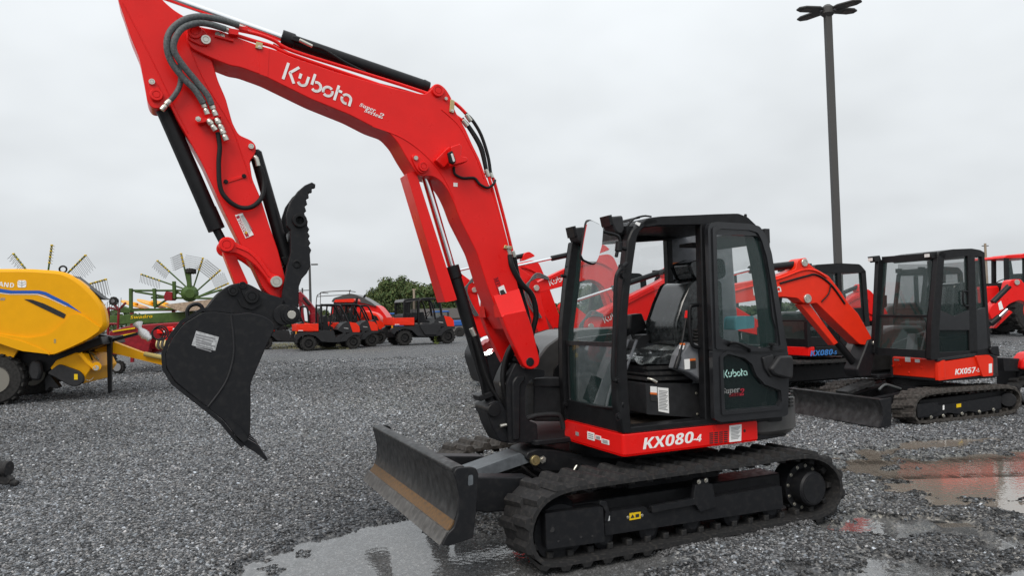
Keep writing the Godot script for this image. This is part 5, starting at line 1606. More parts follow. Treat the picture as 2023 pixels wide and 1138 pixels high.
# ---------- smaller excavator beside the puddle ----------
func second_excavator() -> void:
	var fr := frame(Vector3.ZERO, 19.5)
	fr.origin = gp(1808, 841) - fr.basis.x * 1.08 + fr.basis.z * 0.98
	fr.origin.y = 0.0
	var E := thing("excavator", "smaller red excavator with closed cab and lowered blade standing beyond the muddy puddle", "excavator", fr)
	var UPX := Transform3D(Basis(Vector3(1, 0, 0), Vector3(0, 0, -1), Vector3(0, 1, 0)), Vector3.ZERO)
	var loop := poly(fr, [1812, 785, 1806, 800, 1804, 818, 1808, 832, 1820, 841, 1850, 840, 1926, 832, 1981, 824, 2005, 815, 2016, 800, 2018, 785, 2010, 768, 1990, 763, 1940, 767, 1880, 771, 1835, 776], -0.98)
	for i in loop.size():
		loop[i].y = maxf(loop[i].y, 0.02)
	var T := track(E, loop, -0.98, -0.58, 32, M.dusty_rubber, 0.03)
	part("side_frame", MB.new().prism(rnd(poly(fr, [1806, 800, 1849, 795, 1851, 801, 1880, 797, 1975, 782, 1975, 806, 1930, 815, 1910, 812, 1895, 818, 1870, 815, 1850, 822, 1810, 826], -0.92), 0.01), -0.93, -0.7, 0.01), M.black_steel, T)
	part("idler_cover", MB.new().prism(rnd(poly(fr, [1806, 799, 1847, 794, 1849, 812, 1830, 820, 1808, 824], -0.92), 0.01), -0.955, -0.9, 0.008), M.black_steel, T)
	part("frame_core", MB.new().prism(poly(fr, [1815, 790, 1985, 770, 1985, 808, 1815, 828], -0.85), -0.85, -0.6, 0.01), M.black, T)
	part("drive_motor", MB.new().cyl(lp3(fr, 1990, 790, -0.7), lp3(fr, 1990, 790, -0.94), 0.11, 24, 0.01), M.black_steel, T)
	sticker(fr, [1888, 798.5, 1897, 797, 1897, 804, 1888, 805.5], -0.932, M.decal_yellow, T)
	sticker(fr, [1861, 801, 1864, 800, 1864, 809, 1861, 810], -0.932, M.white, T)
	for q in [[1838, 824], [1862, 821], [1899, 817], [1933, 813], [1961, 809]]:
		bolt(lp3(fr, q[0], q[1], -0.93), 0.018, T, M.zinc)
	for i in 4:
		var x := lerpf(0.6, -0.7, i / 3.0)
		part("roller", MB.new().cyl(Vector3(x, 0.11, -0.65), Vector3(x, 0.11, -0.9), 0.065, 14), M.black, T)
	var T2 := track(E, loop, 0.58, 0.98, 32, M.dusty_rubber, 0.03)
	part("side_frame", MB.new().box(Vector3(-0.05, 0.24, 0.78), Vector3(1.6, 0.2, 0.2), 0.02), M.black_steel, T2)
	part("carbody", MB.new().box(Vector3(0, 0.38, 0), Vector3(1.0, 0.22, 1.2), 0.03), M.black_steel, E)
	part("slew_ring", MB.new().cyl(Vector3(0, 0.45, 0), Vector3(0, 0.62, 0), 0.42, 28), M.black, E)
	# blade
	var B := Node3D.new()
	B.name = "blade"
	E.add_child(B, true)
	var bf := flat([1.72, 0.42, 1.66, 0.3, 1.66, 0.18, 1.71, 0.1, 1.75, 0.02, 1.7, 0.02, 1.62, 0.1, 1.6, 0.3, 1.64, 0.43])
	part("moldboard", MB.new().prism(bf, -0.96, 0.96, 0.004), M.blade_steel, B)
	part("end_plate", MB.new().prism(rnd(flat([1.75, 0.42, 1.7, 0.3, 1.7, 0.18, 1.76, 0.02, 1.55, 0.03, 1.52, 0.44]), 0.02), -0.985, -0.96, 0.004), M.black_steel, B)
	part("end_plate", MB.new().prism(rnd(flat([1.75, 0.42, 1.7, 0.3, 1.7, 0.18, 1.76, 0.02, 1.55, 0.03, 1.52, 0.44]), 0.02), 0.96, 0.985, 0.004), M.black_steel, B)
	for z in [-0.35, 0.35]:
		part("push_arm", MB.new().beam(PackedVector3Array([Vector3(1.6, 0.25, z), Vector3(0.4, 0.36, z)]), Vector3(0, 0, 1), 0.12, 0.14), M.black_steel, B)
	part("cylinder_guard", MB.new().beam(PackedVector3Array([Vector3(1.5, 0.42, 0.0), Vector3(0.95, 0.56, 0.0)]), Vector3(0, 0, 1), 0.26, 0.05), M.blade_steel, B)
	part("lift_cylinder", MB.new().cyl(Vector3(1.6, 0.33, 0), Vector3(0.6, 0.5, 0), 0.05, 12), M.black, B)
	hose(fr, [1735, 770, -0.2, 1748, 760, -0.2, 1765, 764, -0.2, 1778, 768, -0.2], 0.02, "hose", M.grey_hose, B)
	# deck and skirts
	var dk := MB.new()
	dk.xf = UPX
	dk.prism(rnd(flat([0.45, 0.88, -0.7, 0.88, -0.95, 0.75, -1.05, 0.3, -1.08, 0, -1.0, -0.6, -0.8, -0.85, 0.4, -0.85, 0.55, -0.4, 0.75, -0.3, 0.75, 0.0, 0.45, 0.0]), 0.05), 0.6, 0.66, 0.01)
	part("deck", dk, M.black_steel, E)
	var S := Node3D.new()
	S.name = "skirt"
	E.add_child(S, true)
	var s1 := MB.new()
	s1.xf = UPX
	s1.prism(rnd(flat([0.46, 0.9, 0.36, 0.91, 0.3, 0.86, 0.36, 0.02, 0.46, 0.0]), 0.04), 0.635, 0.945, 0.02)
	part("front_panel", s1, M.orange, S)
	part("side_panel", MB.new().prism(rnd(poly(fr, [1853, 752, 1852, 716, 1924, 705, 1938, 741], -0.9), 0.01), -0.9, -0.84, 0.008), M.orange, S)
	part("rear_panel", MB.new().prism(rnd(poly(fr, [1924, 703, 1950, 701, 1958, 708, 1958, 742, 1938, 744], -0.91), 0.02), -0.93, -0.84, 0.015), M.orange, S)
	part("step_strip", MB.new().prism(poly(fr, [1851, 714, 1851, 708, 1926, 698, 1926, 704], -0.9), -0.905, -0.84, 0.006), M.plastic, S)
	var c0 := lp3(fr, 1905, 733, -0.9)
	text("KX057", 0.085, side_at(Vector3(c0.x, c0.y, -0.902), 0.03), M.white, S, "lettering", 900, 0.25, 1.25)
	var c1 := lp3(fr, 1928.5, 731, -0.9)
	text("-5", 0.06, side_at(Vector3(c1.x - 0.02, c1.y, -0.902), 0.03), M.white, S, "lettering", 900, 0.2, 1.3)
	sticker(fr, [1952, 719, 1958, 718, 1958, 736, 1952, 737], -0.932, M.white, S)
	for q in [[1792, 708, 0.1, 0.08], [1811, 711, 0.09, 0.05]]:
		var a := lx3(fr, q[0], q[1] + 2, 0.462)
		part("sticker", MB.new().box(Vector3(0.462, a.y, a.z), Vector3(0.004, q[3], q[2]), 0.0), M.white, S)
	var dp := lx3(fr, 1770, 711, 0.462)
	part("data_plate", MB.new().box(Vector3(0.462, dp.y, dp.z), Vector3(0.004, 0.03, 0.1), 0.0), M.print_grey, S)
	for q in [[1776, 721], [1794, 736], [1819, 726], [1763, 723]]:
		var a := lx3(fr, q[0], q[1], 0.462)
		part("panel_bolt", MB.new().cyl(Vector3(0.45, a.y, a.z), Vector3(0.472, a.y, a.z), 0.02, 10), M.orange, S)
	var cw := MB.new()
	cw.xf = UPX
	cw.prism(rnd(flat([-0.6, 0.88, -0.85, 0.84, -1.0, 0.6, -1.08, 0.2, -1.08, -0.2, -1.0, -0.6, -0.8, -0.88, -0.6, -0.9]), 0.1), 0.63, 0.97, 0.03)
	part("counterweight", cw, M.plastic, E)
	part("engine_hood", MB.new().prism(rnd(flat([-0.62, 0.95, -0.62, 1.45, -0.8, 1.5, -1.0, 1.35, -1.04, 0.95]), 0.06), -0.5, 0.85, 0.03), M.black, E)
	part("right_hood", MB.new().prism(rnd(flat([0.55, 0.66, 0.62, 1.0, 0.45, 1.3, 0.1, 1.42, -0.65, 1.42, -0.65, 0.66]), 0.1), 0.3, 0.9, 0.05), M.hood_grey, E)
	part("mirror_bracket", MB.new().prism(rnd(poly(fr, [1951, 690, 1955, 684, 1968, 683, 1971, 704, 1955, 700], -0.9), 0.02), -0.93, -0.88, 0.01), M.black, E)
	# cab
	var zl := -0.9
	var zr := 0.03
	var F := Node3D.new()
	F.name = "cab_frame"
	E.add_child(F, true)
	part("front_pillar", MB.new().prism(rnd(poly(fr, [1838, 710, 1840, 640, 1848, 560, 1852, 505, 1858, 498, 1868, 500, 1864, 512, 1861, 560, 1857, 615, 1854, 650, 1855, 700, 1857, 710], zl), 0.015), zl, zl + 0.1, 0.012), M.black, F)
	part("roof", MB.new().prism(rnd(poly(fr, [1852, 503, 1856, 497, 1880, 492.5, 1918, 491, 1935, 494, 1944, 499, 1944, 508, 1912, 505, 1864, 512], zl), 0.02), zl, zr, 0.03), M.black, F)
	part("centre_pillar", MB.new().prism(poly(fr, [1911, 502, 1925, 502, 1931, 700, 1915, 702], zl), zl + 0.002, zl + 0.08, 0.008), M.black, F)
	part("rear_pillar", MB.new().prism(poly(fr, [1938, 498, 1944, 500, 1957, 690, 1951, 695], zl), zl + 0.002, zl + 0.08, 0.008), M.black, F)
	part("sill", MB.new().prism(poly(fr, [1840, 712, 1840, 697, 1915, 693, 1958, 686, 1958, 700, 1850, 711], zl), zl + 0.002, zl + 0.1, 0.006), M.black, F)
	part("door_panel", MB.new().prism(rnd(poly(fr, [1855, 620, 1860, 614, 1884, 625, 1914, 612, 1916, 652, 1853, 652], zl), 0.01), zl + 0.004, zl + 0.05, 0.008), M.satin, F)
	part("rear_panel", MB.new().prism(poly(fr, [1927, 612, 1948, 606, 1958, 690, 1930, 698], zl), zl + 0.004, zl + 0.04, 0.006), M.satin, F)
	part("front_pillar", MB.new().prism(rnd(poly(fr, [1733, 515, 1750, 512, 1744, 600, 1739, 690, 1738, 700, 1724, 698, 1728, 620], zr - 0.03), 0.012), zr - 0.05, zr + 0.03, 0.01), M.black, F)
	part("right_pillar", MB.new().prism(flat([-0.62, 0.66, -0.5, 0.66, -0.45, 2.5, -0.58, 2.5]), zr - 0.05, zr + 0.02, 0.01), M.black, F)
	part("right_lining", MB.new().prism(flat([-0.6, 0.66, 0.45, 0.66, 0.42, 1.15, -0.6, 1.4]), zr - 0.04, zr + 0.02, 0.01), M.plastic, F)
	part("back_wall", MB.new().box(Vector3(-0.58, 1.05, (zl + zr) / 2), Vector3(0.05, 0.8, zr - zl - 0.1), 0.01), M.plastic, F)
	var nt := lp3(fr, 1853, 508, zl + 0.05)
	var ft := lp3(fr, 1742, 517, zr - 0.03)
	var nb := lp3(fr, 1838, 697, zl + 0.05)
	var fb := lp3(fr, 1731, 690, zr - 0.03)
	part("header", MB.new().beam(PackedVector3Array([nt + Vector3(-0.04, 0.02, 0), ft + Vector3(-0.04, 0.03, 0)]), Vector3(1, 0, 0), 0.1, 0.1), M.black, F)
	part("middle_rail", MB.new().beam(PackedVector3Array([nt.lerp(nb, 0.62), ft.lerp(fb, 0.62)]), Vector3(1, 0, 0), 0.03, 0.03), M.black, F)
	part("front_panel", MB.new().beam(PackedVector3Array([nb + Vector3(-0.02, -0.03, 0), fb + Vector3(-0.02, -0.03, 0)]), Vector3(1, 0, 0), 0.06, 0.12), M.black, F)
	var G := Node3D.new()
	G.name = "cab_glazing"
	E.add_child(G, true)
	var mb := MB.new()
	mb.fquad(nt, ft, fb, nb, Vector3(1, 0, 0))
	mb.fquad(nt - Vector3(0.006, 0, 0), ft - Vector3(0.006, 0, 0), fb - Vector3(0.006, 0, 0), nb - Vector3(0.006, 0, 0), Vector3(-1, 0, 0))
	part("windscreen", mb, M.dim_glass, G)
	part("door_pane", MB.new().prism(poly(fr, [1863, 510, 1912, 505, 1915, 612, 1884, 625, 1857, 615], zl), zl + 0.03, zl + 0.036, 0.0), M.dim_glass, G)
	part("lower_door_pane", MB.new().prism(poly(fr, [1854, 650, 1915, 650, 1916, 695, 1854, 699], zl), zl + 0.03, zl + 0.036, 0.0), M.tinted_glass, G)
	part("quarter_pane", MB.new().prism(poly(fr, [1924, 502, 1940, 500, 1948, 608, 1927, 613], zl), zl + 0.03, zl + 0.036, 0.0), M.dim_glass, G)
	part("rear_pane", MB.new().box(Vector3(-0.6, 1.95, (zl + zr) / 2), Vector3(0.006, 1.0, zr - zl - 0.12), 0.0), M.dim_glass, G)
	part("right_pane", MB.new().prism(flat([-0.5, 1.4, 0.4, 1.15, 0.2, 2.45, -0.45, 2.45]), zr - 0.01, zr - 0.004, 0.0), M.dim_glass, G)
	part("seat", MB.new().prism(rnd(poly(fr, [1862, 562, 1882, 558, 1904, 568, 1908, 640, 1858, 640, 1858, 610], -0.5), 0.06), -0.72, -0.2, 0.05), M.seat_wrap, E)
	part("seat_base", MB.new().box(Vector3(-0.2, 0.95, -0.45), Vector3(0.7, 0.6, 0.5), 0.04), M.black, E)
	for z in [-0.5, -0.38]:
		part("travel_lever", MB.new().tube(curve([Vector3(0.3, 0.7, z), Vector3(0.25, 1.0, z), Vector3(0.12, 1.35, z)]), 0.014, 6), M.cab_grey, E)
	part("control_tower", MB.new().beam(PackedVector3Array([Vector3(0.25, 0.75, -0.15), Vector3(0.12, 1.3, -0.15)]), Vector3(0, 0, 1), 0.14, 0.1), M.cab_grey, E)
	hose(fr, [1912, 577, -0.88, 1903, 575, -0.9, 1901, 582, -0.9, 1902, 598, -0.9, 1906, 604, -0.9, 1914, 603, -0.88], 0.014, "grab_handle", M.black, E)
	part("side_mirror", MB.new().prism(rnd(poly(fr, [1742, 585, 1752, 583, 1752, 606, 1744, 609], zr), 0.012), zr + 0.01, zr + 0.06, 0.01), M.black, E)
	for q in [[[1717, 507, 1732, 505, 1735, 515, 1723, 519], 0.05], [[1829, 499, 1845, 498, 1845, 509, 1833, 511], -0.78]]:
		var L := Node3D.new()
		L.name = "work_lamp"
		E.add_child(L, true)
		part("housing", MB.new().prism(rnd(poly(fr, q[0], q[1]), 0.015), q[1] - 0.06, q[1] + 0.06, 0.01), M.plastic, L)
		var p := lp(fr, q[0][0] + 2, q[0][1] + 6, q[1])
		part("lens", MB.new().box(Vector3(p.x + 0.01, p.y, q[1]), Vector3(0.02, 0.05, 0.09), 0.006), M.lamp_lens, L)
	# boom
	var Bm := Node3D.new()
	Bm.name = "boom"
	E.add_child(Bm, true)
	part("box", MB.new().prism(rnd(poly(fr, [1428, 588, 1434, 574, 1449, 562, 1498, 553, 1537, 545, 1571, 532, 1574, 517, 1581, 511, 1592, 509, 1597, 521, 1607, 529, 1637, 546, 1660, 576, 1676, 600, 1694, 619, 1721, 667, 1722, 676, 1712, 682, 1697, 680, 1655, 640, 1612, 598, 1598, 601, 1585, 598, 1575, 589, 1544, 586, 1502, 592, 1450, 600, 1432, 598], 0.06), 0.03, 3), 0.06, 0.3, 0.006), M.orange, Bm)
	pin(lp3(fr, 1587, 519, 0.06), 0.06, 0.045, Bm, M.zinc)
	pin(lp3(fr, 1593, 590, 0.06), 0.07, 0.045, Bm, M.zinc)
	hose(fr, [1450, 575, 0.05, 1537, 551, 0.05, 1584, 534, 0.05, 1610, 535, 0.05, 1632, 548, 0.05], 0.014, "pipe", M.orange, Bm)
	hose(fr, [1540, 560, 0.05, 1590, 546, 0.05, 1612, 543, 0.05, 1640, 562, 0.05, 1668, 600, 0.05], 0.016, "hose", M.hose, Bm)
	hose(fr, [1640, 562, 0.04, 1636, 580, 0.04, 1622, 596, 0.04], 0.01, "cable", M.hose, Bm)
	part("arm_cylinder_barrel", MB.new().cyl(lp3(fr, 1577, 522, 0.18), lp3(fr, 1480, 533, 0.18), 0.06, 18), M.black, Bm)
	part("arm_cylinder_rod", MB.new().cyl(lp3(fr, 1480, 533, 0.18), lp3(fr, 1405, 552, 0.18), 0.028, 12), M.chrome, Bm)
	var k0 := lp3(fr, 1488, 584, 0.06)
	wordmark(side_at(Vector3(k0.x, k0.y, 0.055), 0.1), 0.13, M.white, Bm)
	var BC := Node3D.new()
	BC.name = "boom_cylinder"
	E.add_child(BC, true)
	part("rod_guard", MB.new().prism(poly(fr, [1580, 601, 1597, 599, 1655, 677, 1647, 682], 0.12), 0.12, 0.26, 0.006), M.orange, BC)
	part("rod", MB.new().cyl(lp3(fr, 1592, 592, 0.19), lp3(fr, 1630, 650, 0.19), 0.03, 12), M.chrome, BC)
	part("barrel", MB.new().cyl(lp3(fr, 1628, 645, 0.19), lp3(fr, 1702, 738, 0.19), 0.06, 16), M.black, BC)
	part("swing_post", MB.new().prism(rnd(poly(fr, [1695, 745, 1690, 730, 1706, 690, 1712, 672, 1726, 668, 1732, 684, 1726, 700, 1718, 745], 0.05), 0.02), 0.03, 0.33, 0.02), M.black_steel, E)
	pin(lp3(fr, 1726, 678, 0.03), 0.05, 0.02, E, M.zinc)
	# arm hanging behind the large cab
	part("arm", MB.new().prism(rnd(poly(fr, [1405, 548, 1425, 545, 1442, 580, 1440, 680, 1425, 760, 1405, 760, 1412, 640], 0.1), 0.03), 0.08, 0.28, 0.006), M.orange, E)
	var bt := lp3(fr, 1412, 770, 0.1)
	part("bucket", MB.new().prism(rnd(PackedVector2Array([Vector2(bt.x - 0.3, bt.y + 0.1), Vector2(bt.x + 0.25, bt.y + 0.2), Vector2(bt.x + 0.4, bt.y - 0.1), Vector2(bt.x + 0.2, 0.05), Vector2(bt.x - 0.35, 0.03)]), 0.1), -0.1, 0.46, 0.02), M.black_steel, E)

# ---------- excavators parked in the row behind ----------
func row_excavator(fr: Transform3D, label: String, boom_px: Array, dy: float, blue := false, th := 1.0) -> Node3D:
	var E := thing("excavator", label, "excavator", fr, "excavators parked in the row behind")
	var UPX := Transform3D(Basis(Vector3(1, 0, 0), Vector3(0, 0, -1), Vector3(0, 1, 0)), Vector3.ZERO)
	var loop := flat([1.3, 0.62, 1.48, 0.5, 1.52, 0.3, 1.45, 0.12, 1.2, 0.03, -1.2, 0.03, -1.42, 0.1, -1.5, 0.3, -1.42, 0.5, -1.2, 0.64, 0, 0.6])
	track(E, loop, -1.1, -0.66, 30, M.rubber)
	track(E, loop, 0.66, 1.1, 30, M.rubber)
	part("carbody", MB.new().box(Vector3(0, 0.4, 0), Vector3(2.2, 0.4, 1.6), 0.03), M.black_steel, E)
	part("blade", MB.new().prism(flat([2.05, 0.5, 1.98, 0.36, 1.98, 0.2, 2.07, 0.04, 2.0, 0.04, 1.9, 0.2, 1.9, 0.36, 1.96, 0.52]), -1.08, 1.08, 0.006), M.black_steel, E)
	part("blade_arm", MB.new().box(Vector3(1.4, 0.3, 0), Vector3(1.2, 0.16, 0.9), 0.02), M.black_steel, E)
	var sk := MB.new()
	sk.xf = UPX
	sk.prism(rnd(flat([0.66, 1.0, 0.5, 1.0, 0.5, 0.0, 0.66, 0.0]), 0.03), 0.72, 0.9, 0.012)
	part("front_skirt", sk, M.red, E)
	part("side_skirt", MB.new().box(Vector3(-0.1, 0.81, -0.98), Vector3(1.19, 0.18, 0.05), 0.01), M.black if blue else M.red, E)
	part("deck", MB.new().box(Vector3(-0.1, 0.75, 0), Vector3(1.5, 0.1, 1.9), 0.02), M.black_steel, E)
	var cw := MB.new()
	cw.xf = UPX
	cw.prism(rnd(flat([-0.7, 1.0, -1.0, 0.94, -1.2, 0.6, -1.3, 0, -1.2, -0.6, -1.0, -0.95, -0.7, -1.0]), 0.12), 0.72, 1.4, 0.05)
	part("counterweight", cw, M.hood_grey, E)
	part("hood", MB.new().prism(rnd(flat([0.7, 0.8, 0.72, 1.2, 0.5, 1.5, 0.1, 1.6, -0.9, 1.6, -0.9, 0.8]), 0.1), 0.25, 1.0, 0.05), M.hood_grey, E)
	# cab
	var zl := -1.0
	var zr := -0.05
	var F := Node3D.new()
	F.name = "cab_frame"
	E.add_child(F, true)
	part("roof", MB.new().prism(rnd(flat([0.46, 2.42, 0.4, 2.53, -0.2, 2.56, -0.75, 2.54, -0.9, 2.4, -0.9, 2.36, 0.46, 2.36]), 0.06), zl, zr, 0.03), M.black, F)
	for z in [zl + 0.04, zr - 0.04]:
		part("front_pillar", MB.new().beam(PackedVector3Array([Vector3(0.64, 0.9, z), Vector3(0.64, 1.4, z), Vector3(0.44, 2.4, z)]), Vector3(0, 0, 1), 0.08, 0.08), M.black, F)
		part("centre_pillar", MB.new().beam(PackedVector3Array([Vector3(-0.2, 0.9, z), Vector3(-0.2, 2.4, z)]), Vector3(0, 0, 1), 0.07, 0.1), M.black, F)
		part("rear_pillar", MB.new().beam(PackedVector3Array([Vector3(-0.9, 0.9, z), Vector3(-0.84, 2.4, z)]), Vector3(0, 0, 1), 0.08, 0.12), M.black, F)
	part("lower_panel", MB.new().box(Vector3(-0.13, 1.0, zl + 0.05), Vector3(1.5, 0.2, 0.06), 0.01), M.black, F)
	part("rear_side_panel", MB.new().box(Vector3(-0.55, 1.35, zl + 0.05), Vector3(0.66, 0.6, 0.05), 0.01), M.black, F)
	part("front_panel", MB.new().box(Vector3(0.63, 0.98, (zl + zr) / 2), Vector3(0.05, 0.16, 0.9), 0.01), M.black, F)
	part("middle_rail", MB.new().box(Vector3(0.63, 1.42, (zl + zr) / 2), Vector3(0.03, 0.03, 0.9), 0.0), M.black, F)
	part("back_wall", MB.new().box(Vector3(-0.88, 1.2, (zl + zr) / 2), Vector3(0.05, 0.7, 0.88), 0.01), M.black, F)
	var G := Node3D.new()
	G.name = "cab_glazing"
	E.add_child(G, true)
	part("door_pane", MB.new().prism(flat([0.6, 1.1, 0.6, 1.4, 0.42, 2.36, -0.2, 2.36, -0.2, 1.1]), zl + 0.03, zl + 0.036, 0.0), M.tinted_glass, G)
	part("rear_side_pane", MB.new().prism(flat([-0.22, 1.62, -0.22, 2.36, -0.82, 2.36, -0.86, 1.62]), zl + 0.03, zl + 0.036, 0.0), M.glass, G)
	part("right_pane", MB.new().prism(flat([0.6, 1.5, 0.42, 2.36, -0.82, 2.36, -0.86, 1.5]), zr - 0.03, zr - 0.024, 0.0), M.glass, G)
	part("rear_pane", MB.new().box(Vector3(-0.87, 1.95, (zl + zr) / 2), Vector3(0.006, 0.82, 0.85), 0.0), M.glass, G)
	var ws := MB.new()
	ws.fquad(Vector3(0.645, 1.05, zl + 0.05), Vector3(0.645, 1.05, zr - 0.05), Vector3(0.645, 1.4, zr - 0.05), Vector3(0.645, 1.4, zl + 0.05), Vector3(1, 0, 0))
	ws.fquad(Vector3(0.645, 1.4, zl + 0.05), Vector3(0.645, 1.4, zr - 0.05), Vector3(0.45, 2.38, zr - 0.05), Vector3(0.45, 2.38, zl + 0.05), Vector3(1, 0.2, 0))
	part("windscreen", ws, M.glass, G)
	part("seat", MB.new().prism(rnd(flat([0.15, 1.15, 0.1, 1.28, -0.3, 1.3, -0.45, 1.95, -0.6, 1.95, -0.55, 1.15]), 0.06), -0.75, -0.3, 0.04), M.seat_wrap, E)
	for z in [zl + 0.12, zr - 0.1]:
		part("work_lamp", MB.new().box(Vector3(0.5, 2.5, z), Vector3(0.14, 0.12, 0.14), 0.02), M.plastic, E)
	part("swing_post", MB.new().box(Vector3(0.95, 0.95, 0.1), Vector3(0.3, 0.7, 0.32), 0.03), M.black_steel, E)
	# boom from the foot to the tip: [foot, bend, tip] in metres
	var f := Vector2(0.95, 1.25)
	var b: Vector2 = boom_px[0]
	var t: Vector2 = boom_px[1]
	var Bm := Node3D.new()
	Bm.name = "boom"
	E.add_child(Bm, true)
	var d1 := (b - f).normalized()
	var d2 := (t - b).normalized()
	var n1 := Vector2(-d1.y, d1.x)
	var n2 := Vector2(-d2.y, d2.x)
	if n2.y < 0.0:
		n2 = -n2
	if n1.x > 0.0:
		n1 = -n1
	var out := PackedVector2Array([f + n1 * 0.12 - d1 * 0.1, b + n1 * 0.2 - d1 * 0.55, b + (n1 + n2) * 0.1 + n1 * 0.1, b + n2 * 0.2 + d2 * 0.3, t + n2 * 0.09 * th, t + d2 * 0.12, t - n2 * 0.11 * th, b - n2 * 0.22 * th + d2 * 0.45, b - n1 * 0.28 * th - d1 * 0.42, f - n1 * 0.12 - d1 * 0.1])
	part("box", MB.new().prism(rnd(out, 0.18, 5), -0.03, 0.23, 0.006), M.red, Bm)
	var ear := b + n2 * 0.2 + n1 * 0.02
	part("ear", MB.new().prism(rnd(PackedVector2Array([ear - d2 * 0.18, ear + n2 * 0.16 - d2 * 0.06, ear + n2 * 0.16 + d2 * 0.08, ear + d2 * 0.2]), 0.06), 0.0, 0.2, 0.006), M.red, Bm)
	var e3 := ear + n2 * 0.1
	var top := t + Vector2(0.5, 0.42)
	part("arm_cylinder_barrel", MB.new().cyl(Vector3(e3.x, e3.y, 0.1), Vector3(lerpf(e3.x, top.x, 0.55), lerpf(e3.y, top.y, 0.55), 0.1), 0.055, 14), M.black, Bm)
	part("arm_cylinder_rod", MB.new().cyl(Vector3(lerpf(e3.x, top.x, 0.55), lerpf(e3.y, top.y, 0.55), 0.1), Vector3(top.x, top.y, 0.1), 0.028, 10), M.chrome, Bm)
	for k in 3:
		var o := n2 * (0.1 + 0.03 * k)
		part("pipe", MB.new().tube(curve([Vector3(t.x - d2.x * 0.3 + o.x * 0.7, t.y - d2.y * 0.3 + o.y * 0.7, -0.06), Vector3(b.x + d2.x * 0.35 + o.x, b.y + d2.y * 0.35 + o.y, -0.06), Vector3(b.x + n1.x * 0.12, b.y + n1.y * 0.12 - 0.2, -0.06)]), 0.013, 6), M.red, Bm)
		part("hose", MB.new().tube(curve([Vector3(t.x - d2.x * 0.3 + o.x * 0.7, t.y - d2.y * 0.3 + o.y * 0.7, -0.08), Vector3(t.x + 0.02, t.y + 0.2 + 0.04 * k, -0.1), Vector3(t.x + 0.26 - 0.03 * k, t.y + 0.02, -0.1), Vector3(t.x + 0.2 - 0.05 * k, t.y - 0.3, -0.08), Vector3(t.x + 0.0 - 0.04 * k, t.y - 0.6, -0.06)]), 0.018, 6), M.grey_hose, Bm)
	pin(Vector3(t.x, t.y, -0.03), 0.06, -0.045, Bm, M.zinc)
	wordmark(side_at(Vector3(t.x - d2.x * 0.3 - n2.x * 0.06, t.y - d2.y * 0.3 - n2.y * 0.06, -0.034), atan2(-d2.y, d2.x)), 0.13, M.white, Bm)
	var m := b - n1 * 0.25 - d1 * 0.35
	part("boom_cylinder_guard", MB.new().beam(PackedVector3Array([Vector3(m.x, m.y, 0.1), Vector3(lerpf(m.x, 1.25, 0.5), lerpf(m.y, 0.9, 0.5), 0.1)]), Vector3(0, 0, 1), 0.16, 0.1), M.red, Bm)
	part("boom_cylinder", MB.new().cyl(Vector3(lerpf(m.x, 1.25, 0.35), lerpf(m.y, 0.9, 0.35), 0.1), Vector3(1.25, 0.9, 0.1), 0.06, 12), M.black, Bm)
	var a1 := Vector2(t.x - 0.35, 0.95)
	part("arm", MB.new().prism(rnd(PackedVector2Array([top + Vector2(-0.05, 0.08), top + Vector2(0.08, -0.02), t + Vector2(0.3, -0.25), a1 + Vector2(0.1, 0), a1 + Vector2(-0.06, -0.06), t + Vector2(-0.12, -0.3), t + Vector2(-0.06, 0.12)]), 0.05), -0.01, 0.21, 0.006), M.red, E)
	part("bucket", MB.new().prism(rnd(PackedVector2Array([a1 + Vector2(-0.25, 0.15), a1 + Vector2(0.3, 0.2), a1 + Vector2(0.5, -0.2), Vector2(a1.x + 0.3, dy + 0.1), Vector2(a1.x - 0.3, dy + 0.06), a1 + Vector2(-0.3, -0.2)]), 0.12), -0.25, 0.45, 0.02), M.black_steel, E)
	return E

func row_excavators() -> void:
	var p := hit(Vector2(1597, 697), Vector3(0, 0.88, 0), Vector3.UP)
	var fr := frame(Vector3.ZERO, 21.0)
	fr.origin = p - fr.basis.x * 0.66 + fr.basis.z * 1.0
	fr.origin.y = ground_at(fr.origin.x, fr.origin.z)
	var bend := lp(fr, 1335, 562, 0.0)
	var tip := lp(fr, 1165, 645, 0.0)
	var E := row_excavator(fr, "red excavator with dark side skirt and blue model lettering, behind the smaller one", [bend, tip], 0.0, true, 2.0)
	var q := lp3(fr, 1624, 697, -1.0)
	text("KX080", 0.11, side_at(Vector3(q.x + 0.03, q.y, -1.006), 0.01), M.sky_blue, E, "lettering", 900, 0.25, 1.3)
	text("-5", 0.07, side_at(Vector3(q.x - 0.31, q.y - 0.01, -1.006), 0.01), M.sky_blue, E, "lettering", 900, 0.25, 1.2)
	# two more farther along, their booms crossing behind the big boom
	for k in 3:
		var tp: Vector2 = [Vector2(1058, 569), Vector2(936, 573), Vector2(1600, 650)][k]
		var bd: Vector2 = [Vector2(1196, 517), Vector2(1050, 527), Vector2(1708, 586)][k]
		var depth: float = [15.4, 17.6, 20.5][k]
		var f2 := frame(Vector3.ZERO, 21.0)
		var g := ground_at(0, -depth)
		var w := hit(bd, Vector3(0, 0, -depth), Vector3(0, 0, 1))
		f2.origin = Vector3(w.x, g, w.z) - f2.basis.x * 1.62
		var b2 := lp(f2, bd.x, bd.y, 0.0)
		var t2 := lp(f2, tp.x, tp.y, 0.0)
		row_excavator(f2, ["red excavator parked with its lettered boom raised behind the big boom foot", "red excavator at the end of the row, its arm showing left of the big boom", "red excavator boom showing in the gap before the smaller excavator's cab"][k], [b2, t2], 0.0)

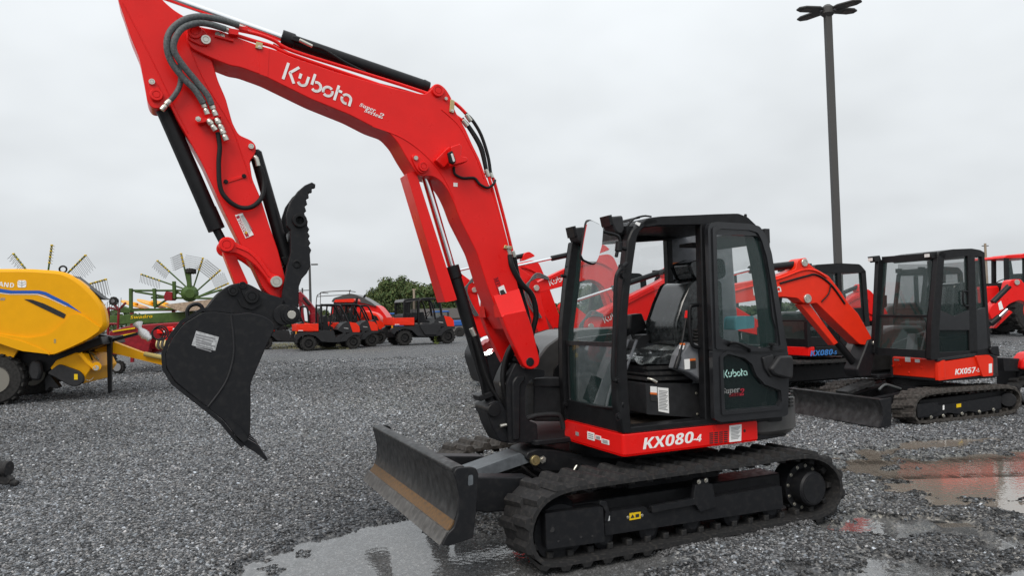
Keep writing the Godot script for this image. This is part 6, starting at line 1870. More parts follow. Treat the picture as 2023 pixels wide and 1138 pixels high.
# ---------- red tractor and the loader beyond the smaller excavator ----------
func red_tractor() -> void:
	var d := 29.0
	var w := hit(Vector2(1998, 600), Vector3(0, 0, -d), Vector3(0, 0, 1))
	var fr := Transform3D(Basis(Vector3.UP, 0.15), Vector3(w.x, ground_at(w.x, -d), -d))
	var E := thing("tractor", "red tractor with glazed cab and large rear wheel behind the small excavator", "tractor", fr)
	part("rear_wheel", null_tyre(0.95, 0.5, 0.55), M.tyre, E).transform = Transform3D(Basis.IDENTITY, Vector3(0.15, 0.95, 0.75))
	part("rear_rim", MB.new().cyl(Vector3(0.15, 0.95, 0.7), Vector3(0.15, 0.95, 1.0), 0.6, 28, 0.03), M.orange, E)
	part("rear_wheel", null_tyre(0.95, 0.5, 0.55), M.tyre, E).transform = Transform3D(Basis.IDENTITY, Vector3(0.15, 0.95, -0.85))
	part("front_wheel", null_tyre(0.65, 0.42, 0.35), M.tyre, E).transform = Transform3D(Basis.IDENTITY, Vector3(-2.2, 0.65, 0.7))
	part("front_wheel", null_tyre(0.65, 0.42, 0.35), M.tyre, E).transform = Transform3D(Basis.IDENTITY, Vector3(-2.2, 0.65, -0.7))
	part("chassis", MB.new().box(Vector3(-1.2, 0.95, 0), Vector3(3.2, 0.5, 0.7), 0.05), M.black_steel, E)
	part("hood", MB.new().prism(rnd(flat([-0.9, 1.2, -0.9, 1.95, -2.2, 1.85, -2.9, 1.6, -2.95, 1.1]), 0.15), -0.45, 0.45, 0.06), M.red, E)
	part("fender", MB.new().prism(rnd(flat([-0.85, 1.35, -0.75, 1.75, -0.3, 2.0, 0.6, 2.0, 1.0, 1.75, 0.9, 1.65, 0.4, 1.85, -0.3, 1.85, -0.6, 1.6]), 0.08), 0.5, 1.05, 0.02), M.red, E)
	part("fender", MB.new().prism(rnd(flat([-0.85, 1.35, -0.75, 1.75, -0.3, 2.0, 0.6, 2.0, 1.0, 1.75, 0.9, 1.65, 0.4, 1.85, -0.3, 1.85, -0.6, 1.6]), 0.08), -1.05, -0.5, 0.02), M.red, E)
	part("roof", MB.new().prism(rnd(flat([-0.95, 2.98, -0.85, 3.08, -0.2, 3.1, 0.0, 3.16, 0.5, 3.17, 0.85, 3.08, 0.9, 2.96]), 0.05), -0.8, 0.8, 0.05), M.red, E)
	for z in [-0.75, 0.75]:
		for q in [[-0.9, 1.3, -0.85, 2.97], [-0.1, 1.9, -0.05, 2.97], [0.75, 1.9, 0.62, 2.97]]:
			part("cab_pillar", MB.new().beam(PackedVector3Array([Vector3(q[0], q[1], z), Vector3(q[2], q[3], z)]), Vector3(0, 0, 1), 0.12, 0.13), M.black, E)
		part("cab_pane", MB.new().prism(flat([-0.88, 1.4, -0.84, 2.95, -0.1, 2.95, -0.1, 1.9]), z - 0.003, z + 0.003, 0.0), M.glass, E)
		part("cab_pane", MB.new().prism(flat([-0.08, 1.95, -0.04, 2.95, 0.6, 2.95, 0.72, 1.95]), z - 0.003, z + 0.003, 0.0), M.glass, E)
	part("dash", MB.new().box(Vector3(-0.75, 1.7, 0), Vector3(0.3, 0.7, 1.3), 0.05), M.black, E)
	part("seat", MB.new().box(Vector3(0.3, 2.0, 0), Vector3(0.3, 0.8, 0.6), 0.08), M.black, E)
	part("steering_wheel", MB.new().tube(ring3(Vector3(-0.45, 2.12, 0.1), 0.22, Vector3(-0.5, 1.0, 0)), 0.018, 6), M.black, E)
	part("indicator", MB.new().box(Vector3(-0.12, 2.15, 0.82), Vector3(0.08, 0.14, 0.06), 0.02), M.amber, E)
	part("mirror", MB.new().box(Vector3(0.85, 2.6, 0.95), Vector3(0.06, 0.3, 0.2), 0.03), M.black, E)
	# backhoe boom of another machine standing before the tractor
	var f2 := Transform3D(Basis.IDENTITY, Vector3(0, ground_at(10.0, -17.0), -17.0))
	var B := thing("excavator", "red excavator boom and arm reaching in beside the red tractor's wheel", "excavator", f2, "excavators parked in the row behind")
	part("boom", MB.new().prism(rnd(poly(f2, [1948, 617, 1952, 606, 1985, 577, 1990, 555, 1998, 552, 2012, 552, 2018, 560, 2060, 575, 2075, 610, 2060, 620, 2030, 600, 2008, 593, 1990, 600, 1956, 633], 0.1), 0.05), -0.1, 0.16, 0.01), M.red, B)
	part("rod_guard", MB.new().prism(poly(f2, [1958, 648, 1990, 613, 1996, 617, 1964, 648], 0.05), -0.05, 0.1, 0.004), M.red, B)
	part("cylinder_barrel", MB.new().cyl(lp3(f2, 1955, 640, 0.15), lp3(f2, 1972, 626, 0.15), 0.07, 12), M.black, B)
	part("cylinder_rod", MB.new().cyl(lp3(f2, 1972, 626, 0.15), lp3(f2, 1988, 611, 0.15), 0.035, 10), M.chrome, B)
	part("upper_cylinder", MB.new().cyl(lp3(f2, 1960, 598, 0.1), lp3(f2, 1992, 566, 0.1), 0.07, 12), M.black, B)
	sticker(f2, [1970, 599, 1976, 594, 1981, 610, 1973, 613], 0.16, M.white, B)
	pin(lp3(f2, 2003, 558, 0.1), 0.06, 0.17, B, M.zinc)
	part("lower_boom", MB.new().prism(rnd(poly(f2, [2056, 575, 2120, 600, 2230, 680, 2210, 700, 2110, 640, 2060, 618], 0.1), 0.05), -0.1, 0.16, 0.01), M.red, B)
	part("body", MB.new().box(lp3(f2, 2290, 690, 0.0), Vector3(1.2, 1.0, 1.6), 0.1), M.black, B)
	var lpb := lp3(f2, 2290, 690, 0.0)
	track(B, PackedVector2Array([Vector2(lpb.x - 1.0, 0.03), Vector2(lpb.x + 1.2, 0.03), Vector2(lpb.x + 1.3, 0.3), Vector2(lpb.x + 1.1, 0.55), Vector2(lpb.x - 0.9, 0.55), Vector2(lpb.x - 1.1, 0.3)]), 0.3, 0.7, 24, M.rubber)
	# bucket of the next machine at the right-hand edge
	var f3 := Transform3D(Basis.IDENTITY, Vector3(0, 0, -12.8))
	var C := thing("track_loader", "red compact loader with black rubber track at the edge of the yard", "loader", f3)
	part("body", MB.new().prism(rnd(poly(f3, [2016, 730, 2019, 712, 2030, 698, 2120, 680, 2120, 735], 0.2), 0.05), -0.1, 0.2, 0.03), M.red, C)
	var lc := lp(f3, 2060, 760, 0.2)
	track(C, PackedVector2Array([Vector2(lc.x - 0.4, 0.05), Vector2(lc.x + 1.0, 0.05), Vector2(lc.x + 1.1, 0.3), Vector2(lc.x + 0.9, 0.52), Vector2(lc.x - 0.25, 0.52), Vector2(lc.x - 0.5, 0.3)]), -0.1, 0.25, 18, M.rubber)
	part("frame", MB.new().box(Vector3(lc.x + 0.3, 0.5, -0.3), Vector3(1.2, 0.4, 0.6), 0.04), M.black_steel, C)
	part("attachment", MB.new().prism(rnd(poly(f3, [1972, 706, 2006, 708, 2006, 733, 1974, 733], 0.0), 0.02), -0.15, 0.1, 0.01), M.black_steel, C)

func ring3(c: Vector3, r: float, axis: Vector3) -> PackedVector3Array:
	var t := axis.normalized()
	var x := t.cross(Vector3(0.2, 0.3, 0.9)).normalized()
	var y := t.cross(x)
	var o := PackedVector3Array()
	for i in 25:
		o.append(c + (x * cos(TAU * i / 24) + y * sin(TAU * i / 24)) * r)
	return o

# tyre about the z axis with tread blocks; one mesh
func null_tyre(r: float, w: float, hub: float, blocks := 22) -> ArrayMesh:
	var mb := MB.new()
	mb.lathe_line(Vector3(0, 0, -w / 2), Vector3(0, 0, w / 2), [[0.0, hub], [0.02, hub * 1.05], [w * 0.08, r * 0.88], [w * 0.2, r * 0.96], [w * 0.8, r * 0.96], [w * 0.92, r * 0.88], [w - 0.02, hub * 1.05], [w, hub]], 30, false)
	mb.lathe_line(Vector3(0, 0, -w * 0.3), Vector3(0, 0, w * 0.3), [[0.0, hub], [w * 0.6, hub]], 24, true)
	for i in blocks:
		for s in [-1.0, 1.0]:
			var a: float = TAU * (i + (0.25 if s > 0 else -0.25)) / blocks
			var e := Vector3(cos(a), sin(a), 0)
			var t := Vector3(-sin(a), cos(a), 0)
			mb.xf = Transform3D(Basis(t, e, t.cross(e)), e * r * 0.94)
			mb.box(Vector3(0, r * 0.03, -s * w * 0.24), Vector3(TAU * r / blocks * 0.42, r * 0.07, w * 0.42), 0.0)
	mb.xf = Transform3D.IDENTITY
	return mb.done()

# ---------- yellow baler ----------
func baler() -> void:
	var d := 17.4
	var fr := Transform3D(Basis(Vector3.UP, deg_to_rad(12.0)), Vector3(-10.6, ground_at(-11.0, -16.3), -d))
	var E := thing("baler", "large yellow round baler with blue stripe and black parking stand", "baler", fr)
	var zn := 1.15
	var body := [-150, 530, 0, 531, 60, 531, 118, 535, 140, 543, 165, 560, 190, 585, 204, 605, 209, 622, 212, 648, 180, 668, 150, 683, 110, 699, 104, 702, 85, 698, 55, 686, 0, 676, -60, 672, -150, 672]
	part("side_shell", MB.new().prism(rnd(poly(fr, body, zn), 0.15, 5), zn - 0.3, zn, 0.07), M.yellow, E)
	var back := [-150, 540, 60, 541, 90, 550, 110, 575, 118, 600, 118, 660, 80, 690, -150, 690]
	part("side_shell", MB.new().prism(rnd(poly(fr, back, zn), 0.15, 5), -1.15, -0.85, 0.07), M.yellow, E)
	part("bale_chamber", MB.new().prism(rnd(poly(fr, [-150, 545, 70, 545, 110, 560, 140, 590, 150, 620, 150, 670, 100, 690, -150, 690], zn), 0.15, 5), -0.86, zn - 0.29, 0.03), M.hood_grey, E)
	# sculpted lower panel standing proud of the shell
	part("lower_panel", MB.new().prism(rnd(poly(fr, [-60, 658, 0, 659, 60, 668, 100, 662, 128, 640, 145, 621, 163, 621, 205, 650, 180, 668, 150, 683, 108, 701, 85, 697, 55, 685, 0, 675, -60, 671], zn), 0.12, 4), zn - 0.05, zn + 0.09, 0.06), M.yellow, E)
	part("rear_skirt", MB.new().prism(rnd(poly(fr, [-60, 660, 0, 662, 50, 674, 85, 688, 108, 700, 85, 697, 50, 693, 0, 676, -60, 671], zn), 0.05), zn - 0.02, zn + 0.13, 0.03), M.yellow, E)
	part("air_intake", MB.new().prism(rnd(poly(fr, [49, 591, 65, 592, 89, 600, 110, 610, 132, 621, 128, 629.5, 104, 618, 75, 604], zn), 0.02), zn - 0.01, zn + 0.012, 0.004), M.plastic, E)
	part("stripe", MB.new().prism(poly(fr, [-60, 566, 0, 570, 25, 574, 79, 574, 92, 577, 104, 583, 136, 599, 162, 618, 133, 604, 101, 589, 90, 583, 76, 580, 20, 580, 0, 577.5, -60, 573], zn), zn - 0.01, zn + 0.008, 0.0), M.decal_blue, E)
	part("stripe_edge", MB.new().prism(poly(fr, [-60, 574, 0, 578, 20, 581, 76, 581, 101, 590, 133, 605, 133, 606, 101, 591, 76, 582.2, 20, 582, 0, 579.2, -60, 575], zn), zn - 0.01, zn + 0.008, 0.0), M.white, E)
	var tp := lp3(fr, 31, 564, zn)
	text("NEW HOLLAND", 0.1, Transform3D(Basis(Vector3(0, 0, 1), -0.12), Vector3(tp.x - 0.53, tp.y + 0.06, zn + 0.004)), M.white, E, "lettering", 900, 0.0, 1.05)
	var lo := lp3(fr, 45, 561, zn)
	var leaf := MB.new()
	leaf.prism(rnd(PackedVector2Array([Vector2(lo.x - 0.085, lo.y - 0.08), Vector2(lo.x + 0.085, lo.y - 0.08), Vector2(lo.x + 0.085, lo.y + 0.08), Vector2(lo.x - 0.085, lo.y + 0.08)]), 0.04), zn - 0.01, zn + 0.006, 0.0)
	var em := part("emblem", leaf, M.white, E)
	var veins := MB.new()
	veins.box(Vector3(lo.x, lo.y, zn + 0.007), Vector3(0.008, 0.16, 0.004), 0.0)
	for s in [-1.0, 1.0]:
		for k in 2:
			veins.beam(PackedVector3Array([Vector3(lo.x, lo.y - 0.04 + k * 0.05, zn + 0.007), Vector3(lo.x + s * 0.075, lo.y + 0.005 + k * 0.05, zn + 0.007)]), Vector3(0, 0, 1), 0.004, 0.008)
	part("emblem_vein", veins, M.print_grey, em)
	var rt := lp3(fr, 5, 591, zn)
	text("560", 0.06, Transform3D(Basis(Vector3(0, 0, 1), -0.05), Vector3(rt.x, rt.y, zn + 0.004)), M.print_grey, E, "lettering", 700, 0.2)
	part("front_edge", MB.new().prism(rnd(poly(fr, [148, 545, 153, 547, 205, 588, 214, 592, 196, 592, 176, 575], 0.9), 0.03), 0.6, 1.0, 0.02), M.black, E)
	part("hose_reel", MB.new().tube(ring3(lp3(fr, 126, 532, 0.8), 0.07, Vector3(0.3, 0, 1)), 0.02, 6), M.hose, E)
	part("warning_symbol", MB.new().box(lp3(fr, 110, 674, zn + 0.092), Vector3(0.04, 0.09, 0.004), 0.0), M.brass, E)
	# wheels
	for z in [0.95, -0.95]:
		var c := lp3(fr, -8, 746, zn)
		var W := Node3D.new()
		W.name = "wheel"
		E.add_child(W, true)
		W.position = Vector3(c.x, 0.56, z)
		part("tyre", null_tyre(0.56, 0.46, 0.29, 20), M.tyre, W)
		part("rim", MB.new().lathe_line(Vector3(0, 0, 0.0), Vector3(0, 0, 0.23), [[0.0, 0.1], [0.06, 0.1], [0.08, 0.24], [0.16, 0.26], [0.2, 0.3], [0.22, 0.3]], 28), M.rim_white, W)
	part("axle", MB.new().cyl(Vector3(lp(fr, -8, 746, 0.0).x, 0.56, -0.8), Vector3(lp(fr, -8, 746, 0.0).x, 0.56, 0.8), 0.07, 12), M.black, E)
	part("belly", MB.new().prism(poly(fr, [-40, 680, 30, 690, 105, 700, 200, 665, 205, 680, 150, 700, 95, 735, 40, 735, 0, 720, -40, 715], 0.8), -0.9, 0.8, 0.02), M.black, E)
	part("side_bracket", MB.new().prism(rnd(poly(fr, [-10, 676, 38, 690, 26, 710, 0, 700], 1.05), 0.02), 1.0, 1.06, 0.01), M.yellow, E)
	part("gear_cover", MB.new().prism(rnd(poly(fr, [60, 722, 66, 712, 80, 714, 84, 735, 78, 752, 64, 750, 58, 738], 1.0), 0.05), 0.85, 1.05, 0.04), M.plastic, E)
	# pickup
	var P := Node3D.new()
	P.name = "pickup"
	E.add_child(P, true)
	part("housing", MB.new().prism(rnd(poly(fr, [100, 728, 112, 712, 150, 697, 166, 699, 182, 728, 172, 742, 166, 758, 140, 760], 0.9), 0.03), -0.95, 0.9, 0.02), M.yellow, P)
	part("end_plate", MB.new().prism(rnd(poly(fr, [94, 738, 118, 719, 158, 733, 167, 743, 167, 756, 154, 764, 136, 761, 110, 745], 1.0), 0.06), 0.92, 1.02, 0.02), M.plastic, P)
	part("sticker", MB.new().prism(poly(fr, [148, 739, 155, 739, 155, 750, 148, 750], 1.02), 1.01, 1.025, 0.0), M.decal_yellow, P)
	part("side_arm", MB.new().beam(PackedVector3Array([lp3(fr, 160, 698, 1.0), lp3(fr, 175, 715, 1.0), lp3(fr, 190, 728, 1.0)]), Vector3(0, 0, 1), 0.06, 0.07), M.yellow, P)
	part("wind_roller", MB.new().cyl(lp3(fr, 192, 724, 1.0), lp3(fr, 192, 724, -0.9), 0.1, 18), M.yellow, P)
	part("roller_hub", MB.new().cyl(lp3(fr, 191, 727, 1.02), lp3(fr, 191, 727, 0.96), 0.06, 14), M.zinc, P)
	for k in 12:
		var z := lerpf(-0.85, 0.85, k / 11.0)
		part("tine", MB.new().tube(curve([lp3(fr, 168, 748, z), lp3(fr, 178, 752, z), lp3(fr, 186, 746, z)]), 0.008, 5), M.zinc, P)
	for k in 6:
		part("linkage", MB.new().tube(PackedVector3Array([lp3(fr, 150 + k * 7, 690 + (k % 3) * 5, 0.5), lp3(fr, 165 + k * 6, 704 + (k % 2) * 8, 0.6)]), 0.03, 6), [M.black, M.brass, M.zinc][k % 3], P)
	part("foot", MB.new().prism(rnd(poly(fr, [90, 748, 99, 740, 118, 764, 112, 768, 100, 764, 92, 773], 0.8), 0.01), 0.6, 0.8, 0.01), M.black_steel, P)
	# tongue, stand
	part("tongue", MB.new().prism(rnd(poly(fr, [188, 680, 196, 668, 224, 675, 326, 713, 328, 723, 316, 720, 222, 697, 188, 694], 0.12), 0.02), -0.12, 0.12, 0.015), M.yellow, E)
	part("drive_shaft", MB.new().cyl(lp3(fr, 286, 699, 0.2), lp3(fr, 330, 708, 0.2), 0.055, 14), M.tan_sleeve, E)
	part("hitch_pin", MB.new().cyl(lp3(fr, 329, 718, 0.0), lp3(fr, 330, 741, 0.0), 0.015, 6), M.black, E)
	part("stand", MB.new().prism(poly(fr, [213.5, 667, 223.5, 667, 222, 776, 216, 776], 0.2), 0.15, 0.27, 0.008), M.black, E)
	part("stand_head", MB.new().prism(poly(fr, [197, 660, 222, 665, 224, 669, 197, 668], 0.2), 0.0, 0.25, 0.008), M.black, E)
	part("hitch_bar", MB.new().beam(PackedVector3Array([lp3(fr, 222, 673, 0.1), lp3(fr, 274, 659, 0.1)]), Vector3(0, 0, 1), 0.08, 0.07), M.black, E)
	part("shaft_wrap", MB.new().tube(curve([lp3(fr, 272, 636, 0.1), lp3(fr, 278, 650, 0.12), lp3(fr, 288, 662, 0.14), lp3(fr, 300, 670, 0.14)]), [0.05, 0.1, 0.12, 0.1, 0.07, 0.05, 0.05, 0.07, 0.09, 0.1, 0.11, 0.1, 0.12, 0.1, 0.09, 0.08, 0.1, 0.08, 0.03], 9), M.silver_wrap, E)
	for k in 3:
		part("hose_coil", MB.new().tube(ring3(lp3(fr, 312 + k * 3, 660 - k, 0.1 + k * 0.05), 0.13 + 0.02 * k, Vector3(0.2, 0.1, 1)), 0.018, 6), M.hose, E)

# ---------- rotary rakes ----------
func rake_arm(fr: Transform3D, a: Vector2, b: Vector2, z: float, tine: Vector2, parent: Node3D, n := 7) -> void:
	var R := Node3D.new()
	R.name = "tine_arm"
	parent.add_child(R, true)
	var p0 := lp3(fr, a.x, a.y, z)
	var p1 := lp3(fr, b.x, b.y, z)
	part("bar", MB.new().cyl(p0, p1, 0.026, 8), M.green, R)
	for k in n:
		var t := 0.99 - 0.4 * k / (n - 1)
		var q := a.lerp(b, t)
		var m := lp3(fr, q.x, q.y, z)
		part("tine_clamp", MB.new().box(m, Vector3(0.05, 0.05, 0.08), 0.01), M.decal_yellow if k % 2 == 0 else M.brass, R)
		for s in [-0.05, 0.05]:
			var e := lp3(fr, q.x + tine.x, q.y + tine.y, z)
			part("tine", MB.new().tube(PackedVector3Array([m + Vector3(0, 0, s), m.lerp(e, 0.8) + Vector3(0, 0, s), e + Vector3(0, 0, s * 1.5)]), 0.006, 4), M.pole_grey, R)

func rakes() -> void:
	var d := 25.0
	var g := ground_at(-15.0, -d)
	var fr := Transform3D(Basis.IDENTITY, Vector3(-15.0, g, -d))
	var E := thing("hay_rake", "green rotary hay rake folded upright, its yellow tine arms fanned above", "hay rake", fr, "folded hay rakes")
	for q in [[368, 572, 280, 542, -2, 16], [368, 566, 312, 515, -9, 14], [372, 560, 359, 501, -20, 9], [384, 566, 402, 510, -32, -6], [390, 575, 436, 534, -28, -22], [395, 585, 452, 560, -10, -22]]:
		rake_arm(fr, Vector2(q[0], q[1]), Vector2(q[2], q[3]), 0.1, Vector2(q[4], q[5]), E)
	part("rotor_hub", MB.new().lathe_line(lp3(fr, 376, 580, -0.3), lp3(fr, 376, 580, 0.4), [[0.0, 0.2], [0.2, 0.28], [0.5, 0.28], [0.7, 0.15]], 18), M.green, E)
	part("wheel_leg", MB.new().beam(PackedVector3Array([lp3(fr, 376, 578, 0.2), lp3(fr, 374, 540, 0.2)]), Vector3(0, 0, 1), 0.12, 0.12), M.green, E)
	var wc := lp3(fr, 378, 536, 0.2)
	var ty := part("support_wheel", null_tyre(0.17, 0.16, 0.08, 12), M.tyre, E)
	ty.transform = Transform3D(Basis(Vector3.RIGHT, 1.45), wc)
	part("main_beam", MB.new().prism(poly(fr, [214, 624, 420, 613, 420, 634, 218, 641], 0.5), 0.3, 0.55, 0.01), M.green, E)
	part("upper_rail", MB.new().beam(PackedVector3Array([lp3(fr, 222, 615, 0.4), lp3(fr, 345, 610, 0.4)]), Vector3(0, 0, 1), 0.1, 0.07), M.green, E)
	for q in [[260, 612, 260, 570], [308, 606, 306, 570], [346, 590, 345, 556], [240, 640, 240, 620]]:
		part("upright", MB.new().beam(PackedVector3Array([lp3(fr, q[0], q[1], 0.3), lp3(fr, q[2], q[3], 0.3)]), Vector3(0, 0, 1), 0.1, 0.09), M.green, E)
	for q in [[262, 574, 375, 574], [268, 576, 350, 590], [306, 608, 352, 578], [346, 574, 374, 590], [374, 592, 440, 572], [300, 588, 430, 590], [262, 572, 262, 578]]:
		part("strut", MB.new().cyl(lp3(fr, q[0], q[1], 0.2), lp3(fr, q[2], q[3], 0.2), 0.035, 8), M.green, E)
	part("guard_plate", MB.new().prism(poly(fr, [240, 618, 244, 604, 262, 612, 262, 618], 0.4), 0.3, 0.5, 0.005), M.green, E)
	part("gear_case", MB.new().prism(rnd(poly(fr, [330, 586, 334, 576, 346, 578, 346, 594, 332, 594], 0.2), 0.03), 0.1, 0.4, 0.03), M.dark_red, E)
	part("dust_sheet", MB.new().prism(rnd(poly(fr, [326, 602, 430, 590, 432, 605, 400, 612, 360, 616, 344, 610], 0.9), 0.05), 0.5, 0.95, 0.02), M.dust_sheet, E)
	var tt := lp3(fr, 281, 626, 0.55)
	text("Swadro", 0.1, Transform3D(Basis(Vector3(0, 0, 1), 0.03), Vector3(tt.x, tt.y, 0.556)), M.decal_yellow, E, "lettering", 800, 0.2, 1.5)
	for x in [225.0, 400.0]:
		var c := lp3(fr, x, 660, 0.0)
		part("ground_wheel", null_tyre(0.3, 0.22, 0.14, 14), M.tyre, E).transform = Transform3D(Basis.IDENTITY, Vector3(c.x, 0.32, 0.4))
		part("wheel_strut", MB.new().beam(PackedVector3Array([Vector3(c.x, 0.32, 0.4), Vector3(c.x, 1.1, 0.4)]), Vector3(0, 0, 1), 0.1, 0.1), M.green, E)
	# second rake behind the baler
	var d2 := 22.0
	var f2 := Transform3D(Basis.IDENTITY, Vector3(-14.0, ground_at(-14.0, -d2), -d2))
	var R := thing("hay_rake", "hay rake standing behind the yellow baler, only its tine arms showing above", "hay rake", f2, "folded hay rakes")
	for q in [[90, 580, 28, 501, -9, 10], [92, 570, 104, 484, 3, 2], [100, 575, 171, 504, 17, 25], [140, 572, 211, 552, 7, 31]]:
		rake_arm(f2, Vector2(q[0], q[1]), Vector2(q[2], q[3]), 0.0, Vector2(q[4], q[5]), R)
	part("rotor_hub", MB.new().cyl(lp3(f2, 94, 582, -0.3), lp3(f2, 94, 582, 0.3), 0.25, 16), M.green, R)
	part("frame_post", MB.new().beam(PackedVector3Array([lp3(f2, 94, 582, 0), Vector3(lp(f2, 94, 582, 0).x, 0.0, 0)]), Vector3(0, 0, 1), 0.16, 0.16), M.green, R)
	part("frame_beam", MB.new().beam(PackedVector3Array([lp3(f2, 94, 600, 0), lp3(f2, 200, 600, 0)]), Vector3(0, 0, 1), 0.12, 0.12), M.green, R)
	# dark red mower bodies lying under the rake
	var d3 := 23.0
	var f3 := Transform3D(Basis.IDENTITY, Vector3(-14.0, ground_at(-14.0, -d3), -d3))
	var W := thing("mower", "dark red hay mower with yellow trim standing under the green rake", "mower", f3)
	part("deck", MB.new().prism(rnd(poly(f3, [214, 700, 216, 655, 250, 645, 300, 640, 360, 636, 400, 636, 395, 665, 330, 690, 280, 704], 0.4), 0.06), -0.4, 0.4, 0.03), M.dark_red, W)
	part("apron", MB.new().prism(rnd(poly(f3, [250, 668, 300, 664, 306, 690, 262, 694], 0.5), 0.03), 0.38, 0.6, 0.02), M.dark_red, W)
	part("chute", MB.new().prism(rnd(poly(f3, [268, 690, 304, 676, 300, 696, 284, 702], 0.6), 0.02), 0.55, 0.8, 0.02), M.dark_red, W)
	part("trim", MB.new().beam(PackedVector3Array([lp3(f3, 236, 664, 0.55), lp3(f3, 270, 658, 0.55)]), Vector3(0, 0, 1), 0.03, 0.04), M.decal_yellow, W)
	part("trim", MB.new().beam(PackedVector3Array([lp3(f3, 224, 655, 0.45), lp3(f3, 268, 648, 0.45)]), Vector3(0, 0, 1), 0.03, 0.04), M.decal_yellow, W)
	for q in [[320, 655], [340, 650], [330, 668]]:
		part("bracket", MB.new().box(lp3(f3, q[0], q[1], 0.45), Vector3(0.2, 0.14, 0.2), 0.02), M.red, W)
		part("sticker", MB.new().box(lp3(f3, q[0] + 6, q[1], 0.56), Vector3(0.1, 0.05, 0.01), 0.0), M.white, W)
	for k in 7:
		part("spring_tine", MB.new().tube(curve([lp3(f3, 312 + k * 4, 672, 0.7), lp3(f3, 310 + k * 4, 684, 0.75), lp3(f3, 316 + k * 4, 690, 0.7)]), 0.03, 6), M.brass if k % 2 == 0 else M.pole_grey, W)
	var c3 := lp3(f3, 237, 711, 0.4)
	part("tyre", null_tyre(0.2, 0.16, 0.12, 12), M.tyre, W).position = Vector3(c3.x, 0.2, 0.45)
	part("rim", MB.new().cyl(Vector3(c3.x, 0.2, 0.4), Vector3(c3.x, 0.2, 0.55), 0.12, 16), M.rim_grey, W)
	# yellow wheel rakes between
	var d4 := 27.0
	var f4 := Transform3D(Basis.IDENTITY, Vector3(-16.0, ground_at(-16.0, -d4), -d4))
	var Y := thing("tedder", "yellow finger wheels of a tedder seen behind the green rake's beam", "tedder", f4)
	for q in [[268, 602], [300, 600], [328, 602]]:
		var c := lp3(f4, q[0], q[1], 0.0)
		part("finger_wheel", MB.new().lathe_line(c - Vector3(0.0, 0.02, 0), c + Vector3(0.12, 0.3, 0), [[0.0, 0.5], [0.03, 0.5], [0.03, 0.1], [0.1, 0.08]], 20), M.yellow, Y)
	part("frame", MB.new().beam(PackedVector3Array([lp3(f4, 255, 612, 0), lp3(f4, 350, 612, 0)]), Vector3(0, 0, 1), 0.1, 0.1), M.dark_red, Y)
	for x in [262.0, 344.0]:
		part("leg", MB.new().beam(PackedVector3Array([lp3(f4, x, 612, 0), Vector3(lp(f4, x, 612, 0).x, 0, 0)]), Vector3(0, 0, 1), 0.1, 0.1), M.dark_red, Y)
	# small spare wheel and red jack on the implement behind
	var d5 := 23.5
	var f5 := Transform3D(Basis.IDENTITY, Vector3(-16.0, ground_at(-16.0, -d5), -d5))
	var H := thing("hay_rake", "dark red implement frame with a small rubber wheel held up beside the baler", "hay rake", f5)
	var cw := lp3(f5, 226, 595, 0.0)
	part("caster_wheel", null_tyre(0.14, 0.1, 0.06, 10), M.tyre, H).position = cw
	part("caster_rim", MB.new().cyl(cw - Vector3(0, 0, 0.06), cw + Vector3(0, 0, 0.06), 0.06, 12), M.rim_grey, H)
	for q in [[226, 600, 236, 612], [236, 612, 250, 598], [216, 608, 236, 612], [236, 612, 232, 690], [216, 608, 214, 690], [214, 640, 236, 640]]:
		part("frame_bar", MB.new().cyl(lp3(f5, q[0], q[1], 0), lp3(f5, q[2], q[3], 0), 0.04, 6), M.dark_red, H)
	for k in 9:
		part("tine", MB.new().cyl(lp3(f5, 208 + k * 4.5, 622 - (k % 3) * 4, 0.1), lp3(f5, 209 + k * 4.5, 600 - (k % 4) * 4, 0.1), 0.01, 4), M.pole_grey, H)

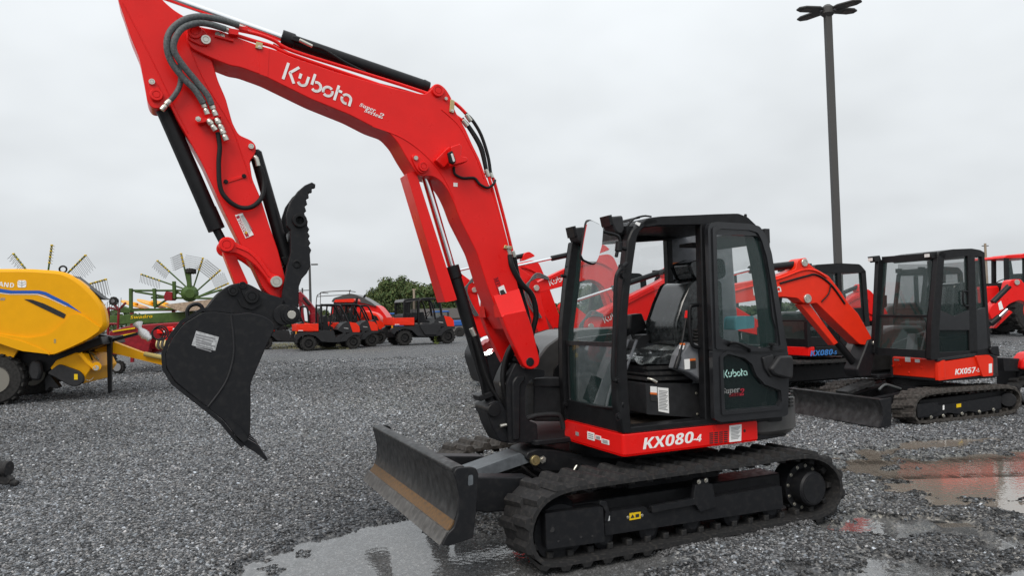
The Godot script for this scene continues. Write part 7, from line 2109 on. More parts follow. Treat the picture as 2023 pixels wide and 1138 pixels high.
# ---------- utility vehicles ----------
func utv(fr: Transform3D, px: bool, src: Transform3D, label: String, kind: int) -> void:
	var E := thing("utility_vehicle", label, "utility vehicle", fr, "orange utility vehicles parked in a group")
	var zn := 0.72
	var P := func(a: Array) -> PackedVector2Array: return poly(src, a, 0.72)
	part("bed_side", MB.new().prism(rnd(P.call([586, 641, 630, 639.5, 630, 655, 588, 655]), 0.02), zn - 0.05, zn, 0.012), M.orange, E)
	part("bed_side", MB.new().prism(rnd(P.call([586, 641, 630, 639.5, 630, 655, 588, 655]), 0.02), -zn, -zn + 0.05, 0.012), M.orange, E)
	part("bed_rib", MB.new().prism(P.call([594, 646, 614, 645, 622, 650, 629, 652, 629, 654, 594, 654]), zn - 0.01, zn + 0.012, 0.006), M.orange, E)
	var bt := lp(src, 588, 655, 0.72)
	var bt2 := lp(src, 630, 655, 0.72)
	part("bed_floor", MB.new().box(Vector3((bt.x + bt2.x) / 2, bt.y + 0.02, 0), Vector3(absf(bt2.x - bt.x), 0.06, 1.4), 0.01), M.black, E)
	part("tailgate", MB.new().box(Vector3(bt.x, bt.y + 0.17, 0), Vector3(0.05, 0.3, 1.4), 0.01), M.orange, E)
	part("bed_head", MB.new().box(Vector3(bt2.x, bt.y + 0.17, 0), Vector3(0.05, 0.32, 1.4), 0.01), M.black, E)
	for s in [[zn - 0.22, zn + 0.05], [-zn - 0.05, -zn + 0.22]]:
		part("rear_fender", MB.new().prism(rnd(P.call([583, 668, 584, 661, 592, 656.5, 631, 656, 646, 674.5, 636, 675, 624, 664, 609, 661, 595, 664, 588, 672]), 0.03), s[0], s[1], 0.02), M.plastic, E)
		part("front_fender", MB.new().prism(rnd(P.call([673, 675, 681, 662, 694, 656, 712, 656.5, 712, 661, 698, 662, 688, 668, 684, 674]), 0.03), s[0], s[1], 0.02), M.plastic, E)
	part("cabin_tub", MB.new().prism(rnd(P.call([630, 654, 640, 652, 660, 653, 664, 668, 676, 660, 684, 655, 684, 672, 672, 676, 640, 676]), 0.03), -zn + 0.02, zn - 0.02, 0.02), M.plastic, E)
	part("chassis", MB.new().prism(P.call([590, 668, 712, 662, 712, 670, 676, 678, 590, 678]), -0.45, 0.45, 0.02), M.black, E)
	part("cowl", MB.new().prism(rnd(P.call([668, 652, 678, 640, 689, 634.5, 693, 636, 697, 656, 680, 658]), 0.03), -zn + 0.06, zn - 0.04, 0.03), M.plastic, E)
	part("hood", MB.new().prism(rnd(P.call([691, 636, 704, 638, 711, 645, 712, 656, 698, 656.5, 695, 648]), 0.03), -zn + 0.05, zn - 0.03, 0.04), M.orange, E)
	for z in [-0.5, 0.5]:
		part("headlamp", MB.new().box(Vector3(lp(src, 710, 646, 0.72).x, lp(src, 710, 646, 0.72).y, z), Vector3(0.1, 0.08, 0.22), 0.02), M.black, E)
	var rr0 := lp(src, 637, 603, 0.72)
	if kind != 2:
		for z in [-0.62, 0.62]:
			part("roll_bar", MB.new().tube(curve([lp3(src, 636, 652, 0.72) * Vector3(1, 1, 0) + Vector3(0, 0, z), lp3(src, 636, 606, 0.72) * Vector3(1, 1, 0) + Vector3(0, 0, z), lp3(src, 640, 602.5, 0.72) * Vector3(1, 1, 0) + Vector3(0, 0, z), lp3(src, 668, 603, 0.72) * Vector3(1, 1, 0) + Vector3(0, 0, z), lp3(src, 676, 609, 0.72) * Vector3(1, 1, 0) + Vector3(0, 0, z), lp3(src, 689, 636, 0.72) * Vector3(1, 1, 0) + Vector3(0, 0, z)], 5), 0.042, 8), M.black, E)
			part("inner_bar", MB.new().tube(curve([lp3(src, 652, 655, 0.72) * Vector3(1, 1, 0) + Vector3(0, 0, z), lp3(src, 655, 630, 0.72) * Vector3(1, 1, 0) + Vector3(0, 0, z), lp3(src, 658, 603, 0.72) * Vector3(1, 1, 0) + Vector3(0, 0, z)], 5), 0.034, 8), M.black, E)
		var rr := lp(src, 637, 603, 0.72)
		var rf := lp(src, 670, 603, 0.72)
		for q in [rr, rf]:
			part("cross_bar", MB.new().cyl(Vector3(q.x, q.y, -0.62), Vector3(q.x, q.y, 0.62), 0.03, 8), M.black, E)
		if kind == 0:
			part("roof", MB.new().box(Vector3((rr.x + rf.x) / 2, rr.y + 0.02, 0), Vector3(absf(rf.x - rr.x), 0.04, 1.3), 0.015), M.black, E)
		for z in [-0.35, 0.35]:
			part("seat", MB.new().prism(rnd(P.call([638, 652, 642, 624, 648, 622, 650, 644, 660, 646, 660, 652]), 0.04), z - 0.25, z + 0.25, 0.03), M.black, E)
	if kind != 2:
		part("rear_screen", MB.new().box(Vector3(rr0.x + 0.02, rr0.y - 0.45, 0), Vector3(0.02, 0.7, 1.2), 0.0), M.tinted_glass, E)
	part("bumper", MB.new().tube(curve([lp3(src, 712, 652, 0.72) * Vector3(1, 1, 0) + Vector3(0.03, 0, -0.45), lp3(src, 715, 656, 0.72) * Vector3(1, 1, 0) + Vector3(0.06, 0, 0), lp3(src, 712, 652, 0.72) * Vector3(1, 1, 0) + Vector3(0.03, 0, 0.45)]), 0.03, 6), M.black, E)
	part("hood_lettering_plate", MB.new().prism(P.call([680, 647, 689, 648, 690, 650, 681, 649]), zn - 0.05, zn - 0.034, 0.0), M.print_grey, E)
	part("bed_lettering", MB.new().prism(P.call([590, 652.5, 599, 652.5, 599, 653.8, 590, 653.8]), zn - 0.01, zn + 0.014, 0.0), M.white, E)
	part("tail_lamp", MB.new().box(Vector3(bt.x - 0.03, bt.y - 0.05, 0.6), Vector3(0.05, 0.1, 0.1), 0.01), M.amber, E)
	for z in [-0.55, 0.55]:
		part("shock_absorber", MB.new().cyl(lp3(src, 606, 676, 0.72) * Vector3(1, 1, 0) + Vector3(0, 0, z * 0.8), lp3(src, 600, 662, 0.72) * Vector3(1, 1, 0) + Vector3(0, 0, z * 0.8), 0.04, 8), M.zinc, E)
	part("steering_wheel", MB.new().tube(ring3(Vector3(lp(src, 663, 634, 0.72).x, lp(src, 663, 634, 0.72).y, 0.3), 0.17, Vector3(-0.8, 0.6, 0)), 0.016, 6), M.black, E)
	for q in [[610.4, 0.33], [699, 0.31]]:
		var c := lp(src, q[0], 680, 0.72)
		for z in [-0.6, 0.6]:
			var W := Node3D.new()
			W.name = "wheel"
			E.add_child(W, true)
			W.position = Vector3(c.x, 0.325, z)
			part("tyre", utv_tyre, M.tyre, W)
			part("rim", utv_rim, M.black, W).scale = Vector3(1, 1, signf(z))
	if kind == 2:
		# enclosed hoops, rear seat with a barred cage, doors
		for z in [-0.6, 0.6]:
			part("roll_bar", MB.new().tube(curve(lift(fr, [828, 655, 827, 604, 830, 594, 838, 590.5, 860, 591, 868, 596, 874, 632], z), 5), 0.05, 8), M.black, E)
			part("inner_bar", MB.new().tube(curve(lift(fr, [840, 592, 852, 596, 858, 612, 862, 634], z * 0.9), 5), 0.035, 8), M.black, E)
			part("rear_bar", MB.new().tube(curve(lift(fr, [799, 632, 799, 600, 803, 593, 828, 590.5], z), 5), 0.04, 8), M.black, E)
			for k in 9:
				part("cage_bar", MB.new().tube(PackedVector3Array(lift(fr, [801.5 + k * 2.8, 593, 801.5 + k * 2.8, 629], z)), 0.02, 5), M.black, E)
		part("roof", MB.new().prism(rnd(poly(fr, [798, 597, 801, 591, 826, 588.5, 840, 589.5, 862, 590, 860, 592.5, 830, 593, 806, 597], 0.72), 0.02), -0.62, 0.62, 0.02), M.hood_grey, E)
		part("rear_seat", MB.new().prism(rnd(poly(fr, [797, 632, 799, 621, 808, 619, 812, 632], 0.72), 0.04), -0.6, 0.6, 0.03), M.plastic, E)
		part("rear_seat", MB.new().prism(rnd(poly(fr, [810, 632, 812, 619, 822, 617, 825, 620, 825, 632], 0.72), 0.04), -0.6, 0.6, 0.03), M.plastic, E)
		part("driver_seat", MB.new().prism(rnd(poly(fr, [831, 634, 833, 617, 840, 616, 843, 632, 852, 634, 852, 638, 831, 638], 0.72), 0.04), -0.55, 0.55, 0.03), M.black, E)
		part("windscreen", MB.new().prism(poly(fr, [857, 596, 866, 597, 872, 630, 866, 630], 0.5), 0.49, 0.5, 0.0), M.glass, E)
		part("door", MB.new().prism(rnd(poly(fr, [829, 641, 850, 640, 856, 637, 872, 640, 870, 655, 862, 662, 840, 662, 832, 650], 0.74), 0.04), 0.7, 0.77, 0.02), M.plastic, E)

func lift(fr: Transform3D, a: Array, z: float) -> Array:
	var o := []
	for i in range(0, a.size(), 2):
		var q := lp(fr, a[i], a[i + 1], 0.6)
		o.append(Vector3(q.x, q.y, z))
	return o

var utv_tyre: ArrayMesh
var utv_rim: ArrayMesh

func utv_group() -> void:
	utv_tyre = null_tyre(0.325, 0.28, 0.17, 16)
	utv_rim = MB.new().lathe_line(Vector3(0, 0, -0.02), Vector3(0, 0, 0.14), [[0.0, 0.165], [0.1, 0.165], [0.115, 0.155], [0.115, 0.13], [0.06, 0.12], [0.07, 0.06], [0.12, 0.05], [0.12, 0.0]], 16).done()
	var src := frame(Vector3.ZERO, 180.0 + 24.0)
	var p := gp(609, 693.5, 0.48)
	var q := gp(609, 693.5, ground_at(0, p.z))
	src.origin = q - src.basis.z * 0.72
	src.origin.y = ground_at(0, q.z)
	utv(src, true, src, "orange utility vehicle with open cargo bed and bare roll bars, front of its group", 1)
	for k in 4:
		var spot: Vector2 = [Vector2(645, 685), Vector2(668, 678), Vector2(520, 684), Vector2(806, 684)][k]
		var f := frame(Vector3.ZERO, 180.0 + [24.0, 24.0, 24.0, 26.0][k])
		var d: float = [32.8, 36.0, 33.5, 34.2][k]
		var w := hit(spot, Vector3(0, 0, -d), Vector3(0, 0, 1))
		f.origin = Vector3(w.x, ground_at(w.x, w.z), w.z)
		if k == 3:
			f.basis = f.basis.scaled(Vector3.ONE * 1.12)
			f.origin = gp(798, 683, ground_at(0, -34.5)) - f.basis.z * 0.72 + f.basis.x * 0.02
			f.origin.y = ground_at(0, f.origin.z)
		utv(f, false, src, ["orange utility vehicle with roof, directly behind the one with bare roll bars", "orange utility vehicle farthest back in the group, showing only its front end", "orange utility vehicle half hidden behind the black bucket", "longer orange utility vehicle with dark doors and a caged load in its bed"][k], 2 if k == 3 else 0)

# ---------- machines, trees and poles at the back ----------
func backdrop() -> void:
	# orange tractor and a big red and charcoal machine behind the utility vehicles
	var d := 38.0
	var f := Transform3D(Basis.IDENTITY, Vector3(-9.0, ground_at(-9.0, -d), -d))
	var T := thing("tractor", "orange tractor with dark glazed cab behind the utility vehicles", "tractor", f)
	part("roof", MB.new().prism(rnd(poly(f, [660, 597, 663, 592, 699, 590, 701, 594, 699, 597], 0.8), 0.03), -0.7, 0.8, 0.04), M.orange, T)
	part("hood", MB.new().prism(rnd(poly(f, [704, 617, 722, 613, 744, 619, 752, 628, 752, 640, 704, 640], 0.5), 0.12), -0.5, 0.5, 0.06), M.orange, T)
	part("grille", MB.new().prism(rnd(poly(f, [734, 622, 744, 624, 750, 634, 736, 636], 0.5), 0.05), 0.49, 0.52, 0.005), M.black, T)
	for z in [-0.65, 0.75]:
		for q in [[662, 597, 660, 640], [684, 597, 684, 645], [700, 597, 704, 640]]:
			part("cab_pillar", MB.new().beam(PackedVector3Array([lp3(f, q[0], q[1], z), lp3(f, q[2], q[3], z)]), Vector3(0, 0, 1), 0.1, 0.1), M.black, T)
		part("cab_pane", MB.new().prism(poly(f, [663, 598, 699, 598, 703, 628, 661, 632], z), z - 0.004, z + 0.004, 0.0), M.tinted_glass, T)
	part("body", MB.new().prism(poly(f, [656, 632, 752, 636, 752, 650, 656, 650], 0.4), -0.4, 0.4, 0.03), M.black, T)
	part("exhaust", MB.new().cyl(lp3(f, 703, 612, 0.6), lp3(f, 706, 588, 0.6), 0.06, 10), M.black, T)
	for q in [[672, 0.8, 0.5], [738, 0.55, 0.4]]:
		var c := lp(f, q[0], 650, 0.6)
		for z in [-0.75, 0.75]:
			part("wheel", null_tyre(q[1], q[2], q[1] * 0.5, 18), M.tyre, T).position = Vector3(c.x, q[1], z)
	d = 44.0
	f = Transform3D(Basis.IDENTITY, Vector3(-8.0, ground_at(-8.0, -d), -d))
	var H := thing("harvester", "tall red machine with a sloping charcoal top, beyond the orange tractor", "harvester", f)
	part("red_body", MB.new().prism(rnd(poly(f, [650, 630, 660, 598, 700, 594, 735, 600, 748, 606, 757, 617, 765, 628, 764, 632], 0.8), 0.15), -1.2, 0.8, 0.05), M.red, H)
	part("charcoal_top", MB.new().prism(rnd(poly(f, [655, 597, 660, 589, 690, 580, 700, 581, 718, 588, 735, 598, 745, 606, 720, 599, 700, 596], 0.9), 0.1), -1.2, 0.95, 0.06), M.hood_grey, H)
	part("beacon", MB.new().beam(PackedVector3Array([lp3(f, 719, 589, 0.5), lp3(f, 722, 583, 0.5)]), Vector3(0, 0, 1), 0.06, 0.12), M.black, H)
	part("undercarriage", MB.new().prism(poly(f, [655, 628, 762, 630, 760, 660, 655, 660], 0.4), -0.8, 0.4, 0.05), M.black, H)
	for x in [670.0, 740.0]:
		part("wheel", null_tyre(0.7, 0.5, 0.35, 16), M.tyre, H).position = Vector3(lp(f, x, 650, 0.5).x, 0.7, 0.6)
	# cargo rack of a trailer
	d = 40.0
	f = Transform3D(Basis.IDENTITY, Vector3(-9.0, ground_at(-9.0, -d), -d))
	var R := thing("trailer", "flat trailer with a tall black pipe rack behind the utility vehicles", "trailer", f)
	part("deck", MB.new().prism(poly(f, [618, 648, 696, 646, 696, 652, 618, 653], 0.8), -0.9, 0.8, 0.02), M.black, R)
	for z in [0.8, -0.8]:
		part("rack_rail", MB.new().tube(curve([lp3(f, 624, 648, z), lp3(f, 626, 590, z), lp3(f, 632, 581, z), lp3(f, 640, 577, z), lp3(f, 689, 574.5, z), lp3(f, 691, 580, z), lp3(f, 691, 646, z)], 5), 0.025, 6), M.pole_grey, R)
		part("rack_rail", MB.new().tube(PackedVector3Array([lp3(f, 626, 586, z), lp3(f, 690, 582, z)]), 0.02, 6), M.pole_grey, R)
		part("rack_post", MB.new().tube(PackedVector3Array([lp3(f, 634, 578, z), lp3(f, 632, 648, z)]), 0.02, 6), M.pole_grey, R)
		part("wheel", null_tyre(0.38, 0.25, 0.2, 14), M.tyre, R).position = Vector3(lp(f, 655, 650, z).x, 0.38, z)
	for q in [[634, 578], [690, 575]]:
		part("rack_cross_bar", MB.new().cyl(lp3(f, q[0], q[1], 0.8) , lp3(f, q[0], q[1], 0.8) - Vector3(0, 0, 1.6), 0.022, 6), M.pole_grey, R)
	# dark red loader arm beside the thumb
	d = 37.0
	f = Transform3D(Basis.IDENTITY, Vector3(-10.0, ground_at(-10.0, -d), -d))
	var L := thing("loader", "dark red loader arm and roll bar just beyond the bucket thumb", "loader", f)
	part("lift_arm", MB.new().beam(PackedVector3Array([lp3(f, 590, 580, 0.3), lp3(f, 602, 592, 0.3), lp3(f, 618, 612, 0.3), lp3(f, 632, 636, 0.3)]), Vector3(0, 0, 1), 0.2, 0.3), M.dark_red, L)
	part("lift_cylinder", MB.new().cyl(lp3(f, 600, 588, 0.5), lp3(f, 612, 602, 0.5), 0.07, 8), M.black, L)
	part("knuckle", MB.new().prism(rnd(poly(f, [610, 632, 614, 620, 626, 618, 634, 630, 632, 640, 612, 640], 0.3), 0.1), 0.1, 0.5, 0.02), M.dark_red, L)
	part("mast", MB.new().beam(PackedVector3Array([lp3(f, 592, 580, 0.2), lp3(f, 600, 640, 0.2)]), Vector3(0, 0, 1), 0.15, 0.15), M.dark_red, L)
	part("roll_bar", MB.new().tube(curve([lp3(f, 594, 645, 0.6), lp3(f, 594, 610, 0.6), lp3(f, 600, 606, 0.6), lp3(f, 608, 610, 0.6), lp3(f, 611, 640, 0.6)], 5), 0.05, 8), M.black, L)
	part("chassis", MB.new().prism(poly(f, [588, 642, 636, 640, 636, 660, 588, 660], 0.5), -0.5, 0.5, 0.03), M.dark_red, L)
	for x in [596.0, 628.0]:
		part("wheel", null_tyre(0.5, 0.4, 0.25, 14), M.tyre, L).position = Vector3(lp(f, x, 650, 0.5).x, 0.5, 0.5)
	# blue tractors far off
	for k in 3:
		d = [80.0, 76.0, 88.0][k]
		var x0: float = [768.0, 872.0, 900.0][k]
		f = Transform3D(Basis.IDENTITY, Vector3(0, ground_at(0, -d), -d))
		var B := thing("tractor", ["blue-roofed tractor far off beside the tree belt's left end", "blue-roofed tractor far off behind the caged utility vehicle's hood", "pale blue tractor far off next to the low grey shed"][k], "tractor", f, "blue tractors far off")
		var c := lp(f, x0, 620, 0.0)
		part("roof", MB.new().box(Vector3(c.x, 2.62, 0), Vector3(1.6, 0.16, 1.5), 0.06), M.blue_paint, B)
		for s in [-0.7, 0.7]:
			for z in [-0.7, 0.7]:
				part("cab_pillar", MB.new().box(Vector3(c.x + s, 2.05, z), Vector3(0.08, 1.0, 0.08), 0.0), M.black, B)
		part("cab_pane", MB.new().box(Vector3(c.x, 2.05, 0.7), Vector3(1.3, 0.9, 0.01), 0.0), M.glass, B)
		part("hood", MB.new().box(Vector3(c.x + 1.5, 1.4, 0), Vector3(1.6, 0.6, 0.8), 0.1), M.blue_paint, B)
		part("body", MB.new().box(Vector3(c.x + 0.2, 1.2, 0), Vector3(1.8, 0.8, 1.2), 0.1), M.blue_paint, B)
		for q in [[0.0, 0.8], [1.9, 0.5]]:
			part("wheel", null_tyre(q[1], 0.4, q[1] * 0.5, 14), M.tyre, B).position = Vector3(c.x + q[0], q[1], 0.8)
	# low shed
	d = 85.0
	f = Transform3D(Basis.IDENTITY, Vector3(0, ground_at(0, -d), -d))
	var S := thing("shed", "low grey shed with a shallow roof in front of the trees", "shed", f)
	var sx := lp(f, 865, 620, 0).x
	part("wall", MB.new().box(Vector3(sx + 5.0, 1.0, 0), Vector3(16.0, 2.0, 6.0), 0.0), M.roof_grey, S)
	part("roof", MB.new().prism(flat([sx - 3.4, 2.0, sx - 3.0, 3.1, sx + 13.0, 3.1, sx + 13.4, 2.0]), -3.2, 3.2, 0.0), M.roof_grey, S)
	# poles
	lamp_pole()
	d = 60.0
	f = Transform3D(Basis.IDENTITY, Vector3(0, ground_at(0, -d), -d))
	var l1 := lp(f, 613.5, 524, 0)
	var P := thing("street_lamp", "thin grey lamp post far off beside the pipe rack", "street lamp", Transform3D(Basis.IDENTITY, f.origin + Vector3(l1.x, 0, 0)))
	part("post", MB.new().tube(PackedVector3Array([Vector3.ZERO, Vector3(-0.05, l1.y, 0)]), [0.13, 0.09], 8), M.pole_grey, P)
	for s in [-1.0, 1.0]:
		part("lamp_head", MB.new().box(Vector3(s * 0.4 - 0.05, l1.y + 0.05, 0), Vector3(0.5, 0.1, 0.3), 0.02), M.pole_grey, P)
	d = 90.0
	f = Transform3D(Basis.IDENTITY, Vector3(0, ground_at(0, -d), -d))
	for k in 2:
		var u := lp(f, [598.0, 1944.5][k], [569.0, 481.0][k], 0)
		var U := thing("utility_pole", ["grey wooden utility pole with cross arms, left of the far lamp post", "brown utility pole rising behind the red tractor"][k], "utility pole", Transform3D(Basis.IDENTITY, f.origin + Vector3(u.x, 0, 0)))
		part("pole", MB.new().tube(PackedVector3Array([Vector3.ZERO, Vector3(0, u.y, 0)]), [0.16 + 0.02 * k, 0.1 + 0.04 * k], 8), M.pole_grey if k == 0 else M.tan_wood, U)
		part("cross_arm", MB.new().box(Vector3(0, u.y - 0.3, 0), Vector3(1.8 - 1.0 * k, 0.1, 0.1), 0.0), M.pole_grey, U)
		if k == 0:
			part("cross_arm", MB.new().box(Vector3(0, u.y - 2.2, 0), Vector3(1.6, 0.1, 0.1), 0.0), M.pole_grey, U)
	var tw := lp(f, 818, 572, 0)
	var TP := thing("utility_pole", "short tan wooden pole standing before the tree belt", "utility pole", Transform3D(Basis.IDENTITY, f.origin + Vector3(tw.x, 0, 0)))
	part("pole", MB.new().tube(PackedVector3Array([Vector3.ZERO, Vector3(0, tw.y, 0)]), [0.18, 0.14], 8), M.tan_wood, TP)
	part("cap", MB.new().box(Vector3(0, tw.y, 0), Vector3(0.5, 0.12, 0.12), 0.0), M.tan_wood, TP)
	trees()
	weeds()
	# the black hitch at the left-hand edge
	var hp := gp(8, 968, 0.0)
	f = Transform3D(Basis.IDENTITY, Vector3(0, 0, hp.z))
	var K := thing("drawbar", "black ribbed drawbar end with a rubber boot low over the gravel", "drawbar", f)
	var a := lp3(f, -70, 923, 0)
	var b := lp3(f, 20, 926, 0)
	var ln := a.distance_to(b)
	var prof := []
	for k in 22:
		prof.append([ln * k / 21.0, 0.09 if k % 2 == 0 else 0.082])
	prof.append([ln, 0.065])
	part("boot", MB.new().lathe_line(a, b, prof, 18), M.rubber, K)
	part("elbow", MB.new().prism(rnd(poly(f, [-20, 940, 14, 935, 30, 946, 22, 957, -20, 956], 0.0), 0.02), -0.04, 0.04, 0.012), M.rubber, K)
	part("nose", MB.new().cyl(lp3(f, 22, 952, 0), lp3(f, 37, 955, 0), 0.035, 14, 0.01), M.rubber, K)
	part("support", MB.new().beam(PackedVector3Array([lp3(f, -60, 940, 0), Vector3(lp(f, -60, 940, 0).x, 0.0, 0)]), Vector3(0, 0, 1), 0.06, 0.06), M.black_steel, K)

func lamp_pole() -> void:
	var d := 24.0
	var f := Transform3D(Basis.IDENTITY, Vector3(0, ground_at(8, -d), -d))
	var t := lp(f, 1634, 28, 0)
	var P := thing("lamp_pole", "tall dark square lamp pole with four flat lamp heads", "lamp pole", Transform3D(Basis.IDENTITY, f.origin + Vector3(t.x, 0, 0)))
	part("pole", MB.new().beam(PackedVector3Array([Vector3.ZERO, Vector3(0, t.y, 0)]), Vector3(0, 0, 1), 0.2, 0.2), M.pole_grey, P)
	part("base", MB.new().cyl(Vector3.ZERO, Vector3(0, 0.6, 0), 0.3, 18, 0.02), M.roof_grey, P)
	part("hub", MB.new().lathe_line(Vector3(0, t.y - 0.1, 0), Vector3(0, t.y + 0.3, 0), [[0.0, 0.12], [0.1, 0.22], [0.3, 0.22], [0.4, 0.1]], 8), M.pole_grey, P)
	for k in 4:
		var a := deg_to_rad([-128.0, -188.0, 40.0, -12.0][k])
		var e := Vector3(cos(a), 0, sin(a))
		var H := Node3D.new()
		H.name = "lamp_head"
		P.add_child(H, true)
		H.transform = Transform3D(Basis(e, Vector3.UP, e.cross(Vector3.UP)), Vector3(0, t.y + 0.15, 0))
		var o := MB.new()
		o.xf = Transform3D(Basis(Vector3(1, 0, 0), Vector3(0, 0, -1), Vector3(0, 1, 0)), Vector3.ZERO)
		o.prism(rnd(flat([0.2, 0.12, 0.36, 0.22, 0.85, 0.22, 1.04, 0.1, 1.04, -0.1, 0.85, -0.22, 0.36, -0.22, 0.2, -0.12]), 0.01), -0.03, 0.02, 0.008)
		part("housing", o, M.pole_grey, H)
		part("lens_panel", MB.new().box(Vector3(0.72, -0.035, 0), Vector3(0.3, 0.01, 0.26), 0.0), M.lamp_lens if false else M.roof_grey, H)
		part("sensor", MB.new().cyl(Vector3(0.22, -0.08, 0), Vector3(0.22, 0.0, 0), 0.05, 8), M.rim_grey, H)

func crown(seed_: int, h: float, w: float, lump: int, leaf: float, n: int) -> ArrayMesh:
	var r := RandomNumberGenerator.new()
	r.seed = seed_
	var mb := MB.new()
	var blobs := []
	for i in lump:
		var t := r.randf()
		var y := h * lerpf(0.18, 0.92, t)
		var rad := w * 0.5 * (1.0 - pow(absf(t - 0.35) * 1.25, 2.0)) * 0.75
		var a := r.randf() * TAU
		var q := sqrt(r.randf()) * maxf(rad, 0.1)
		blobs.append([Vector3(cos(a) * q, y, sin(a) * q), w * r.randf_range(0.13, 0.24)])
	for i in n:
		var b: Array = blobs[r.randi() % blobs.size()]
		var dir := Vector3(r.randfn(), r.randfn() * 0.9, r.randfn()).normalized()
		var p: Vector3 = b[0] + dir * b[1] * pow(r.randf(), 0.35)
		var nn := (dir + Vector3(r.randf_range(-0.7, 0.7), r.randf_range(-0.2, 0.9), r.randf_range(-0.7, 0.7))).normalized()
		var x := nn.cross(Vector3(r.randf(), r.randf(), r.randf())).normalized()
		var y2 := nn.cross(x)
		var s := leaf * r.randf_range(0.6, 1.3)
		var g := r.randf_range(0.65, 1.2)
		mb.tint = Color(0.074 * g * r.randf_range(0.8, 1.25), 0.104 * g, 0.036 * g)
		mb.ftri(p + x * s, p - x * s * 0.5 + y2 * s * 0.8, p - x * s * 0.6 - y2 * s * 0.7, nn)
	return mb.done()

func trees() -> void:
	var lm := mat("leaves", Color(1, 1, 1), 0.8)
	lm.vertex_color_use_as_albedo = true
	lm.cull_mode = BaseMaterial3D.CULL_DISABLED
	worn(mat("bark", Color(0.06, 0.048, 0.038), 0.9), 0.7, 1.0, 1.0, 41)
	var shapes := []
	for k in 4:
		shapes.append(crown(900 + k, 1.0, [0.85, 0.7, 0.95, 0.75][k], 34, 0.035, 5200))
	# pixel x of the trunk, pixel y of the top, width factor, label
	var list := []
	for q in [[740, 571, 0.75], [755, 563, 0.7], [768, 553, 0.75], [785, 558, 0.9], [799, 548, 0.7], [815, 558, 0.8], [833, 565, 0.9], [850, 561, 0.8], [868, 560, 0.95], [886, 566, 0.8], [904, 573, 0.9]]:
		list.append([q[0], q[1], q[2], "%s green tree of the belt behind the yard, counted from the red harvester" % ["first", "second", "third", "fourth", "fifth and tallest", "sixth", "seventh", "eighth", "ninth", "tenth", "eleventh"][list.size()]])
	list += [[1000, 590, 1.2, "low tree behind the farthest excavator's arm"], [1072, 588, 1.0, "round tree showing between the two row booms"], [1110, 594, 1.1, "low tree beside the big cab's front pillar, behind the row"], [1165, 566, 1.1, "tree seen through the big cab's windscreen"], [1196, 574, 1.1, "second tree seen through the big cab's windscreen, by its near pillar"], [640, 612, 1.3, "low far bush line behind the trailer rack"]]
	for i in list.size():
		var q: Array = list[i]
		var d := 105.0 + (i * 37 % 23)
		var f := Transform3D(Basis.IDENTITY, Vector3(0, ground_at(0, -d), -d))
		var t := lp(f, q[0], q[1], 0)
		var T := thing("tree", q[3], "tree", Transform3D(Basis(Vector3.UP, i * 1.7), f.origin + Vector3(t.x, 0, 0)), "trees in the belt behind the yard")
		part("trunk", MB.new().tube(curve([Vector3.ZERO, Vector3(0.05, t.y * 0.3, 0.05), Vector3(-0.05, t.y * 0.75, 0)], 3), [0.22, 0.2, 0.18, 0.16, 0.13, 0.1, 0.06], 7), M.bark, T)
		var c := part("crown", shapes[i % 4], lm, T)
		c.scale = Vector3(t.y * q[2], t.y, t.y * q[2])
	# distant hedge line closing the horizon
	var hedge := MB.new()
	var r := RandomNumberGenerator.new()
	r.seed = 55
	for i in 9000:
		var x := r.randf_range(-230.0, 230.0)
		var hh := 3.2 + 1.6 * sin(x * 0.05) + 1.1 * sin(x * 0.17 + 1.0)
		var p := Vector3(x, ground_at(x, -190.0) + hh * pow(r.randf(), 0.6), -190.0 + r.randf_range(-3, 3))
		var g := r.randf_range(0.7, 1.2)
		hedge.tint = Color(0.055 * g, 0.08 * g, 0.035 * g)
		var s := r.randf_range(0.5, 1.0)
		hedge.ftri(p + Vector3(s, 0, 0), p + Vector3(-s * 0.6, s * 0.8, r.randf_range(-s, s)), p + Vector3(-s * 0.6, -s * 0.7, r.randf_range(-s, s)), Vector3(r.randf_range(-0.5, 0.5), r.randf(), 1))
	single("hedge", hedge, lm, "far hedgerow along the horizon", "hedge", Transform3D.IDENTITY, "", "stuff")

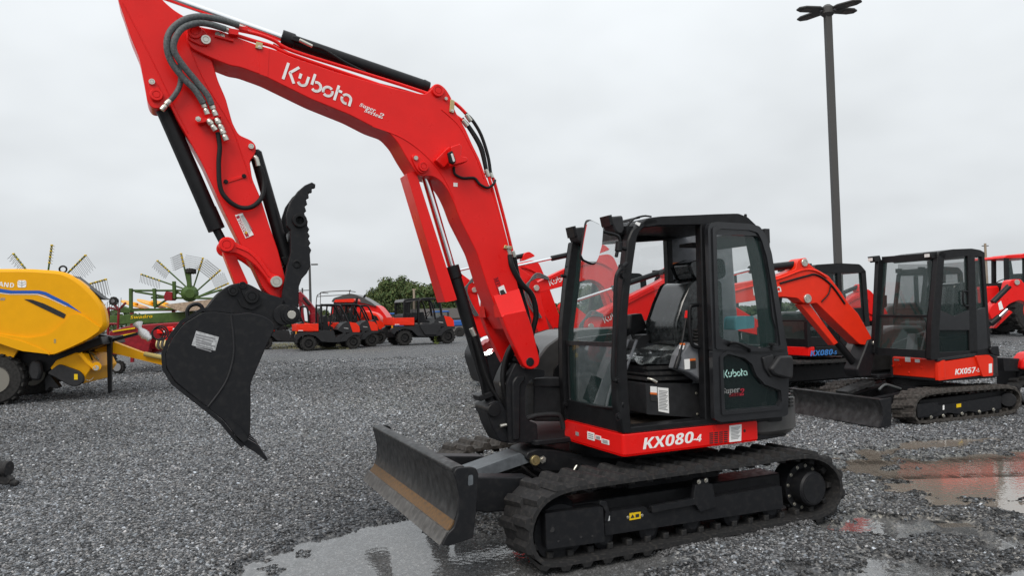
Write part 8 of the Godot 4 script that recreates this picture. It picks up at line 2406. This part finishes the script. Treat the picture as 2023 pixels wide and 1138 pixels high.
func weeds() -> void:
	var gm := mat("weed", Color(0.16, 0.2, 0.05), 0.8)
	gm.cull_mode = BaseMaterial3D.CULL_DISABLED
	var r := RandomNumberGenerator.new()
	r.seed = 8
	var w := gp(862, 680, 0.5)
	var mb := MB.new()
	for i in 40:
		var y := r.randf_range(0.02, 0.42)
		var a := r.randf() * TAU
		var e := Vector3(cos(a), r.randf_range(-0.1, 0.4), sin(a)) * r.randf_range(0.06, 0.14)
		var p := Vector3(0.02 * sin(y * 20.0), y, 0)
		mb.ftri(p, p + e + Vector3(0.02, 0.02, 0), p + e * 0.6 + Vector3(-0.02, -0.02, 0.03), Vector3.UP)
	mb.tube(PackedVector3Array([Vector3.ZERO, Vector3(0.01, 0.42, 0)]), 0.01, 5)
	single("weed", mb, gm, "single green weed growing in the gravel beside the caged utility vehicle", "weed", Transform3D(Basis.IDENTITY, Vector3(w.x, ground_at(w.x, w.z), w.z)))
	var gr := MB.new()
	for i in 2600:
		var px := r.randf_range(535, 690)
		var q := gp(px, r.randf_range(681, 694), 0.42)
		q.y = ground_at(q.x, q.z) + 0.01
		var a2 := r.randf() * TAU
		var h := r.randf_range(0.03, 0.1)
		gr.ftri(q + Vector3(cos(a2), 0, sin(a2)) * 0.012, q - Vector3(cos(a2), 0, sin(a2)) * 0.012, q + Vector3(r.randf_range(-0.05, 0.05), h, r.randf_range(-0.05, 0.05)), Vector3(0, 0.4, 1))
	var dry := mat("dry_grass", Color(0.2, 0.19, 0.1), 0.9)
	dry.cull_mode = BaseMaterial3D.CULL_DISABLED
	single("grass", gr, dry, "sparse dry grass in the gravel round the utility vehicles", "grass", Transform3D.IDENTITY, "", "stuff")

func _ready() -> void:
	# camera
	var cam := Camera3D.new()
	cam.name = "camera"
	cam_t = Transform3D(Basis(Vector3.RIGHT, deg_to_rad(2.0)) * Basis(Vector3.BACK, deg_to_rad(-1.5)), Vector3(0, EYE, 0))
	cam.transform = cam_t
	cam.fov = rad_to_deg(2.0 * atan(CY / FOC))
	cam.near = 0.05
	cam.far = 3000.0
	add_child(cam)
	cam.current = true
	# sky
	var env := Environment.new()
	env.background_mode = Environment.BG_SKY
	env.sky = build_sky()
	env.tonemap_mode = Environment.TONE_MAPPER_LINEAR
	env.tonemap_exposure = 1.2
	env.sdfgi_enabled = true
	env.ssao_enabled = true
	env.ssil_enabled = true
	var we := WorldEnvironment.new()
	we.name = "surroundings"
	we.environment = env
	add_child(we)
	# sun, veiled by cloud, high behind the camera
	var sun := DirectionalLight3D.new()
	sun.name = "sun"
	sun.light_energy = 0.5
	sun.light_angular_distance = 30.0
	sun.light_color = Color(1.0, 0.97, 0.93)
	sun.shadow_enabled = true
	add_child(sun)
	sun.look_at_from_position(Vector3(-3, 8, 7), Vector3.ZERO)
	materials()
	build_ground()
	main_excavator()
	second_excavator()
	row_excavators()
	red_tractor()
	baler()
	rakes()
	utv_group()
	backdrop()
